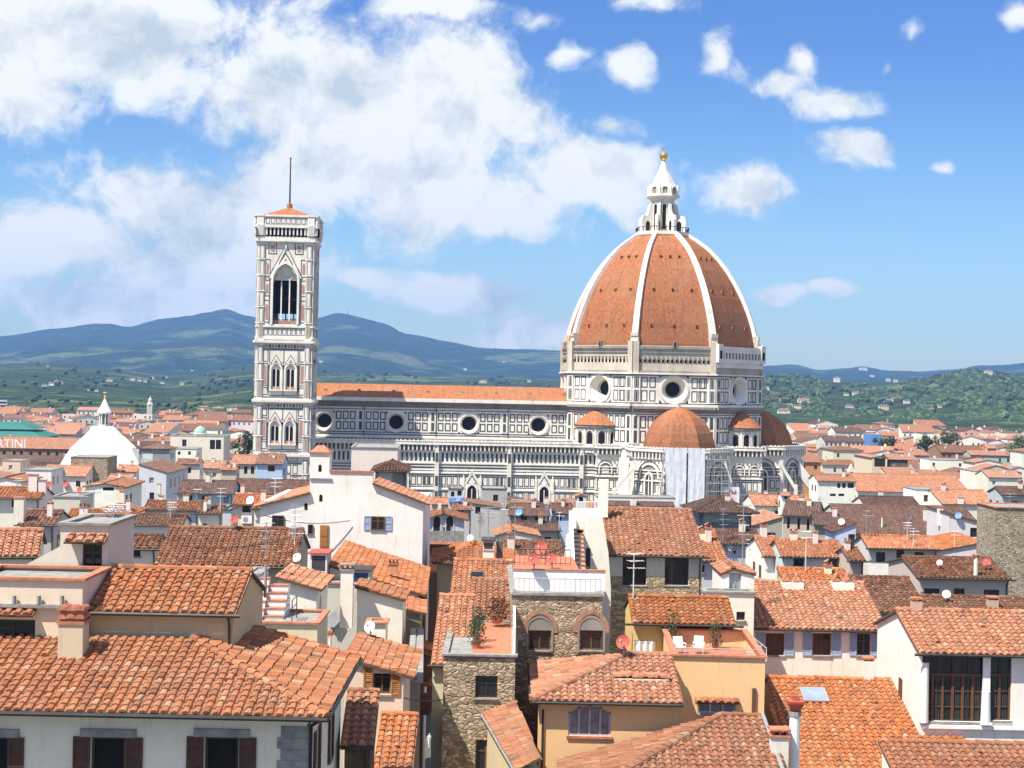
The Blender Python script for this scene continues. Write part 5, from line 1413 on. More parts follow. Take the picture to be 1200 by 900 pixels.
def dormer(label, px, yt, yb, D, pane='bluecloth', wall='greycream', L=2.2, rf='slate'):
    a, b = P(px[0], yt, D), P(px[1], yb, D); w = b.x-a.x; h_ = a.z-b.z
    t = empty('dormer', ((a.x+b.x)/2, D, b.z), 0, label, 'dormer')
    q = MB(); f = Fr((0,0,0),(1,0,0)); q.box(-w/2, w/2, .01, L, -.6, h_); wallobj(q, t, wall, 'cheek')
    q = MB(); f.box(q, -w/2, w/2, 0, .08, 0, .06); f.box(q, -w/2, w/2, h_-.1, h_, 0, .06); f.box(q, -w/2, -w/2+.1, .08, h_-.1, 0, .06); f.box(q, w/2-.1, w/2, .08, h_-.1, 0, .06); wo = q.build('window', 'frame_white', t)
    q = MB(); n = 6
    for k in range(n): f.box(q, -w/2+.1, w/2-.1, .08+(h_-.18)*k/n, .08+(h_-.18)*(k+.8)/n, 0, .03)
    q.build('louvre', pane, wo)
    q = MB(); q.box(-w/2-.15, w/2+.15, -.2, L, h_, h_+.1, 0, True); q.build('roof', rf, t)
    return t
dormer('dormer with a deep blue blind on the orange roof', (413, 433), 669, 684, 92, 'bluecloth')
dormer('dormer with a grey louvred shutter and a red flat roof', (364, 383), 649, 671, 96, 'slate', rf='redmetal')
h = house('cream house with an open brown-shuttered window above the lower roofs', (404, 473), 789, 70, L=6.5, roof='shed_r', pitch=.27, wall=(.70,.60,.44), yaw=0, lod=0, ov=.5, wins=[(447.5, 798, 21, 31, 'sbr')])
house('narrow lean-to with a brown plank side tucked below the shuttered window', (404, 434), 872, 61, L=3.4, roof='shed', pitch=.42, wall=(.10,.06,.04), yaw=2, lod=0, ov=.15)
house('low orange lean-to roof running down beside the dark street', (438, 476), 925, 64.5, 838, roof='shed', pitch=.38, wall=(.55,.46,.34), yaw=0, lod=0, ov=.3)
house('white roof kiosk with tile-capped sides behind the satellite dishes', (430, 452), 731, 85, L=1.5, roof='flat', wall='white', yaw=0)
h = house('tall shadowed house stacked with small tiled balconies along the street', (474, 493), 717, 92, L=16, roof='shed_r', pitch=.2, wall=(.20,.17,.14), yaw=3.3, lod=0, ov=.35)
for (y, dz) in ((1, 2.4), (1, 4.6), (6, 3.2), (10, 4.4)):
    fr = Fr((h['_W']/2, y, 0), (0,1,0)); awning(h, fr, 0, 2.6, h['_H']-dz, .8, .3)
    q = MB(); fr.box(q, .1, 2.5, h['_H']-dz-2.0, h['_H']-dz-1.1, .003, .7); q.build('balcony', 'wood', h)
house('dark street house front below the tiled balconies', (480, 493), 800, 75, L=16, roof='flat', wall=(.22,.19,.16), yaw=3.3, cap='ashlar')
# F6 big white house: stepped silhouette
def stepped(label, pts, D, L, wall, name='house', z0=0., group=None):
    """a house whose front has a stepped outline (photo points from left to right along the top)"""
    W_ = [P(x, y, D) for x, y in pts]; cx = (W_[0].x+W_[-1].x)/2
    t = empty(name, (cx, D, z0), 0, label, 'house', group)
    q = MB(); q.face([(W_[0].x-cx, 0, 0), (W_[-1].x-cx, 0, 0)]+[(p.x-cx, 0, p.z-z0) for p in W_[::-1]])
    for a, b in zip(W_[:-1], W_[1:]): q.face([(a.x-cx,0,a.z-z0),(b.x-cx,0,b.z-z0),(b.x-cx,L,b.z-z0),(a.x-cx,L,a.z-z0)])
    for p in (W_[0], W_[-1]): q.face([(p.x-cx,0,0),(p.x-cx,L,0),(p.x-cx,L,p.z-z0),(p.x-cx,0,p.z-z0)])
    q.face([(W_[0].x-cx,L,0),(W_[-1].x-cx,L,0)]+[(p.x-cx,L,p.z-z0) for p in W_[::-1]])
    wallobj(q, t, wall)
    PLAN.append((W_[0].x, W_[-1].x, D, D+L))
    return t, [(p.x-cx, p.z-z0) for p in W_]
def proudwin(t, px, py, w, h, kind='w', D=None, name='window', shut=None):
    D = t.location.y; s = D/F; c = P(px, py, D); x = c.x-t.location.x; z = c.z-t.location.z; w *= s; h *= s
    fr = Fr((0, -.001, 0), (1, 0, 0))
    return window(fr, x-w/2, x+w/2, z-h/2, z+h/2, kind, t, name, reveal=-.03)
t, o = stepped('large bright white house with a stepped gable and blue-grey shutters', [(305,592),(363,578),(363,531),(386,531),(386,553),(437,553),(437,567),(496,590)], 118, .6, (.84,.80,.71))
q = MB(); x0b, x1b = P(308, 600, 118).x-t.location.x, P(494, 600, 118).x-t.location.x; zb_ = P(440, 590, 118).z; q.box(x0b, x1b, .6, 13, 0, zb_, 0)
q.box(P(366, 600, 118).x-t.location.x, P(384, 600, 118).x-t.location.x, .6, 2.0, zb_, P(366, 531, 118).z, 0); wallobj(q, t, (.72,.70,.66))
proudwin(t, 443, 613, 16, 16, 'sbl'); proudwin(t, 380, 629, 10, 27, 'door'); proudwin(t, 364, 620, 6, 11, 'w'); proudwin(t, 326, 610, 14, 12, 'dark')
for (px, py) in ((375, 549), (376, 584), (358.5, 594)):
    q = MB(); c = P(px, py, 118); fr = Fr((c.x-t.location.x, 0, 0), (1,0,0)); fr.arch(q, 0, .26, c.z-.25, c.z+.15, .012, 0, .4); q.build('slit_window', 'dark', t)
rb = MB()
(x0, z0), (x1, z1) = o[6], o[7]; tiles(rb, [(x1+.5,-.3,z1-.05),(x1+.5,5.5,z1-.05),(x0+.0,5.5,z0+.1),(x0+.0,-.3,z0+.1)], lod=0)
(x0, z0), (x1, z1) = o[0], o[1]; tiles(rb, [(x0-.4,13,z0-.08),(x0-.4,-.3,z0-.08),(x1,-.3,z1+.06),(x1,13,z1+.06)], lod=0)
rb.build('roof', ['tile', 'eave'], t)
q = MB(); (x0, z0), (x1, z1) = o[2], o[3]; q.box(x0-.12, x1+.12, -.12, 2.0, z0, z0+.12, 0, True); q.face([(x0,0,z0+.12),(x1,0,z0+.12),(x1-.5,.8,z0+.6),(x0+.5,.8,z0+.6)]); q.face([(x1,0,z0+.12),(x1,2,z0+.12),(x1-.5,.8,z0+.6)]); q.face([(x0,2,z0+.12),(x0,0,z0+.12),(x0+.5,.8,z0+.6)]); q.face([(x1,2,z0+.12),(x0,2,z0+.12),(x0+.5,.8,z0+.6),(x1-.5,.8,z0+.6)])
(x0, z0), (x1, z1) = o[4], o[5]; q.box(x0+.0, x1+.1, -.1, .35, z0, z0+.14, 0, True); q.build('coping', 'terracotta', t)
q = MB(); a = P(363, 561, 118).x-t.location.x; b = P(389, 561, 118).x-t.location.x; zz = P(375, 562, 118).z; q.box(a, b, -.12, .02, zz, zz+.12, 0, True); q.build('string_course', 'ashlar', t)
h = house('grey attic house with a dark hipped roof behind the white stepped house', (440, 476), 550, 165, 529, roof='hip', wall='grey', lod=0.6, rm='tile_dark', wins=[(452, 558, 15, 13, 'dark')], pitch=.4)
house('off-white roof block topped with potted plants beside the campanile', (412, 466), 525, 186, L=12, roof='flat', wall='offwhite', cap='ashlar')
# F8 right side of the street
house('house with an orange hipped roof at the bend of the narrow street', (513, 604), 657, 120, 631, roof='hip', wall='cream', lod=0, pitch=.33, L=None)
h = house('house with an orange tile roof and a dark skylight beside the street', (530, 605), 702, 101, 657, roof='gable', wall='stone', wm='stone', lod=0, yaw=0, ov=.15)
c = P(559, 676, 104); t = empty('skylight', (c.x, 104, c.z-.05), 0, 'open dark skylight in the orange roof beside the street', 'skylight')
q = MB(); q.obox((-.45,-.35,0),(.9,0,0),(0,.8,.24),(0,-.03,.12)); q.build('frame', 'darkmetal', t); q = MB(); q.face([(-.36,-.3,.17),(.36,-.3,.17),(.36,.32,.345),(-.36,.32,.345)]); q.build('pane', 'glass', t)
h = house('orange street-side roof stepping down past a sunken terrace', (507, 549), 777, 80, L=8.5, roof='shed', pitch=.28, wall=(.60,.52,.40), yaw=0, lod=0, ov=.25, ovs=.1)
house('house with an orange roof strip behind the sunken terrace', (549, 605), 731, 88.4, L=6, roof='shed', pitch=.30, wall='white', yaw=0, lod=0, ov=.05, ovs=.02)
h = house('stone house front with a dark window below the planted terrace', (520, 604), 770, 77, L=11.0, roof='flat', wall='stone', wm='stone', yaw=0, wins=[(570, 805, 26, 26, 'dark'), (569, 886, 24, 38, 'w')], cap='ashlar', par=.05)
zt_ = h['_H']
q = MB(); x0_, x1_ = fpx(h, 549, 760)[0], fpx(h, 604, 760)[0]; q.box(x0_+.2, x1_-.15, .5, 10.8, zt_+.01, zt_+.05, 0); q.build('terrace_floor', 'paver', h)
q = MB(); q.box(x1_-.12, x1_, .3, 10.8, zt_-.02, zt_+1.5, 0); q.build('parapet', 'white', h)
def bush(label, c, r, h_, mat='leaf', n=260, seed=1, cat='plant', pot=True, name='potted_plant'):
    t = empty(name, c, 0, label, cat); rr = random.Random(seed); q = MB()
    for k in range(n):
        a = rr.uniform(0, 6.283); z = rr.uniform(.12, 1); ra = r*math.sqrt(rr.random())*(1-abs(z-.5)**2*1.6)
        p = Vector((ra*math.cos(a), ra*math.sin(a), z*h_)); s = rr.uniform(.05, .13)*max(.7, r*1.3); d = Vector((rr.uniform(-1,1), rr.uniform(-1,1), rr.uniform(-.3,1))).normalized(); u = d.orthogonal().normalized()*s; v = d.cross(u)
        q.face([p-u, p+v*.5, p+u, p-v*.5])
    q.build('foliage', mat, t)
    q = MB()
    for k in range(5):
        a = k*1.3; q.tube((0,0,.1), (r*.5*math.cos(a), r*.5*math.sin(a), h_*.75), .02, 4)
    q.build('stem', 'trunk', t)
    if pot: q = MB(); q.lathe([(r*.35, 0), (r*.45, .3), (r*.5, .32), (r*.4, .3), (0, .28)], 10); q.build('pot', 'terracotta', t)
    return t
zg = zt_+.05
c = P(556, 760, 79.5); bush('leafy green bush on the sunken terrace', (c.x+.1, 79.3, zg), .55, 1.5, 'leaf', 420, 2)
c = P(561, 745, 81); bush('tall green shrub behind the leafy bush on the terrace', (c.x-.1, 81.3, zg), .5, 1.9, 'leaf', 420, 3)
c = P(582, 735, 86); bush('dry reddish bush at the back of the sunken terrace', (c.x, 86.5, zg+.2), .75, 1.5, 'leaf_dry', 460, 4)
# F9 stone house with two pointed windows
h = house('brown stone house with two arched windows and a railed roof terrace', (600, 706), 698, 85, L=13, roof='flat', wall='stone', wm='stone', yaw=1, wins=[(632.5, 750, 26, 24, 'w'), (693, 750, 26, 24, 'w')], cap='ashlar')
for px in (632.5, 693):
    xl, zl = fpx(h, px, 739); w_ = 28*85/F
    q = MB(); f = Fr((0,0,0),(1,0,0)); f.arch(q, xl, w_, zl+.02, zl+.05, .03, 0); f.archring(q, xl, w_, zl-1.3, zl+.05, .10, .0, .06, 0); q.build('lunette', 'marble_grime', h)
    q = MB(); f.archring(q, xl, w_+.2, zl-.1, zl+.05, .24, .0, .05, 0, .18, 12); q.build('relieving_arch', 'brickarch', h)
zt_ = h['_H']; hw = h['_W']/2
q = MB(); q.box(-hw, hw, .02, .2, zt_-.02, zt_+.1, 0, True)
q.box(-hw+.1, hw+.3, 1.8, 2.0, zt_, zt_+1.2, 0); q.box(-hw+.05, hw+.3, 1.75, 2.05, zt_+1.2, zt_+1.28, 1, True)
q.build('terrace_wall', ['white', 'terracotta'], h)
def railing(parent, a, b, h_, mat='darkmetal', step=.28, name='railing'):
    a, b = Vector(a), Vector(b); q = MB(); n = int((b-a).length/step); Z = Vector((0,0,1))
    for k in range(n+1): p = a+(b-a)*k/n; q.tube(p, p+Z*h_, .018 if k % 6 else .03, 4)
    q.tube(a+Z*h_, b+Z*h_, .03, 5); q.tube(a+Z*.08, b+Z*.08, .02, 4)
    return q.build(name, mat, parent)
railing(h, (-hw+.1, .1, zt_+.1), (hw-.1, .1, zt_+.1), .85, 'greymetal'); railing(h, (-hw+.2, 4.2, zt_+1.25), (hw-1.6, 4.2, zt_+1.25), .9)
q = MB(); q.box(-hw+.2, hw-1.2, 2.0, 9, zt_+1.1, zt_+1.2, 0, True); q.build('terrace_floor', 'paver', h)
# white stair house
t, o = stepped('white stair house with brown steps climbing to a roof balcony', [(664,690),(668,640),(676,632),(676,606),(706,606),(713,648),(716,690)], 99, 7, (.84,.80,.71))
q = MB(); D_ = t.location.y
xs0, xs1 = P(667, 660, 96).x-t.location.x, P(685, 660, 96).x-t.location.x; za_, zb_ = P(676, 673, 94).z, P(672, 621, 99.0).z
for k in range(11):
    z = za_+(zb_-za_)*k/10; y = -5.2+.52*k; q.box(xs0+.25, xs1, y, .02, z-.6, z-.02, 0); q.box(xs0+.2, xs1+.03, y-.04, y+.5, z-.02, z+.05, 1, True)
q.build('steps', ['white', 'wood_or'], t)
q = MB()
for (xx, hgt) in ((xs0+.05, .95),):
    q.face([(xx,-5.3,za_-.5),(xx,0,zb_-.5),(xx,.6,zb_+1.3),(xx,-.4,zb_+1.3),(xx,-5.3,za_+hgt)]); q.face([(xx+.2,-5.3,za_-.5),(xx+.2,0,zb_-.5),(xx+.2,.6,zb_+1.3),(xx+.2,-.4,zb_+1.3),(xx+.2,-5.3,za_+hgt)])
    q.face([(xx,-5.3,za_+hgt),(xx+.2,-5.3,za_+hgt),(xx+.2,-.4,zb_+1.3),(xx,-.4,zb_+1.3)]); q.face([(xx,-5.3,za_-.5),(xx+.2,-5.3,za_-.5),(xx+.2,-5.3,za_+hgt),(xx,-5.3,za_+hgt)])
q.build('stair_wall', 'white', t)
(xa, z_a), (xb, z_b) = o[3], o[4]; railing(t, (xa, .1, z_a), (xb, .1, z_b), 1.0, 'white', .22)
c = P(689, 660, 99); q = MB(); fr = Fr((c.x-t.location.x,0,0),(1,0,0)); fr.rect(q, -.15, .15, c.z-1, c.z+1, .012); q.build('slit_window', 'slate', t)
# F10
h = house('house with a large orange roof above two dark picture windows', (713, 823), 648, 105, 597, wall=(.60,.56,.50), lod=0, yaw=0, wins=[(743.5, 667, 28, 38, 'big'), (793, 667, 28, 38, 'big')], ov=.5)
q = MB(); za_ = fpx(h, 760, 676)[1]; W2 = h['_W']/2; w1 = [fpx(h, a, 676)[0] for a in (729, 758, 779, 807.5)]
for a, b in ((-W2, w1[0]), (w1[1], w1[2]), (w1[3], W2)): ZF.box(q, a, b, za_-1.0, za_, 0, .05)
ZF.box(q, -W2-.03, W2+.03, 0, za_-.62, .003, .06); q.build('stone_base', 'stone', h)
stack('tall white chimney rising in front of the cathedral aisle', (702, 712), 562, 606, 111, (.84,.80,.71), False)
# F11 yellow terrace house
h = house('yellow house with a sunny roof terrace edged in terracotta coping', (790, 896), 790, 79.5, L=8.6, roof='flat', wall=(.76,.52,.25), yaw=-2, par=.92, wins=[(840, 829, 44, 15, 'blue')])
xl, zl = fpx(h, 814, 817); awning(h, ZF, xl, fpx(h, 866, 817)[0], zl, .5, .35)
q = MB(); xl, zl = fpx(h, 883, 836); ZF.box(q, xl-.1, xl+.1, zl, zl+1.35, .003, .12); q.build('drain_box', 'wood', h)  # brown box standing in for a dark slot in the wall
zt_ = h['_H']; q = MB(); q.box(-h['_W']/2+.2, h['_W']/2-.2, .2, 8.4, zt_+.004, zt_+.05, 0); q.build('terrace_floor', 'paver', h)
railing(h, (-h['_W']/2+.1, .1, zt_+1.05), (h['_W']/2-.1, .1, zt_+1.05), .28, 'greymetal', .9)
tz = zt_+.05
l = house('ochre loggia with a tiled roof opening onto the roof terrace', (742, 860), 727, 88.3, 700, wall=(.70,.52,.24), lod=0, yaw=0, ov=.5, ovs=.1, L=None, pitch=.32, frac=.5)
# loggia recess
for ch in list(l.children):
    if ch.name.startswith('wall'): bpy.data.objects.remove(ch)
Wl = l['_W']/2; Hl = l['_H']; Ll = l['_L']; xo0 = fpx(l, 781, 740)[0]; xo1 = fpx(l, 852, 740)[0]; zo0 = fpx(l, 800, 775)[1]
mb = MB(); wallgrid(mb, ZF, -Wl, Wl, 0, Hl, [(xo0, xo1, zo0-.6, Hl-.35)], reveal=2.6)
for sx in (-1, 1): mb.face([(sx*Wl,0,0),(sx*Wl,0,Hl),(sx*Wl,Ll/2,Hl+Ll/2*.32-.03),(sx*Wl,Ll,Hl),(sx*Wl,Ll,0)])
mb.face([(-Wl,Ll,0),(Wl,Ll,0),(Wl,Ll,Hl),(-Wl,Ll,Hl)]); mb.face([(xo0,2.6,zo0-.6),(xo1,2.6,zo0-.6),(xo1,2.6,Hl-.3),(xo0,2.6,Hl-.3)])
wallobj(mb, l, (.72,.52,.22)); f = Fr((0,2.59,0),(1,0,0)); d0 = fpx(l, 825, 740)[0]
window(f, d0, d0+1.0, zo0-.55, zo0+1.6, 'cur', l, 'glazed_door', reveal=-.05, near=False)
def armchair(label, c, rz):
    t = empty('garden_chair', c, rz, label, 'chair')
    q = MB(); q.box(-.28, .28, -.28, .26, .38, .46, 0, True); q.build('seat', 'white', t)
    q = MB(); q.obox((-.28, .2, .44), (.56,0,0), (0,.06,0), (0,.14,.52)); q.build('backrest', 'white', t)
    for sx in (-1, 1):
        for sy in (-.24, .24): q = MB(); q.tube((sx*.25, sy, 0), (sx*.25, sy, .4), .022, 6); q.build('leg', 'white', t)
        q = MB(); q.box(sx*.3-.03, sx*.3+.03, -.26, .3, .60, .64, 0, True); q.tube((sx*.3, -.22, .4), (sx*.3, -.22, .62), .02, 5); q.build('armrest', 'white', t)
    q = MB(); q.obox((-.25, .12, .47), (.5,0,0), (0,.08,0), (0,.13,.48)); q.build('cushion', 'cloth', t)
    return t
T0 = P(798, 770, 85.4); armchair('white garden chair at the left of the loggia opening', (T0.x-.15, 84.9, tz), .25)
T1 = P(818, 770, 85.4); armchair('white garden chair in the middle of the loggia opening', (T1.x, 85.2, tz), -.15)
c = P(785, 748, 86.9); bush('tall dark potted plant at the left end of the loggia', (c.x+.15, 87.0, tz), .5, 2.0, 'leaf', 380, 8)
c = P(838, 755, 86.9); bush('potted plant beside the glazed loggia door', (c.x, 86.8, tz), .45, 1.6, 'leaf', 320, 9)
t = empty('laundry', (P(756, 760, 86.5).x, 86.5, P(756, 771, 86.5).z), 0, 'white cloth hung against the ochre loggia wall to dry', 'cloth')
q = MB(); w_ = 12*86.5/F; hh_ = 20*86.5/F; n = 12
for i in range(n): 
    for j in range(4):
        pp = lambda i, j: (-w_+2*w_*i/n, .08*math.sin(i*1.7), hh_*j/4+.05*math.sin(math.pi*i/n)*(0 if j == 4 else -1))
        q.face([pp(i,j), pp(i+1,j), pp(i+1,j+1), pp(i,j+1)])
q.build('sheet', 'cloth', t); q = MB(); q.tube((-w_-.1,0,hh_),(w_+.1,0,hh_),.02,5); q.build('line', 'darkmetal', t)
# F12
h12 = empty('house', (P(633,822,74).x, 74, 0), 0, 'ochre house with a lilac arched window under a hipped tile roof', 'house')
Z12 = P(700, 822, 73.6).z; W12 = P(800, 820, 74).x-h12.location.x; L12 = 9.4
mb = MB(); xl, zl = fpx(h12, 691, 844); wa = 50*74/F; ha = 37*74/F
wallgrid(mb, ZF, 0, W12, 0, Z12, [(xl-wa/2, xl+wa/2, zl-ha/2, zl+ha/2)])
for x in (0, W12): mb.face([(x,0,0),(x,L12,0),(x,L12,Z12),(x,0,Z12)])
mb.face([(W12,0,Z12),(W12,L12,Z12),(W12,L12/2,Z12+1.35)]); mb.face([(0,L12,0),(W12,L12,0),(W12,L12,Z12),(0,L12,Z12)])
# spandrels of the segmental arch
n = 10; top_ = zl+ha/2; rise_ = ha*.26
for k in range(n):
    xa, xb = xl-wa/2+wa*k/n, xl-wa/2+wa*(k+1)/n; fz = lambda x: top_-rise_*(2*(x-xl)/wa)**2
    mb.face([(xa,-.001,fz(xa)),(xb,-.001,fz(xb)),(xb,-.001,top_+.001),(xa,-.001,top_+.001)]); mb.face([(xa,0,fz(xa)),(xb,0,fz(xb)),(xb,.22,fz(xb)),(xa,.22,fz(xa))])
wallobj(mb, h12, (.74,.50,.23))
q = MB(); f = ZF
zb_ = zl-ha/2
f.box(q, xl-wa/2, xl+wa/2, zb_, zb_+.08, -.16, -.06)
for k in range(5):
    x = xl-wa/2+wa*k/4; x = min(max(x, xl-wa/2+.05), xl+wa/2-.05); f.box(q, x-.055, x+.055, zb_+.08, top_-rise_*(2*(x-xl)/wa)**2, -.16, -.06)
for k in range(n):
    xa, xb = xl-wa/2+wa*k/n, xl-wa/2+wa*(k+1)/n; q.face([(xa,.06,fz(xa)),(xb,.06,fz(xb)),(xb,.06,fz(xb)-.1),(xa,.06,fz(xa)-.1)])
wo = q.build('window', 'shutter_lil', h12); q = MB(); f.rect(q, xl-wa/2, xl+wa/2, zb_, top_, -.13); q.build('pane', 'curtain', wo)
q = MB(); f.box(q, xl-wa/2-.08, xl+wa/2+.08, zb_-.12, zb_, .002, .1); q.build('sill', 'terracotta', wo)
rb = MB(); o = .42; r_ = L12/2+o; e = Z12-.03; p_ = .29; zr = e+r_*p_
A_ = (-o+r_, -o+r_, zr); B_ = (W12-.02, -o+r_, zr)
tiles(rb, [(-o,-o,e),(W12,-o,e),B_,A_], lod=0); tiles(rb, [(-o,L12+o,e),(-o,-o,e),A_], lod=0); tiles(rb, [(W12,L12+o,e),(-o,L12+o,e),A_,B_], lod=2)
ridge(rb, A_, B_, lod=0, r_=.17); ridge(rb, (-o,-o,e), A_, lod=0, r_=.19)
rb.build('roof', ['tile', 'eave'], h12)
q = MB(); q.tube((-o,-o-.05,e-.08),(W12,-o-.05,e-.08),.08,6); q.tube((.15,-.08,0),(.15,-.08,e-.5),.055,6); q.tube((-o-.05,-o,e-.08),(-o-.05,L12+o,e-.08),.08,6); q.build('gutter', 'darkmetal', h12)
PLAN.append((h12.location.x-.5, h12.location.x+W12, 73, 84))
# rooftop tank wall with little tile caps
c = P(752, 812, 75.4); t = empty('parapet_block', (c.x, 75.6, c.z-.3), 0, 'stained plaster parapet with broken tile caps on the hipped roof', 'parapet')
w_ = 64*75.4/F; q = MB(); q.box(-w_/2, w_/2, 0, .5, 0, .95); wallobj(q, t, (.62,.52,.38), 'block')
q = MB()
for k, x in enumerate(np.linspace(-w_/2+.2, w_/2-.2, 6)): ridge(q, (x-.25,.25,1.0+(k % 2)*.03), (x+.25,.25,1.0+((k+1) % 3)*.08), r_=.2, lod=.5)
q.box(-w_/2-.06, w_/2+.06, -.3, 0, .22, .30, 0, True); q.build('cap', 'terracotta', t)
# left wing roof below F12
a, b, c_, d = P(603, 905, 66), P(632, 897, 66), P(607, 811, 80.0), P(557, 819, 80.4)
t = empty('house', (a.x, 66, 0), 0, 'low wing with a stepped orange roof squeezed beside the ochre house', 'house')
zl_ = 28.0; a = Vector((.1,66,0)); 
x_l0, x_r0, x_l1, x_r1 = P(603,905,66).x, P(633,897,66).x, P(557,819,80).x, P(600,811,80).x
zlo = (P(603,905,66).z+P(557,819,80).z)/2; zhi = zlo+.55
rb = MB(); ox = t.location.x
tiles(rb, [(x_l1-ox,13.9,zlo),(x_l0-ox,0,zlo),(x_r0-ox,0,zhi),(x_r1-ox,13.9,zhi)], lod=0)
rb.build('roof', ['tile', 'eave'], t)
q = MB(); pl = [(x_l0-ox+.3,.1),(x_r0-ox,.1),(x_r1-ox,13.8),(x_l1-ox+.3,13.8)]; q.prism(pl, 0, zlo-.1, 0); wallobj(q, t, (.58,.48,.32))
q = MB(); q.tube((x_l1-ox-.03,13.9,zlo-.05),(x_l0-ox-.03,0,zlo-.05),.07,6); q.build('gutter', 'greymetal', t)
# F13 roof at the bottom edge
Hp = P(845, 838, 73.2); t = empty('house', (Hp.x-8, 65, 0), 0, 'house below with a wide hipped tile roof along the bottom edge', 'house')
xr = P(896, 838, 73.2).x-t.location.x; zE_ = Hp.z-2.45; rb = MB()
tiles(rb, [(0,0,zE_),(xr+.3,0,zE_),(xr,8.2,Hp.z),(8,8.2,Hp.z)], lod=0); tiles(rb, [(0,8.3,zE_),(0,0,zE_),(8,8.2,Hp.z)], lod=0)
ridge(rb, (0,0,zE_), (8,8.2,Hp.z), lod=0, r_=.2); ridge(rb, (8,8.2,Hp.z), (xr,8.2,Hp.z), lod=0)
rb.build('roof', ['tile', 'eave'], t); q = MB(); q.box(.4, xr-.05, .4, 8.2, 0, zE_-.1); q.face([(xr-.05,.4,zE_-.1),(xr-.05,8.2,zE_-.1),(xr-.05,8.2,Hp.z-.1)]); wallobj(q, t, 'yellow')
q = MB(); q.tube((xr+.1,0,zE_+.15),(xr-.1,8.2,Hp.z+.12),.09,6); q.build('gutter', 'greymetal', t)
# F15 orange roof right of it
zr = P(960, 795, 86).z; xl_ = P(898, 795, 86).x; t = empty('house', (xl_, 72, 0), 0, 'house with a broad bright orange roof and a glazed skylight', 'house')
rb = MB(); wd = 9.6; tiles(rb, [(-1.2,0,zr-4.2),(wd,0,zr-4.2),(wd,14,zr),(0,14,zr)], lod=0); ridge(rb, (0,14,zr),(wd,14,zr), lod=0); tiles(rb, [(wd,24,zr-3),(0,24,zr-3),(0,14,zr),(wd,14,zr)], lod=2)
rb.build('roof', ['tile', 'eave'], t); q = MB(); q.box(.1, wd-.1, .3, 23, 0, zr-4.3); q.face([(.1,.3,zr-4.3),(.1,14,zr-.1),(.1,23,zr-4.3)]); wallobj(q, t, 'cream')
c = P(952, 805, 84.4); k_ = empty('skylight', (c.x, 83.2, zr-(86-83.2)*.3+.02), 0, 'glazed roof window on the bright orange roof', 'skylight')
q = MB(); q.obox((-.72,-.1,.05),(1.44,0,0),(0,1.5,.45),(0,-.03,.1)); q.build('frame', 'greymetal', k_); q = MB(); q.face([(-.58,.02,.20),(.58,.02,.20),(.58,1.26,.572),(-.58,1.26,.572)]); q.build('pane', 'bluepane', k_)
stack('round white flue under a red funnel cowl', (925.5, 936.5), 836, 900, 70.5, (.78,.77,.74), False, True)
q = bpy.data.objects['chimney_stack.%03d' % (len([o_ for o_ in bpy.data.objects if o_.name.startswith('chimney_stack')])-1)]
c = P(931, 836, 70.5); zz = c.z-q.location.z; m_ = MB(); m_.lathe([(.3, zz-.1), (.3, zz+.12)], 10, m=1); m_.lathe([(.28, zz+.15), (.52, zz+.5), (.55, zz+.62), (.2, zz+.62), (.2, zz+.85), (0, zz+.85)], 4, rot=R(45)); m_.build('cowl', ['redmetal', 'ashlar'], q)
t = stack('white plastered chimney with open brick top beside the red cowl', (903, 922), 862, 900, 70, (.70,.66,.58), True)
# F14
h = house('white house with a wide many-paned studio window at the right edge', (1079, 1245), 763, 80, 717, wall=(.83,.79,.70), yaw=0, lod=0, ov=.45, wins=[(1117, 806, 73, 79, 'big'), (1172, 806, 26, 77, 'big')])
for (px, n_) in ((1117, 6), (1172, 2)):
    pass
q = MB(); a, zz = fpx(h, 1154.5, 846); w_ = .30; q.tube((a, -.05, zz), (a, -.05, zz+1.65), .26, 12, 0, .22); q.box(a-.3, a+.3, -.3, .12, zz-.12, zz, 0, True); ZF.box(q, a-.2, a+.2, zz+1.65, zz+3.6, .002, .1); q.build('column', 'white', h)
a, zz = fpx(h, 1083, 846); q = MB(); q.tube((a-.05, -.1, zz), (a-.05, -.1, zz+3.2), .24, 12, 0, .21); q.build('column', 'white', h)
q = MB(); ZF.box(q, fpx(h, 1081, 850)[0], fpx(h, 1215, 850)[0], zz-.30, zz-.12, .002, .20); q.build('ledge', 'white', h)
for (x0_, x1_, y_) in ((1081, 1153, 0), (1159, 1185, 0)):
    xa, za_ = fpx(h, x0_, 846); xb, zb_ = fpx(h, x1_, 768); q = MB()
    ZF.box(q, xa, xb, za_+(zb_-za_)*.68, za_+(zb_-za_)*.68+.14, -.18, -.10)
    n_ = 6 if x1_-x0_ > 50 else 2
    for k in range(n_+1):
        x = xa+(xb-xa)*k/n_; ZF.box(q, x-.07, x+.07, za_, za_+(zb_-za_)*.68, -.18, -.10)
    for k in range(2): ZF.box(q, xa, xb, za_+(zb_-za_)*(.22+.23*k), za_+(zb_-za_)*(.22+.23*k)+.035, -.18, -.12)
    q.build('glazing_bar', 'wood', h)
    q = MB(); r_ = random.Random(4)
    for k in range(n_):
        if k == 2: continue
        x = xa+(xb-xa)*k/n_+.1; x2 = xa+(xb-xa)*(k+1)/n_-.12; nn = 7
        for i in range(nn):
            u0_, u1_ = x+(x2-x)*i/nn, x+(x2-x)*(i+1)/nn; q.face([(u0_, .188+.02*(i % 2), za_+.1), (u1_, .188+.02*((i+1) % 2), za_+.1), (u1_, .188+.02*((i+1) % 2), zb_-.2), (u0_, .188+.02*(i % 2), zb_-.2)])
    q.build('curtain', 'curtain', h)
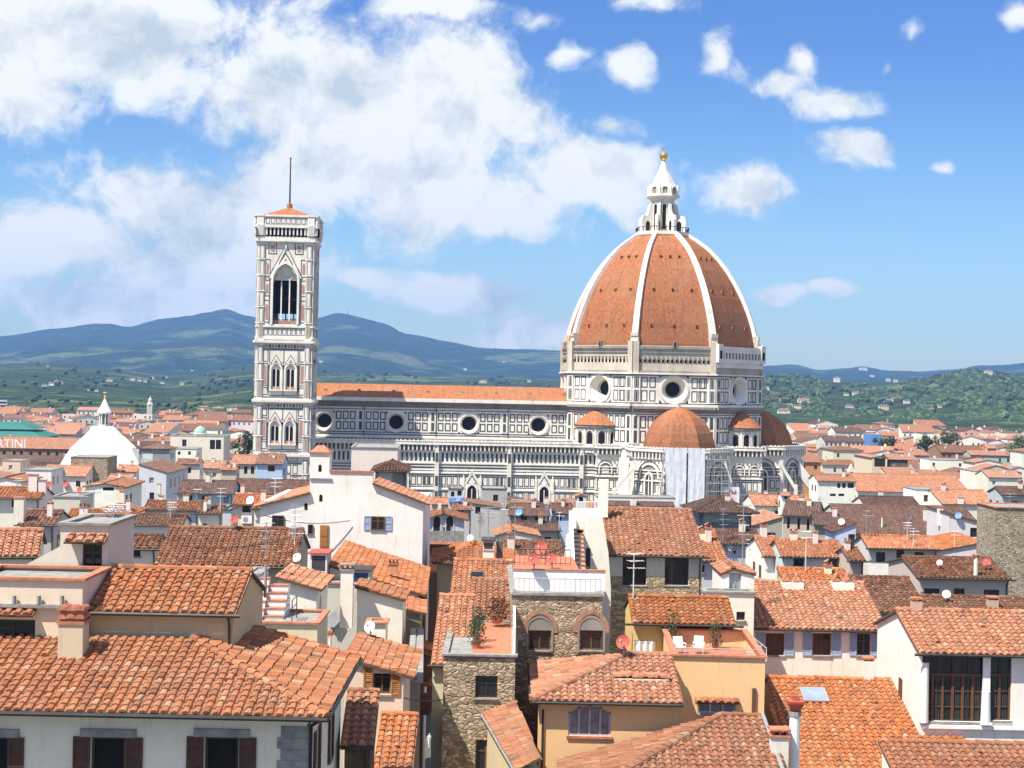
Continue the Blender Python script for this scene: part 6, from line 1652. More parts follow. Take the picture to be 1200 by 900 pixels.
fr = Fr((-h['_W']/2, h['_L'], 0), (0,-1,0)); q = MB(); fr.box(q, 5.2, 5.9, h['_H']-3.6, h['_H']-2.3, .002, .05); q.build('window', 'wood', h)
house('low tiled roof strip in front of the studio window house', (1060, 1245), 925, 68.5, 872, roof='shed', pitch=.26, wall='white', yaw=0, lod=0)
# F16
h = house('white house with pale blue shutters below a wide orange roof', (862, 1037), 734, 98, 682, wall=(.82,.77,.64), yaw=0, lod=0, wins=[(908, 755, 22, 26, 'sbl'), (963, 755, 22, 26, 'sbl'), (1012, 755, 16, 26, 'sbl'), (935, 808, 20, 26, 'sbl')])
fr = Fr((0,0,0),(1,0,0)); h2_ = house('white rooftop room with a hipped dark lintel above the terrace', (846, 884), 672, 96.5, L=4.5, roof='gabley', pitch=.3, frac=.35, wall='white', yaw=0, lod=0, ov=.12, ovs=.1, wins=[(861.5, 681, 14, 25, 'grey')])
house('low white parapet block under the rooftop room', (826, 884), 695, 95, L=1.4, roof='flat', wall=(.78,.74,.66), yaw=0, cap='ashlar', wins=[(868, 722, 10, 10, 'dark')])
for i, px in enumerate((928, 987)):
    t = stack('white double chimney with tent-shaped tile tops, %s of the pair on the ridge' % ('left' if i == 0 else 'right'), (px-12, px+12), 682, 692, 104, 'white', False)
    q = MB(); w_ = 24*104/F
    for sx in (-.27, .27):
        x = sx*w_; q.face([(x-.32,-.3,.6),(x,-.3,1.25),(x,.4,1.25),(x-.32,.4,.6)]); q.face([(x+.32,-.3,.6),(x+.32,.4,.6),(x,.4,1.25),(x,-.3,1.25)]); q.face([(x-.36,-.34,.58),(x-.28,-.34,.55),(x,-.34,1.15),(x,-.34,1.3)]); q.face([(x+.36,-.34,.58),(x+.28,-.34,.55),(x,-.34,1.15),(x,-.34,1.3)])
    q.build('cap', 'terracotta', t)
# metal stair rail on the terrace corner
t = empty('stair_rail', (P(868, 765, 90).x, 90, P(868, 765, 90).z), 0, 'slanting white metal stair rail beside the blue shutters', 'railing')
q = MB(); a, b = Vector((-.4,0,1.0)), Vector((1.6,.3,-.55))
for z in (0, .45, .9): q.tube(a+Vector((0,0,z*.9)), b+Vector((0,0,z*.9)), .035, 5)
for k in range(7): p = a+(b-a)*k/6; q.tube(p, p+Vector((0,0,.85)), .025, 5)
q.build('rail', 'whitemetal', t)
# F17 and neighbours
h = house('grey-walled house with green shutters under a russet roof near the stone tower', (1078, 1182), 676, 120, L=10, wall=(.50,.45,.37), yaw=0, lod=0, rm='tile_brown', pitch=.19, wins=[(1092, 695, 18, 11, 'dark'), (1124, 695, 13, 11, 'dark'), (1162, 697, 18, 12, 'dark')])
house('dark weathered roof beside the grey-walled house', (1008, 1086), 715, 109, 677, wall='grey', yaw=0, lod=0, rm='tile_brown')
house('russet roof strip before the grey-walled house', (1080, 1210), 714, 104, 700, wall='offwhite', yaw=0, lod=0, rm='tile_brown', roof='shed')
h = house('pale house with three brown windows and a small russet roof', (1018, 1098), 641, 150, 628, wall=(.58,.57,.52), lod=1, wins=[(1032, 653, 11, 12, 'w'), (1055, 650, 9, 15, 'w'), (1077, 653, 11, 12, 'w')], yaw=1)
q = MB(); zz = fpx(h, 1050, 661)[1]; ZF.box(q, -h['_W']/2-.02, h['_W']/2+.02, zz-5, zz, .0, .06); q.build('white_band', 'white', h)
house('stained white house wall with a sloping tile edge left of the stone tower', (1100, 1152), 645, 156, L=10, roof='shed_l', pitch=.2, wall=(.66,.65,.62), lod=1, yaw=0, wins=[(1141, 622, 8, 10, 'dark')] if False else [])
house('narrow white house with one dark window against the stone tower', (1112, 1152), 612, 170, L=9, roof='shed_r', pitch=.25, wall=(.62,.61,.57), lod=1, rm='tile_dark', yaw=0, wins=[(1141, 624, 8, 11, 'dark')])
t = house('massive rubble stone tower cut by the right edge of the view', (1167, 1250), 596, 138, L=5.5, roof='flat', wall='stone', wm='stone_grey', yaw=0, cap='terracotta', name='stone_tower', cat='tower')
# ------------------------------------------------------------------ middle distance
def H_(label, px, ye, yr, D, wall='white', rm='tile', roof='gable', **k):
    if k.get('lod') is None: k['lod'] = 1 if D < 215 else 2
    rw = random.Random(int(px[0]*13+D*7))
    if not k.get('wins') and wall != 'dark' and (px[1]-px[0])*D/F > 3.4 and D > 120:
        wm_ = (px[1]-px[0])*D/F; n_ = max(1, int(wm_/2.9)); s_ = F/D; W_ = []
        for i_ in range(n_):
            if rw.random() < .25 and n_ > 1: continue
            for j_ in range(2):
                W_.append((px[0]+(px[1]-px[0])*(i_+.5)/n_+rw.uniform(-.3, .3)*s_, ye+(1.75+3.1*j_)*s_+.022*((px[0]+(px[1]-px[0])*(i_+.5)/n_)-(px[0]+px[1])/2), .95*s_, (1.45 if j_ else 1.25)*s_, rw.choice(['dark', 'w', 'w', 'sbl', 'blue', 'shb'] if D < 260 else ['dark', 'w', 'w', 'blue'])))
        k['wins'] = W_
    if not k.get('chim') and roof in ('gable', 'hip', 'shed') and rw.random() < .8:
        k['chim'] = tuple((rw.uniform(.12, .88), rw.uniform(.25, .6), rw.uniform(.45, .75), rw.uniform(1.0, 1.6), rw.choice(['plain', 'white', 'white'])) for _ in range(2 if rw.random() < .35 else 1))
    if not k.get('swins') and roof in ('gable', 'hip', 'gabley', 'flat') and D < 420:
        L_ = 6.5; sd_ = 1 if (px[0]+px[1])/2 < 600 else -1
        k['swins'] = [(sd_, y_, 1.9, .9, 1.3, 'w') for y_ in (1.8, 4.6)]
    return house(label, px, ye, D, yr, roof=roof, wall=wall, rm=rm, **k)
H_('low white house under a sunlit ridged roof at the left edge with two thin chimneys', (-14, 46), 582, 571, 160, 'offwhite', wins=[(18, 590, 9, 9, 'dark')], lod=0.6, chim=((.8, .3, .9, 2.2, 'plain'), (.98, .3, .8, 1.6, 'plain')))
H_('shaded grey house with a brown ridged roof and a tall white chimney at its corner', (24, 63), 613, 598, 138, 'grey', 'tile_brown', chim=((-.05, .05, .9, 2.6, 'plain'),), lod=0.6)
H_('white gabled house with a roof window band left of the pale long house', (101, 145), 570, None, 196, 'white', roof='gabley', L=12, pitch=.16, wins=[(127, 573, 13, 4, 'dark')])
H_('house with a bright orange hipped roof below the white gabled house', (98, 143), 605, 581, 164, 'offwhite', roof='hip', wins=[(121, 611, 6, 8, 'dark'), (129, 611, 6, 8, 'dark'), (138, 611, 6, 8, 'dark')], lod=0.6)
H_('little orange lean-to roof among the aerials left of the hipped orange roof', (78, 108), 608, 597, 157, 'offwhite', roof='shed', lod=0.6)
H_('flat grey roof shed among the red satellite dishes', (62, 94), 583, None, 178, 'greycream', roof='flat', L=7, par=.05, cap='ashlar')
h = house('square brown stone tower stump before the white baptistery roof', (83, 126), 536, 325, L=9, roof='flat', wall='stone', wm='stone', yaw=2, cap='ashlar', name='stone_tower', cat='tower')
H_('house with an orange roof running into the stone tower stump', (48, 100), 557, 545, 318, 'offwhite')
H_('small house with a vivid orange roof right of the stone tower stump', (136, 160), 552, 545, 335, 'white')
H_('low house with a slanting orange roof below the vivid orange one', (126, 152), 563, 556, 262, 'white', roof='shed', wins=[(155, 564, 9, 5, 'dark')])
H_('white gabled wall at the left edge under the long market hall', (-12, 25), 563, None, 215, 'white', roof='gabley', L=10, pitch=.2)
H_('cream flat-roofed block near the left edge below the market hall', (3, 24), 540, None, 390, 'cream', roof='flat', L=9, cap='ashlar')
H_('bright white terrace block left of the stone tower stump', (26, 60), 551, None, 265, 'white', roof='flat', L=9, cap='ashlar')
H_('white lookout house with a low hipped roof right of the baptistery', (163, 199), 525, 518, 345, (.60,.62,.64), roof='hip', rm='tile_brown', wins=[(173, 534, 12, 7, 'w')])
H_('pale long house with its blank bright gable wall turned to the front', (163, 195), 553, None, 300, (.62,.63,.63), roof='shed_r', L=20, pitch=.28, rm='tile_brown', yaw=0, swins=[(1, 4, 2.5, 1.1, 1.8, 'w'), (1, 8, 2.5, 1.1, 1.8, 'w'), (1, 12, 2.5, 1.1, 1.8, 'w'), (1, 16, 2.5, 1.1, 1.8, 'w')])
H_('blue-grey house under a long dark roof, blue shutters closed', (208, 272), 577, 563, 232, (.46,.56,.64), 'tile_dark', wins=[(222, 585, 7, 9, 'w'), (240, 585, 7, 9, 'sbl'), (265, 585, 7, 10, 'blue')])
H_('dark-roofed house with aerials continuing the long dark roof to the white tower wall', (272, 364), 577, 562, 238, 'bluegrey', 'tile_dark')
H_('russet roof strip above a blue-grey awning wall', (170, 232), 596, 587, 188, 'bluegrey', 'tile_brown', lod=0.6)
H_('white low house with a ridged russet roof behind the broad russet one', (155, 213), 614, 603, 158, (.70,.69,.68), 'tile_brown', lod=0.6)
H_('crumbling white house with one tiny window and a mossy tile roof', (233, 260), 600, 592, 156, 'offwhite', 'tile_brown', wins=[(240, 616, 5, 5, 'dark')], lod=0.6, chim=((.35, .2, .6, 1.6, 'plain'),))
H_('blue-grey narrow block beside the crumbling white house', (261, 271), 598, None, 154, 'bluegrey', roof='flat', L=4, cap='slate')
H_('small loggia house with an orange roof and a dark opening', (274, 300), 590, 579, 172, 'cream', wins=[(289, 596, 10, 9, 'dark')], lod=0.6)
H_('house with a short orange roof touching the white stepped house', (298, 318), 594, 582, 160, 'white', lod=0.6, roof='shed')
H_('grey-cream house with three tall windows under an orange roof before the campanile', (271, 301), 543, 533, 345, 'greycream', wins=[(277, 551, 4, 9, 'w'), (288, 551, 4, 9, 'w'), (296, 551, 4, 9, 'w')])
H_('low annex with a pale orange roof left of the three-window house', (259, 277), 550, 545, 330, 'beige')
H_('sky-blue walled house with a brown roof at the foot of the campanile', (300, 331), 543, 532, 318, 'skyblue', 'tile_brown', wins=[(318, 549, 8, 7, 'w')])
H_('white house with a shaded side wall right of the pale long house', (207, 234), 543, 538, 322, 'offwhite', 'tile_brown', wins=[(222, 551, 4, 7, 'w')])
H_('cream house with worn orange roofs below the copper dome', (238, 262), 548, 540, 352, 'cream')
# building with the green copper dome
h = house('white building with a small green copper dome on a drum', (200, 262), 512, 425, L=14, roof='flat', wall='offwhite', par=.3, cap='copper', wins=[(216, 519, 5, 8, 'w'), (249, 521, 6, 11, 'dark'), (256, 521, 6, 11, 'dark')])
c = P(236, 513, 432); l_ = (c.x-h.location.x, 7, h['_H']); s = 432/F
q = MB(); q.lathe([(7.4*s, -4), (7.4*s, 1.2*s*2), (8.2*s, 2.6*s), (8.2*s, 3.4*s), (7*s, 3.6*s)], 20, l_[:2]); 
q.v = [(x, y, z+l_[2]) for x, y, z in q.v]; q.build('drum', 'marble', h)
q = MB(); q.lathe([(7.2*s*math.cos(a), l_[2]+3.5*s+8*s*math.sin(a)) for a in np.linspace(0, math.pi/2, 9)], 20, l_[:2]); q.lathe([(.5*s, l_[2]+11.2*s), (.4*s, l_[2]+13*s), (0, l_[2]+13.4*s)], 8, l_[:2]); q.build('dome', 'copper', h, smooth=True)
H_('white lower wing in front of the copper-domed building', (198, 230), 526, None, 410, 'white', roof='flat', L=10, cap='ashlar', wins=[(210, 531, 3, 4, 'dark'), (222, 531, 3, 4, 'dark')])
# market hall, green roof, slab block
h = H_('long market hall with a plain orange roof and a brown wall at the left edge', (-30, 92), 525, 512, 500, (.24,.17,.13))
cu = bpy.data.curves.new('letters', 'FONT'); cu.body = 'RTINI'; cu.size = 4.0; cu.extrude = .15; cu.materials.append(M['white'])
lo = bpy.data.objects.new('letter_sign', cu); COL.objects.link(lo); c = P(-4.2, 524.2, 496); lo.location = c; lo.rotation_euler = (R(90), 0, R(3))
cu.space_character = .98
_m = bpy.data.meshes.new_from_object(lo); _l = bpy.data.objects.new('letter_sign', _m); COL.objects.link(_l); _l.matrix_world = lo.matrix_basis.copy(); _l.location = lo.location; _l.rotation_euler = lo.rotation_euler; bpy.data.objects.remove(lo); lo = _l; lo.name = 'letter_sign'
tag(lo, 'white letters of a rooftop sign along the eave of the market hall', 'sign')
h = house('wide hall with a dark green sheet roof at the left edge', (-40, 46), 511, 640, L=30, roof='flat', wall=(.05,.13,.11), cap=None, name='market_hall', cat='hall')
q = MB(); W2 = h['_W']/2; Hh = h['_H']
for (z0, z1, i0, i1, L0, L1) in ((Hh-.2, Hh+2.2, -1.5, 5, -1.5, 6), (Hh+2.8, Hh+5.6, 4, 12, 5, 13)):
    q.face([(-W2-1,L0,z0),(W2-i0,L0,z0),(W2-i1,L1,z1),(-W2-1,L1,z1)]); q.face([(W2-i0,L0,z0),(W2-i0,30,z0),(W2-i1,24,z1),(W2-i1,L1,z1)]); q.face([(-W2-1,L1,z1),(W2-i1,L1,z1),(W2-i1,24,z1),(-W2-1,24,z1)])
q.build('roof', 'greenroof', h)
h = house('white slab apartment block with rows of balconies at the far left', (-6, 8), 469, 1290, L=14, roof='flat', wall=(.74,.73,.70), yaw=20, cap=None, name='apartment_block', cat='apartment block')
q = MB(); f = ZF
for k in range(9): f.box(q, -h['_W']/2+.5, h['_W']/2-.5, h['_H']-2.6-3*k, h['_H']-1.2-3*k, .0, .1)
q.build('balcony', 'slate', h)
h = house('lower white apartment block beside the slab block at the far left', (8, 19), 476, 1310, L=14, roof='flat', wall=(.70,.69,.66), cap=None, name='apartment_block', cat='apartment block')
for k in range(4):
    for x in np.linspace(-h['_W']/2+1.2, h['_W']/2-1.2, 4): q = MB(); f.box(q, x-.5, x+.5, h['_H']-2.6-3*k, h['_H']-1.2-3*k, .0, .1); q.build('window', 'slate', h)
t = empty('church_tower', (P(175, 484, 1430).x, 1430, 0), 0, 'slim stone church tower rising from the trees at the foot of the mountains', 'tower')
q = MB(); zt_ = P(175, 474, 1430).z; q.box(-2.6, 2.6, 0, 5.2, 0, zt_); q.lathe([(3.4, zt_), (2.2, zt_+2), (1.9, zt_+4.5), (0, zt_+8)], 8, (0, 2.6)); wallobj(q, t, (.55,.50,.42))
# middle: in front of the nave
h = H_('pale house with two arched windows at the end of the narrow street', (499, 544), 608, None, 205, (.56,.57,.57), rm='tile_brown', roof='gabley', frac=.45, L=9, pitch=.30, ov=.6, ovs=.5, lod=0.6)
for px in (512, 527):
    xl, zl = fpx(h, px, 613); q = MB(); ZF.arch(q, xl, .95, zl-1.1, zl+.5, .02); ZF.archring(q, xl, .95, zl-1.1, zl+.5, .16, .0, .08, 1); q.build('window', ['glass', 'frame_white'], h)
q = MB(); zz = fpx(h, 520, 622)[1]; ZF.box(q, -h['_W']/2-.03, h['_W']/2+.03, zz-1.6, zz, .0, .05); q.build('stone_base', 'ashlar', h)
awning(h, ZF, -h['_W']/2, h['_W']/2, zz-1.55, .9, .3, lod=0.6)
q = MB(); ZF.rect(q, -h['_W']/2, h['_W']/2, 0, zz-1.9, .02); q.build('lower_front', 'wood', h)  # flat brown sheet across the whole lower front
h = H_('little lookout room with a dark flat roof and blue awning before the nave', (526, 543), 573, None, 252, (.52,.50,.45), roof='flat', L=4.5, cap='slate', wins=[(530.5, 579, 4, 6, 'dark'), (538.5, 578, 5, 6, 'dark')])
awning(h, ZF, -h['_W']/2, h['_W']/2, h['_H']-1.6, .7, .4, lod=2) if False else None
q = MB(); ZF.box(q, -h['_W']/2, h['_W']/2, fpx(h, 534, 588)[1], fpx(h, 534, 583)[1], .02, .6); q.build('awning', 'bluemetal', h)
H_('low grey house with a warm orange roof left of the lookout room', (506, 528), 590, 583, 262, 'greycream')
H_('blank grey rendered block standing before the aisle gables', (565, 594), 573, None, 290, (.40,.40,.39), roof='flat', L=8, cap='slate')
H_('grey house with its roof slanting down to the right before the grey block', (548, 586), 594, None, 240, (.47,.46,.43), rm='tile_brown', roof='shed_r', L=9, pitch=.14, wins=[(560, 598, 6, 8, 'dark')])
H_('small tiled room with a dark window under the lookout room', (531, 552), 596, 589, 228, (.5,.49,.46), 'tile_brown', wins=[(539, 599, 7, 6, 'dark')])
H_('cream house with an orange edge at the foot of the nave', (594, 632), 592, None, 300, 'cream', roof='shed_r' if False else 'gabley', frac=.8, L=9, pitch=.14)
H_('grey house with two dark windows under a long brown roof before the nave', (597, 644), 603, 590, 258, (.36,.34,.31), 'tile_dark', wins=[(614, 608, 7, 8, 'dark'), (631, 608, 8, 8, 'dark')])
H_('brown lower roof in front of the two-window grey house', (604, 656), 620, 611, 222, (.42,.38,.33), 'tile_dark')
H_('house with a dark slate-brown roof and a pale blue wall left of the stair house', (648, 672), 601, 590, 264, 'skyblue', 'tile_dark', wins=[(655, 607, 6, 7, 'dark')])
H_('white gable edged with orange tiles below the dark roofs', (584, 630), 627, None, 172, (.62,.62,.60), roof='gabley', frac=.38, L=7, pitch=.25, lod=0.6, ov=.4)
H_('house with a worn orange roof behind the red satellite dishes', (592, 662), 664, 634, 134, 'cream', rm='tile_brown', lod=0.6)
dormer('white roof cabin with two small panes beside a dark flue on the street roofs', (566, 579), 634, 645, 117, 'wood', 'white', 2.5)
stack('dark square flue beside the white roof cabin', (582, 589), 634, 656, 118, (.10,.09,.09), False)
H_('low white terrace wall at the foot of the south tribune', (700, 792), 583, None, 335, (.70,.68,.63), roof='flat', L=7, cap='ashlar')
H_('dark flat roof between the white chimney and the tribune scaffold', (712, 790), 592, 588, 290, 'offwhite', 'tile_dark')
H_('little shrine-like white dormer house by the stair balcony', (676, 687), 581, None, 300, (.6,.62,.62), roof='gabley', L=4, pitch=.35, wins=[(681, 585, 5, 6, 'dark')])
# right of the big orange roof
H_('greenish grey house with wide dark glazing under a dark hipped roof', (819, 881), 597, 577, 205, (.27,.31,.29), 'tile_dark', roof='hip', pitch=.42, wins=[(836, 604, 23, 15, 'big'), (863, 604, 23, 15, 'big')], ov=.9, lod=0.6)
H_('bluish grey house with a low dark roof below the hipped glazed house', (844, 893), 636, 621, 172, (.42,.46,.50), 'tile_dark', wins=[(886, 648, 6, 10, 'white'), (861, 647, 3, 4, 'dark')], lod=0.6)
H_('orange lower roof stepping off the large orange roof', (822, 851), 655, 622, 127, (.55,.56,.58), lod=0, wins=[(824, 667, 4, 9, 'dark')])
H_('blank grey gable wall under a red slanting roof with roof windows', (884, 917), 615, None, 216, (.36,.36,.35), roof='shed_l', L=13, pitch=.30, ov=.3)
h = H_('beige house with three slit windows under a dark roof', (918, 958), 603, 588, 206, (.40,.36,.30), 'tile_dark', yaw=-16, wins=[(924, 613, 3, 13, 'dark'), (936, 614, 3, 13, 'dark'), (947, 615, 3, 13, 'dark')], L=None)
H_('dark lean-to house wedged right of the slit-window house', (955, 984), 614, 601, 200, (.33,.31,.28), 'tile_dark', yaw=-8)
H_('narrow sky-blue wall with a white dish on top among the dark roofs', (979, 1003), 622, None, 192, (.48,.60,.78), roof='shed_l', L=5, pitch=.4, rm='tile_dark', wins=[(998, 634, 8, 16, 'dark')])
H_('very broad dark brown roof dotted with vents and blue dishes', (994, 1160), 625, 593, 218, (.55,.52,.47), 'tile_dark', lod=1)
H_('second dark roof just behind the very broad one', (1014, 1078), 592, 582, 262, 'offwhite', 'tile_dark')
H_('whitish house with a ridged orange roof and two green shuttered windows', (917, 990), 651, 633, 142, (.60,.60,.61), wins=[(936, 657, 12, 13, 'dark'), (976, 657, 10, 14, 'dark')], lod=0.6, yaw=0)
H_('small house with a steep orange roof end left of the green shuttered windows', (896, 918), 650, 629, 146, 'white', lod=0.6, roof='gable')
H_('narrow orange roof strip under the green shuttered windows', (918, 993), 677, 667, 114, 'offwhite', lod=0.6, roof='shed')
H_('brown-orange roof at the right end of the green shuttered house', (996, 1012), 655, 642, 138, 'beige', lod=0.6, rm='tile_brown')
h = house('bright white flat house with three brown windows', (1073, 1103), 574, 300, L=8, roof='flat', wall=(.82,.80,.76), cap='ashlar', wins=[(1085, 584, 5, 8, 'w'), (1091.5, 584, 5, 8, 'w'), (1098, 584, 5, 8, 'w')])
h = H_('very long church-like hall under a smooth bright orange roof', (1004, 1138), 576, 556, 372, 'white', name='hall', cat='hall')
H_('wide orange roof sloping down beside the bright white flat house', (1104, 1168), 590, 574, 292, 'offwhite')
H_('grey gabled house above the stone tower at the right edge', (1174, 1232), 579, 571, 228, (.45,.46,.46), 'tile_dark')
h = H_('open dark loggia under a wide pale gable beyond the long hall', (1022, 1040), 536, None, 520, 'cream', roof='gabley', L=22, pitch=.18, wins=[(1031, 542, 13, 10, 'dark')])
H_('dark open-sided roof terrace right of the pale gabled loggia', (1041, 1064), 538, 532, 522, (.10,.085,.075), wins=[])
H_('white house with small arches and brown windows left of the long hall', (958, 1003), 563, 556, 335, 'white', wins=[(983, 569, 4, 6, 'w'), (989, 569, 4, 6, 'w'), (997, 569, 7, 6, 'dark'), (976, 580, 7, 3, 'dark'), (986, 580, 7, 3, 'dark')])
t, o_ = stepped('white bell gable with a pointed top among the orange roofs right of the cathedral', [(993, 553), (998, 544), (1002, 553)], 405, 1.2, 'offwhite', name='bell_gable'); t['category'] = 'bell gable'
q = MB(); c = P(998, 556, 405); fr = Fr((c.x-t.location.x, -.01, 0), (1,0,0)); fr.arch(q, 0, 1.1, c.z-2.2, c.z+.2, .02); q.build('arch_opening', 'dark', t)
h = H_('long pale barrack block with rows of small windows right of the cathedral', (966, 1013), 517, 511, 760, (.58,.56,.49), 'tile_dark', name='apartment_block', cat='apartment block', wins=[(969+5.2*k, 521+5.5*j, 2, 3, 'dark') for k in range(9) for j in range(2)])
h = house('plain bright blue sheeted block beyond the barrack', (1021, 1034), 509, 770, L=14, roof='flat', wall=(.10,.24,.52), cap=None)
H_('orange roof group at the foot of the cathedral east end', (884, 954), 592, 580, 300, 'offwhite')
H_('small white dormer house on the orange roofs by the east tribune', (916, 926), 580, 577, 296, 'white', wins=[(921, 583, 4, 4, 'dark')])
H_('house with stacked tile roofs right of the cathedral east end', (936, 962), 541, 531, 470, 'orange')
H_('dark-roofed low house before the barrack block', (965, 1008), 530, 525, 640, 'dark', 'tile_dark')
H_('vivid orange rendered cube with a red roof far on the right', (1156, 1168), 525, 521, 700, (.62,.24,.06))
H_('long russet roofed hall on the right beyond the white terraces', (1102, 1156), 530, 522, 690, (.30,.16,.10), 'tile_brown')
H_('long white terrace house among the far orange roofs on the right', (1090, 1130), 539, None, 560, 'white', roof='flat', L=12, cap='ashlar')
H_('white house with a low gable right of the long white terrace', (1142, 1174), 542, None, 540, 'white', roof='gabley', L=12, pitch=.2, wins=[(1154, 545, 2, 3, 'dark')])
h = H_('white house with a grey side and one dark window above the wide orange roof', (1138, 1158), 552, None, 430, 'white', roof='flat', L=9, cap='ashlar', wins=[(1154, 557, 3, 5, 'dark')])
H_('house with a flat orange roof right of the white cube house', (1158, 1198), 559, 551, 420, 'offwhite')
# ------------------------------------------------------------------ the far city
fr_ = random.Random(21)
CATH = (-78, 96, 380, 478)
def free(x0, x1, y0, y1):
    if x1 > CATH[0] and x0 < CATH[1] and y1 > CATH[2] and y0 < CATH[3]: return False
    if x1 > bp_.x-17 and x0 < bp_.x+17 and y1 > 414 and y0 < 450: return False
    for (a, b, c, d) in PLAN:
        if x1 > a and x0 < b and y1 > c and y0 < d: return False
    return True
WCOL = [('white', (.82,.78,.70), 8), ('cream', (.66,.58,.45), 5), ('ochre', (.60,.45,.25), 2), ('grey', (.44,.43,.41), 2), ('pink', (.60,.42,.32), 2), ('pale', (.70,.67,.60), 4)]
def pick(lst):
    s = sum(q[-1] for q in lst); r = fr_.uniform(0, s)
    for q in lst:
        r -= q[-1]
        if r <= 0: return q
    return lst[-1]
def far_mesh(mb, W_, L_, H_e, kind, p, nw, O=(0,0,0), ya=0., wm=0, rm=1, dm=2, wlvl=1):
    c, s = math.cos(ya), math.sin(ya)
    T = lambda x, y, z: (O[0]+c*x-s*y, O[1]+s*x+c*y, O[2]+z)
    h = W_/2; k0 = len(mb.f)
    def fc(pts, m, uv=None): mb.face([T(*q) for q in pts], m, uv)
    o = .5
    if kind == 'gable':
        r = L_/2*p
        fc([(-h,0,0),(h,0,0),(h,0,H_e),(-h,0,H_e)], wm)
        for sx in (-h, h): fc([(sx,0,0),(sx,L_,0),(sx,L_,H_e),(sx,L_/2,H_e+r),(sx,0,H_e)], wm)
        pl = [[(-h-.3,-o,H_e-o*p),(h+.3,-o,H_e-o*p),(h+.3,L_/2,H_e+r+.05),(-h-.3,L_/2,H_e+r+.05)], [(h+.3,L_+o,H_e-o*p),(-h-.3,L_+o,H_e-o*p),(-h-.3,L_/2,H_e+r+.05),(h+.3,L_/2,H_e+r+.05)]]
    elif kind == 'gabley':
        r = h*p
        fc([(-h,0,0),(h,0,0),(h,0,H_e),(0,0,H_e+r),(-h,0,H_e)], wm)
        for sx in (-h, h): fc([(sx,0,0),(sx,L_,0),(sx,L_,H_e),(sx,0,H_e)], wm)
        pl = [[(-h-o,L_+.3,H_e-o*p),(-h-o,-.3,H_e-o*p),(0,-.3,H_e+r+.05),(0,L_+.3,H_e+r+.05)], [(h+o,-.3,H_e-o*p),(h+o,L_+.3,H_e-o*p),(0,L_+.3,H_e+r+.05),(0,-.3,H_e+r+.05)]]
    elif kind == 'hip':
        q = min(h+o, L_/2+o); zr = H_e+q*p; X = h+o
        for a, b in (((-h,0),(h,0)),((h,0),(h,L_)),((-h,L_),(-h,0))): fc([(*a,0),(*b,0),(*b,H_e),(*a,H_e)], wm)
        A = (-X+q, L_/2 if X >= L_/2+o else q-o, zr); B = (X-q, L_/2 if X >= L_/2+o else L_+o-q, zr)
        if X < L_/2+o: A = (0, q-o, zr); B = (0, L_+o-q, zr)
        e = H_e
        pl = [[(-X,-o,e),(X,-o,e),B,A] if X >= L_/2+o else [(-X,-o,e),(X,-o,e),A], [(X,-o,e),(X,L_+o,e),B] if X >= L_/2+o else [(X,-o,e),(X,L_+o,e),B,A], [(-X,L_+o,e),(-X,-o,e),A] if X >= L_/2+o else [(-X,L_+o,e),(-X,-o,e),A,B]]
    elif kind == 'shed':
        r = L_*p
        fc([(-h,0,0),(h,0,0),(h,0,H_e),(-h,0,H_e)], wm)
        for sx in (-h, h): fc([(sx,0,0),(sx,L_,0),(sx,L_,H_e+r),(sx,0,H_e)], wm)
        pl = [[(-h-.3,-o,H_e-o*p),(h+.3,-o,H_e-o*p),(h+.3,L_,H_e+r+.05),(-h-.3,L_,H_e+r+.05)]]
    else:
        for a, b in (((-h,0),(h,0)),((h,0),(h,L_)),((-h,L_),(-h,0))): fc([(*a,0),(*b,0),(*b,H_e),(*a,H_e)], wm)
        fc([(-h,0,H_e-.8),(h,0,H_e-.8),(h,L_,H_e-.8),(-h,L_,H_e-.8)], wm); pl = []
    for q in pl:
        q2 = [Vector(T(*v)) for v in q]; pts, U, V, N = polyframe(q2)
        mb.face(pts, rm, [((v-pts[0]).dot(U)/.42, (v-pts[0]).dot(V)/.45) for v in pts])
    # windows: dark panes with a frame line, on the front and the side facing us
    nf = max(1, int(H_e/3.2))
    for j in range(min(nf, nw)):
        z = H_e-1.35-3.2*j-.8
        n = max(1, int(W_/3.1))
        for i in range(n):
            x = -h+(i+.5)*W_/n+.12*math.sin(i*7.1+j)
            if (i*5+j*3+int(W_*10)) % 7 == 0: continue
            fc([(x-.48,-.03,z-.75),(x+.48,-.03,z-.75),(x+.48,-.03,z+.75),(x-.48,-.03,z+.75)], dm)
        sx = -h-.03 if O[0] > 0 else h+.03; n = max(1, int(L_/3.5))
        for i in range(n):
            y = (i+.5)*L_/n
            fc([(sx,y-.45,z-.7),(sx,y+.45,z-.7),(sx,y+.45,z+.7),(sx,y-.45,z+.7)], dm)
    # a chimney
    if kind != 'flat':
        x = h*math.sin(W_*7)*.7; y = L_*.35; z = H_e
        for a, b in (((x-.4,y),(x+.4,y)),((x+.4,y),(x+.4,y+.8)),((x-.4,y+.8),(x-.4,y))): fc([(*a,z),(*b,z),(*b,z+L_*.5*p+1.1),(*a,z+L_*.5*p+1.1)], wm)
        fc([(x-.45,y-.05,z+L_*.5*p+1.1),(x+.45,y-.05,z+L_*.5*p+1.1),(x+.45,y+.85,z+L_*.5*p+1.1),(x-.45,y+.85,z+L_*.5*p+1.1)], rm)
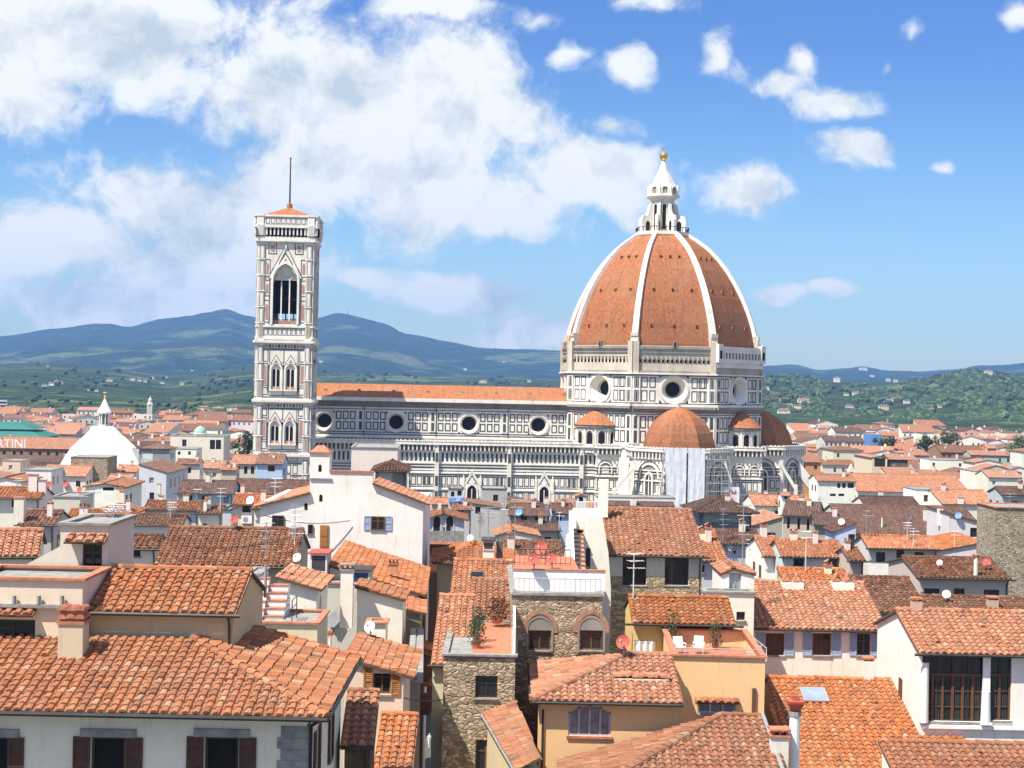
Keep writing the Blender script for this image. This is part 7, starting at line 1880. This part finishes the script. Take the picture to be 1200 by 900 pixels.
def zone(px, D):
    if px < 60: s = 'below the market hall' if D < 480 else 'around the slab apartment block'
    elif px < 165: s = 'around the baptistery' if D < 700 else 'beyond the baptistery lantern'
    elif px < 300: s = 'near the copper-domed building' if D < 560 else 'between baptistery and campanile'
    elif px < 490: s = 'below the nave beside the campanile'
    elif px < 700: s = 'below the nave'
    elif px < 940: s = 'at the foot of the great dome'
    elif px < 1010: s = 'around the barrack block' if D > 480 else 'right of the cathedral east end'
    elif px < 1100: s = 'beyond the long orange hall' if D > 380 else 'before the long orange hall'
    else: s = 'beyond the stone tower' if D > 420 else 'above the stone tower'
    return s
RMN = {'ftile': 'orange', 'ftile_brown': 'brown', 'ftile_dark': 'dark'}
SKIP = {1,2,5,7,11,12,17,18,19,20,21,22,24,26,27,28,31,32,34,35,38,39,40,41,43,44,45,46,47,48,49,50,51,52,53,54,55,63,64,65,67,68,69,70,71,73,77,78,79,83,84,85,86,87,88,89,90,91,92,93,94,97,99,100,101,102,105,108,109,110,111,112,115,116,118,119,120,121,122,123,124,125,126,127,128,130,131,132,133,136,137,138,142,144,145,159,162,163,177,178,179,195,196,197,198,217,220,221,237,238,240,241,242,244,245,246,247,260,262,264,265,268,269,270,271,283,285,286,290,291,293,294,295,298,299,303,304,305,308,309,311,313,314,315,316,317,318,320,322,325,326,327,328,330,331,332,334,336,337,338,340,341,343,344,346,347,348,350,351,352,353,354,355,356,357,359,361,362,363,364,365,366,367,368,369,371,372,373,374,376,378,379,381,382,383,384,385,386,387,388,389,391,395,396,399,400,401,402,406,409,410,411,415,416,417,418,423,425,426,427,431,432,433,435,439,440,441,442,443,444,445,446,447,448,449,451,456,457,458,459,460,462,463,464,465,466,467,468,469,470,473,474,475,476,477,478,479,481,482,483,485,486,487,488,489,490,491,492,495,498,501,504,505,506,507,508,509,510,511,512,513,516,517,520,522,523,524,525,526,527,528,530,533,534,535,538,539,540,541,542,543,544,545,546,548,549,551,552,553,555,556,557,560,561,563,565,569,572,574,577,578,580,581,582,583,584,586,589,592,593,597,598,599,600,601,602,603,606,607,609,611,612,616,617,619,620,621,622,623,624,628,629,630,632,633,634,635,636,637,639,640,641,647,648,649,650,652,654,655,658,659,660,663,664,665,666,671,674,676,678,679,680,681,682,683,686,687,690,691,692,693,694,695,697,698,699,700,701,702,704,710,712,714,715,718,719,720,721,722,723,725,726,728,730,731,732,733,734,735,737,738,740,741,742,743,744,745,746,749,750,752,753,754,755,756,757,758,759,761,764,765,766,767,768,769,772,773,777,778,779,781,783,784,785,786,787,788,789,790,791,794,795,796,797,801,803,804,806,807,808,809,811,812,813,816,819,820,821,822,823,824,825,827,828,830,832,833,834,835,836,837,839,840,842,844,845,846,847,848,849,850,852,853,855,857,858,859,860,861,862,863,864,865,866,868,874,876,877,878,879,880,881,882,883,884,886,890,891,892,893,895,896,899,900,903,904,905,906,907,910,913,914,915,916,917,918,919,920,921,922,924,925,927,929,930}
SOLO = {134,135,143,243,261,263,266,267,292,296,297,306,307,312,323,324,329,339,345,358,360,370,375,377,380,390,392,393,394,403,407,408,419,421,422,424,434,436,437,438,450,452,453,461,480,493,496,497,499,500,502,515,521,529,531,532,550,559,562,564,566,567,568,570,571,573,576,579,585,587,588,590,591,594,595,596,604,605,608,610,613,614,615,626,627,631,638,642,643,644,645,646,651,653,656,657,661,662,667,668,669,670,672,673,675,677,684,685,688,689,696,703,705,706,708,709,711,713,724,727,729,736,739,748,751,762,763,770,771,774,775,776,782,792,793,798,799,800,802,805,810,815,817,818,826,829,831,838,841,843,856,867,869,870,871,872,875,885,887,888,889,894,897,898,901,902,908,909,911,912,923,926}
cnt = 0; extra = MB(); extra_rows = []
vis_n = 0
D = 226.0; cid = 0
far_list = []
while D < 1230:
    step = 15 if D < 380 else (12+D*.010)
    xl = -660*D/F; xr = 660*D/F
    x = xl+fr_.uniform(0, 8)
    while x < xr:
        Wd = fr_.uniform(9, 19)*(1+max(0, D-500)/3500); Ld = fr_.uniform(.62, .98)*step
        px = 600+(x+Wd/2)*F/D
        if 300 < px < 945 and D > 480 or (px < 500 and D > 1130): x += Wd+1; continue
        if 380 < px < 660 and D > 300: pass
        base = 17.0 if D < 330 else (15.0 if D < 600 else 13.0)
        if 370 < px < 950 and D < 400: base = 13.5
        He = base+fr_.gauss(0, 2.3 if D > 330 else 1.3)
        if fr_.random() < .10 and D > 520: He += fr_.uniform(2, 5)
        wname, wc, _ = pick(WCOL)
        dark_zone = fr_.random() < .30 and 230 < D < 420  # some roofs in this depth band go browner, in place of cloud shadow
        rr_ = fr_.random(); rm = 'ftile' if rr_ < .60 and not dark_zone else ('ftile_brown' if rr_ < .88 else 'ftile_dark')
        kind = pick([('gable', 7), ('hip', 3), ('gabley', 4), ('shed', 1), ('flat', 2.5)])[0]
        pit = fr_.uniform(.20, .30); yaw_ = R(3+fr_.gauss(0, 6)); cid += 1
        if free(x, x+Wd*.9, D, D+Ld):
            far_list.append((D, x+Wd/2, Wd, Ld, max(8, He), kind, pit, wname, wc, rm, px, yaw_, cid))
        x += Wd*fr_.uniform(1.0, 1.12)+(fr_.uniform(3, 9) if fr_.random() < .14 else 0)
    D += step
NEAR_N = 285
labels_seen = {}
KN = {'gable': 'ridged', 'hip': 'hipped', 'gabley': 'gabled', 'shed': 'lean-to', 'flat': 'flat'}
ptr = 0
mats_cache = {}
far_objs = 0
rest = {'ftile': MB(), 'ftile_brown': MB(), 'ftile_dark': MB()}
for idx, (D, xc, Wd, Ld, He, kind, p, wname, wc, rm, px, ya, cid) in enumerate(far_list):
    if cid in SKIP: continue
    if (cid in SOLO) if SOLO else D < 1500:
        mb = MB(); far_mesh(mb, Wd, Ld, He, kind, p, 2 if D < 700 else 1)
        # facing flag for the side windows uses the world x
        far_objs += 1
        o = mb.build('house', ['plaster', rm, 'slate'], None, (xc, D, 0), col=jit(wc, .08)); o.rotation_euler.z = ya
        size = 'wide' if Wd > 15.5 else ('narrow' if Wd < 11 else 'small')
        rown = 'near' if D < 330 else ('middle' if D < 560 else 'far')
        rt = 'flat-topped' if kind == 'flat' else '%s %s-roofed' % (RMN[rm], KN[kind])
        tag(o, '%s %s-walled %s house %s, %s rows' % (size, wname, rt, zone(px, D), rown), 'house', 'rooftop houses of the old town', 'thing')
        o['_i'] = cid
    else:
        far_mesh(rest[rm], Wd, Ld, He, kind, p, 1, (xc, D, 0), ya)
q = MB(); mi = {'ftile': 1, 'ftile_brown': 3, 'ftile_dark': 4}
for k, r_ in rest.items():
    off = len(q.v); q.v += r_.v; q.f += [tuple(i+off for i in f) for f in r_.f]; q.m += [mi[k] if m == 1 else m for m in r_.m]; q.uv += r_.uv
tag(q.build('distant_rooftops', ['plaster', 'ftile', 'slate', 'ftile_brown', 'ftile_dark'], col=(.66,.61,.52)), kind='stuff')
# villas on the hillsides
vill = [(898,457,7,5),(917,470,6,5),(942,472,13,6),(925,477,8,5),(935,478,8,5),(919,484,14,6),(981,447,7,7),(1003,463,7,6),(1013,459,6,5),(1023,457,5,5),(996,477,9,4),(992,463,5,4),(1043,470,8,5),(1052,469,8,5),(1063,472,7,5),(1068,469,6,4),(1036,480,11,7),(1041,446,5,4),(1050,447,5,4),(1012,433,9,4),(1022,441,5,3),(1089,480,10,6),(1101,477,6,4),(1141,468,7,5),(1170,463,4,3),(1180,465,5,4),(1161,458,4,3),(1159,439,9,7),(1118,436,3,2),(1076,501,7,5),
        (60,451,6,4),(66,447,5,3),(52,452,6,3),(72,449,4,3),(105,457,5,3),(113,458,4,3),(128,446,8,3),(155,445,6,3),(163,446,5,3),(170,447,4,3),(178,443,5,3),(190,449,5,3),(195,442,3,2),(213,450,5,3),(56,429,3,2),(225,434,3,2),(566,448,9,4),(595,449,7,3),(620,447,5,3),(590,424,3,2),(376,424,4,3),(545,433,4,3),
        (222,486,14,6),(198,484,7,5),(238,481,13,6),(255,482,12,6),(272,481,12,6),(296,487,14,7),(207,483,7,5)]
vill.sort()
vc = 0
for i, (px, py, w, h_) in enumerate(vill):
    c = on_hill(px, py+1)
    if c is None:
        b = unroll(px, py)[1]; D = 2000; c = P(px, py+3, D); 
    D = c.y; s = D/F; Wv = w*s; Hv = h_*s*.8
    mb = MB(); far_mesh(mb, Wv, Wv*.6, Hv+6, 'hip' if i % 2 else 'gable', .3, 2, (0,0,0))
    wc = [(.74,.70,.62), (.70,.60,.44), (.78,.75,.70)][i % 3]
    side = 'mountain foothills' if px < 700 else 'wooded hill'
    tall = 'hilltop' if py < 440 else ('mid-slope' if py < 465 else 'lower')
    o = mb.build('villa', ['plaster', 'ftile' if i % 3 else 'ftile_brown', 'slate'], None, (c.x, c.y, c.z-6), col=wc)
    wn_ = ['ivory', 'ochre', 'white'][i % 3]; sz = 'long' if w > 9 else ('medium' if w > 5 else 'tiny')
    tag(o, '%s %s %s villa with a %s roof on the %s' % (sz, wn_, tall, 'hipped' if i % 2 else 'ridged', side), 'villa', 'villas scattered on the hills', 'thing')
# single trees standing among the far houses
def tree(label, px, py, D, r, h_, mat, cat='tree', seed=1):
    c = P(px, py, D); t = empty('broadleaf_tree' if r > 2.5 else 'cypress_tree', (c.x, D, 0), 0, label, cat); rr = random.Random(seed); top = c.z+h_*.5
    q = MB(); q.tube((0,0,0), (0,0,top-h_*.4), .45, 7, 0, .25)
    for k in range(5): a = k*1.26; q.tube((0,0,top-h_*.75), (r*.6*math.cos(a), r*.6*math.sin(a), top-h_*.35), .18, 5, 0, .06)
    q.build('trunk', 'trunk', t)
    q = MB(); cl = [(Vector((rr.gauss(0,.45)*r, rr.gauss(0,.45)*r, top-h_*.5+rr.uniform(-.38,.42)*h_)), rr.uniform(.3,.5)*r) for _ in range(16)]
    for k in range(1500):
        cc, cr = rr.choice(cl); d = Vector((rr.gauss(0,1), rr.gauss(0,1), rr.gauss(0,1))).normalized(); p = cc+d*cr*rr.uniform(.6, 1.05); s = rr.uniform(.25, .5); n = (d+Vector((rr.uniform(-.6,.6), rr.uniform(-.6,.6), rr.uniform(-.2,.6)))).normalized(); u = n.orthogonal().normalized()*s; v = n.cross(u)
        q.face([p-u, p-v*.7, p+u, p+v*.7], 0 if rr.random() < .7 else 1)
    q.build('crown', mat, t)
tree('dark spreading tree beside the blue sheeted block', 1040, 520, 690, 3.5, 9, ['tree_dark', 'tree_mid'], seed=2)
tree('dark round tree left of the long russet roofed hall', 1085, 521, 720, 4.5, 9, ['tree_dark', 'tree_mid'], seed=3)
tree('wide dark tree behind the long russet roofed hall', 1112, 516, 790, 6, 9, ['tree_dark', 'tree_mid'], seed=4)
tree('green tree near the right edge among the far roofs', 1194, 527, 640, 6, 11, ['tree_mid', 'tree_light'], seed=5)
tree('dark tree between the copper dome and the campanile', 290, 524, 520, 5, 10, ['tree_dark', 'tree_mid'], seed=7)
# mast on the mountain crest
c = P(408, 375, 9290); t = MB(); t.tube((0,0,-40), (0,0,60), 4.5, 6, 0, 1.5); o = t.build('radio_mast', 'slate', None, c); tag(o, 'thin radio mast on the mountain crest right of the campanile', 'mast')
# ------------------------------------------------------------------ aerials, dishes and small things on the roofs
bpy.context.view_layer.update()
dg = bpy.context.evaluated_depsgraph_get()
hz.hide_viewport = True; bpy.context.view_layer.update(); dg = bpy.context.evaluated_depsgraph_get()
def hit(px, py):
    a, b = unroll(px, py); d = Vector((a/F, 1, b/F)).normalized()
    ok, loc, nor, i, ob, m = SC.ray_cast(dg, Vector((0,0,HC))+d*2, d)
    return loc.copy() if ok else None
def dish(label, px, py, dpx, mat='redmetal', yaw=-25, Dmax=None):
    c0 = hit(px, py+dpx*.75)
    if c0 is None: return
    D = c0.y-.35; s = D/F; r = dpx*s/2; c = P(px, py, D)
    t = empty('satellite_dish', (c.x, D, c0.z if c0.z < c.z else c.z-r*1.6), R(yaw), label, 'satellite dish', 'satellite dishes on the roofs')
    zc = c.z-t.location.z
    ax = Vector((0, -.93, .36)); u = Vector((1,0,0)); v = ax.cross(u)*-1
    q = MB(); n = 18; C0 = Vector((0, 0, zc))
    rings = [(0, -.22), (.5, -.165), (.85, -.06), (1, 0)]
    for (r0, h0), (r1, h1) in zip(rings[:-1], rings[1:]):
        for k in range(n):
            a0, a1 = 2*math.pi*k/n, 2*math.pi*(k+1)/n
            pp = lambda rr, hh, a: C0+(u*math.cos(a)+v*math.sin(a))*rr*r+ax*hh*r
            for off in (0, -.04):
                f = [pp(r0, h0+off, a0), pp(r0, h0+off, a1), pp(r1, h1+off, a1), pp(r1, h1+off, a0)]
                if r0 == 0: f = f[1:]
                q.face(f)
    q.build('reflector', mat, t, smooth=True)
    q = MB(); q.tube((0, .12*r+.1, -.1), (0, .12*r+.1, zc), .035+.02*r, 6); q.tube((0, .12*r+.1, zc), C0-ax*.22*r, .04, 6); q.build('mast', 'greymetal', t)
    q = MB(); fpt = C0+ax*.75*r; q.tube(C0-v*.85*r*-1-v*1.8*r*0, fpt, .02, 5); q.tube(fpt-ax*.08, fpt+ax*.10, .05, 6); q.build('feed_arm', 'greymetal', t)
    return t
dish('white round dish above the left rooftops before the stone tower stump', 74, 555, 9.5, 'whitemetal')
dish('small red dish at the left of the pair near the thin chimneys', 57, 568, 8.5)
dish('small red dish at the right of the pair near the thin chimneys', 77, 567, 8)
dish('small red dish on a wall left of the white gabled house', 93, 574, 7.5)
dish('white dish on the small loggia house with the orange roof', 293, 586, 10.5, 'whitemetal')
dish('faded red dish beside the crumbling white house', 274, 609, 11.5)
dish('pale grey dish by the louvred dormer', 301, 664 if False else 655, 9, 'whitemetal') if False else None
dish('pale grey dish in the shade left of the louvred dormer', 348, 653, 11, 'whitemetal')
dish('large white dish before the tall white wall', 433, 734, 14, 'whitemetal')
dish('white dish on the orange hipped roof by the street bend', 551, 630, 8.5, 'whitemetal')
dish('bright blue dish on a tall mast among dark roofs before the nave', 608, 600, 9, 'bluemetal')
dish('big red dish at the top of the trio on the roof terrace', 634, 642, 16)
dish('big red dish at the right of the trio on the roof terrace', 646, 655, 14)
dish('big red dish at the left of the trio on the roof terrace', 625, 656, 15)
dish('red dish on the stone wall beside the ochre loggia', 730, 752, 17)
dish('white dish on the narrow sky-blue wall', 986, 611, 8, 'whitemetal')
dish('white dish turned sideways by the bluish grey house', 855, 642, 8, 'whitemetal', 50)
dish('pale blue dish on the small white house near the stone tower', 1123, 604, 8, 'bluemetal')
dish('white dish at the right end of the pale three-window house', 1101, 659, 7, 'whitemetal')
dish('dark red dish against the stone tower foot', 1156, 658, 10.5)
dish('blue and white dish on the grey-walled house front', 1109, 696, 10, 'whitemetal')
dish('tiny blue dish under the lookout room awning', 537, 585, 5, 'bluemetal')
dish('small blue dish on the very broad dark roof', 1066, 606, 6, 'bluemetal', 60)
# square panel antenna
c0 = hit(391, 738)
if c0:
    t = empty('panel_antenna', (P(391, 726, c0.y-.3).x, c0.y-.3, c0.z), 0, 'diamond-shaped grey panel antenna before the shaded grey wall', 'antenna')
    z = P(391, 726, c0.y-.3).z-c0.z; r = 9.5*c0.y/F; q = MB(); a = [(-r, 0, z), (0, -.1, z-r), (r, 0, z), (0, .1, z+r)]; q.face(a); q.face([(x, y+.06, zz) for x, y, zz in a[::-1]])
    for i in range(4): b_ = a[(i+1) % 4]; q.face([a[i], b_, (b_[0], b_[1]+.06, b_[2]), (a[i][0], a[i][1]+.06, a[i][2])])
    q.build('panel', 'greymetal', t); q = MB(); q.tube((0, .08, -.1), (0, .08, z), .04, 6); q.build('mast', 'darkmetal', t)
def aerial(label, px, pyb, pyt, arms=4, mat='greymetal', ya=20, kind='yagi', r=.035, awl=None):
    c0 = hit(px, pyb)
    if c0 is None: return
    D = c0.y; h_ = (pyb-pyt)*D/F
    t = empty('tv_aerial', c0, R(ya), label, 'aerial', 'television aerials on the roofs')
    q = MB(); rr = max(r, .00022*D); q.tube((0,0,-.15), (0,0,h_), rr, 6); q.build('mast', mat, t)
    q = MB(); rnd = random.Random(int(px*7+pyb)); 
    for k in range(arms):
        z = h_*(1-.16*k)-.05; L = awl or rnd.uniform(.5, 1.0); ang = rnd.uniform(-.6, .6); d = Vector((math.cos(ang), math.sin(ang), 0)); e = Vector((-d.y, d.x, 0))
        b0 = Vector((0,0,z))-d*L*.4; b1 = Vector((0,0,z))+d*L*.8; q.tube(b0, b1, rr*.6, 5)
        for i in range(6):
            p = b0+(b1-b0)*i/5; w = .42-.04*i; q.tube(p-e*w, p+e*w, rr*.4, 4)
            if kind == 'grid': q.tube(p-Vector((0,0,w)), p+Vector((0,0,w)), rr*.4, 4)
    q.build('elements', mat, t)
    return t
A_ = [(322,590,560,3,'tall grey aerial over the long dark roof near the white stepped house'),(258,600,572,3,'aerial on the crumbling white house'),(230,588,573,2,'short aerial before the blue-grey house'),(311,668,612,4,'tall double aerial rising before the broad russet roof'),(345,640,596,5,'lattice of white aerials against the white stepped house'),
 (562,628,600,3,'left aerial of the cluster before the grey house'),(572,632,594,3,'second aerial of the cluster before the grey house'),(590,628,582,3,'tallest aerial of the cluster before the grey block'),(603,640,585,2,'dark pole carrying the bright blue dish'),
 (847,634,596,5,'green-tinted aerial before the dark glazing'),(870,662,592,4,'tall aerial before the low dark roof'),(879,660,632,3,'short aerial beside the white-framed window'),(944,668,622,2,'pale mast aerial before the green shuttered house'),(1015,632,598,2,'thin aerial on the very broad dark roof'),
 (1063,632,612,3,'aerial on the ridge of the pale three-window house'),(1070,645,622,2,'second thin aerial by the pale three-window house'),(1118,650,622,2,'aerial against the stained white wall'),(742,700,648,3,'white pole aerial before the picture window'),(110,600,566,3,'aerial near the orange hipped roof on the left'),(98,598,578,3,'small aerial above the little orange lean-to'),(20,577,560,2,'thin aerial at the far left rooftops'),(133,606,590,4,'cluster aerial by the white gabled house'),(1183,598,578,2,'aerial above the stone tower'),(960,600,582,2,'aerial on the slit-window house roof'),(640,612,590,3,'aerial on the brown lower roof before the nave'),(655,626,600,2,'thin pole by the pale blue wall'),(200,606,588,4,'white lattice aerial before the russet roof strip')]
for (px, pb, pt, n, lb) in A_: aerial(lb, px, pb, pt, n, 'whitemetal' if 'white' in lb or 'pale' in lb else 'greymetal', kind='grid' if 'lattice' in lb else 'yagi')
# air conditioner
c0 = hit(289, 616)
if c0:
    s = c0.y/F; t = empty('air_conditioner', (P(289, 609, c0.y-.4).x, c0.y-.4, P(289, 613, c0.y).z), 0, 'white air conditioner box beside the faded red dish', 'air conditioner')
    w, h_ = 12*s, 9*s; q = MB(); q.box(-w/2, w/2, 0, .35, 0, h_); q.build('case', 'white', t)
    q = MB(); f = Fr((0,0,0),(1,0,0)); f.disc(q, -.1*w, h_/2, h_*.36, .01); q.build('fan_grille', 'greymetal', t)
# roof chimneys on mid houses
chs = [(150,600,5,12,'narrow white chimney on the orange hipped roof'),(186,577,4,9,'slim chimney behind the russet strip'),(640,590,5,6,'low chimney on the long brown roof'),(742,592,7,8,'squat pale chimney behind the large orange roof ridge'),(1034,618,3,12,'white pipe on the very broad dark roof'),(1085,610,5,12,'thin plastered chimney on the very broad dark roof'),(1102,612,6,16,'white chimney beside the pale blue dish'),(1126,590,6,6,'pale box chimney on the wide orange roof'),(1144,687,7,34,'white twin pipe in front of the grey-walled house'),(1075,714,12,9,'brick-topped chimney by the russet strip'),(1164,712,12,9,'brick-topped chimney right of the grey-walled house'),(515,597,4,8,'stub chimney by the arched-window house'),(240,600,4,12,'round topped chimney on the crumbling white house'),(1018,795,12,20,'chimney with stacked tiles beside the studio house'),(391,672,5,10,'little chimney on the broad orange roof'),(58,605,6,14,'orange-topped chimney on the left lower roofs'),(386,758,5,12,'thin vent pipe above the cream gable'),(310,690,5,30,'grey metal flue beside the brick steps')]
for (px, py, w, h_, lb) in chs:
    c0 = hit(px, py)
    if c0 is None: continue
    s = c0.y/F; t = empty('chimney_stack', (c0.x, c0.y+.2, c0.z-.4), 0, lb, 'chimney'); W2 = w*s/2; hh_ = h_*s+.4
    q = MB()
    if 'pipe' in lb or 'flue' in lb: q.tube((0,0,0),(0,0,hh_), W2*.7, 8)
    else: q.box(-W2, W2, -W2*.8, W2*.8, 0, hh_)
    wallobj(q, t, (.30,.30,.30) if 'grey metal' in lb else ((.70,.67,.62) if 'brick' not in lb else (.5,.36,.26)), 'shaft')
    q = MB(); q.box(-W2*1.15, W2*1.15, -W2*.95, W2*.95, hh_+.12, hh_+.22, 0, True)
    for sx in (-1, 1): q.box(sx*W2*.8-.06, sx*W2*.8+.06, -W2*.7, W2*.7, hh_, hh_+.12)
    q.build('cap', 'terracotta', t)
hz.hide_viewport = False
# sagging cables from roof to roof
def cable(label, a, b, sag, r=.022):
    a, b = Vector(a), Vector(b); q = MB(); n = 14; pts = [a+(b-a)*k/n-Vector((0,0,sag*4*(k/n)*(1-k/n))) for k in range(n+1)]
    for u, v in zip(pts[:-1], pts[1:]): q.tube(u, v, r, 5, caps=False)
    tag(q.build('cable', 'darkmetal'), label, 'cable', 'cables over the roofs')
cable('thin cable sagging across the broad russet roof', P(215, 640, 96), P(340, 630, 99), .35, .03)
cable('thin cable strung across the narrow street', P(474, 818, 68), P(519, 820, 76), .1, .03)
cable('cable running along the front of the white stepped house', P(310, 604, 116), P(410, 610, 117.8), .4, .03)
cable('cable from the orange roof to the stair house', P(520, 650, 112), P(664, 640, 98), .9, .025)
# people and a bicycle far down in the narrow street
def person(label, c, rz, jac, trou, step=.22):
    t = bpy.data.meshes.new('person'); V_ = [(0,0,.92),(0,0,1.15),(0,-.01,1.40),(0,-.02,1.52),(0,-.03,1.66),(0,-.02,1.76),
        (-.10,0,.88),(-.11,-step,.50),(-.11,-step*.7,.08),(-.11,-step*.7-.14,.04),(.10,0,.88),(.11,step*.6,.50),(.11,step*1.3,.10),(.11,step*1.3-.13,.04),
        (-.20,0,1.40),(-.25,.06,1.12),(-.25,-.06,.88),(.20,0,1.40),(.25,-.08,1.12),(.24,-.2,.90)]
    E_ = [(0,1),(1,2),(2,3),(3,4),(4,5),(0,6),(6,7),(7,8),(8,9),(0,10),(10,11),(11,12),(12,13),(2,14),(14,15),(15,16),(2,17),(17,18),(18,19)]
    t.from_pydata(V_, E_, []); o = bpy.data.objects.new('person', t); COL.objects.link(o)
    m = o.modifiers.new('s', 'SKIN'); rad = [.15,.14,.15,.06,.095,.08,.10,.075,.05,.045,.10,.075,.05,.045,.075,.05,.035,.075,.05,.035]
    for v, r_ in zip(t.skin_vertices[0].data, rad): v.radius = (r_, r_*.85)
    t.skin_vertices[0].data[0].use_root = True
    o.modifiers.new('b', 'SUBSURF').levels = 1; o.modifiers['b'].render_levels = 1
    t.materials.append(M[jac]); o.location = c; o.rotation_euler.z = rz
    return tag(o, label, 'person')
zs = .004
c = P(500, 878, 178); person('person in pale clothes walking down the narrow street', (c.x, 184, zs), .3, 'cloth', 'slate')
c = P(507, 872, 178); person('person in dark clothes walking ahead in the narrow street', (c.x+.2, 189, zs), -2.6, 'slate', 'slate')
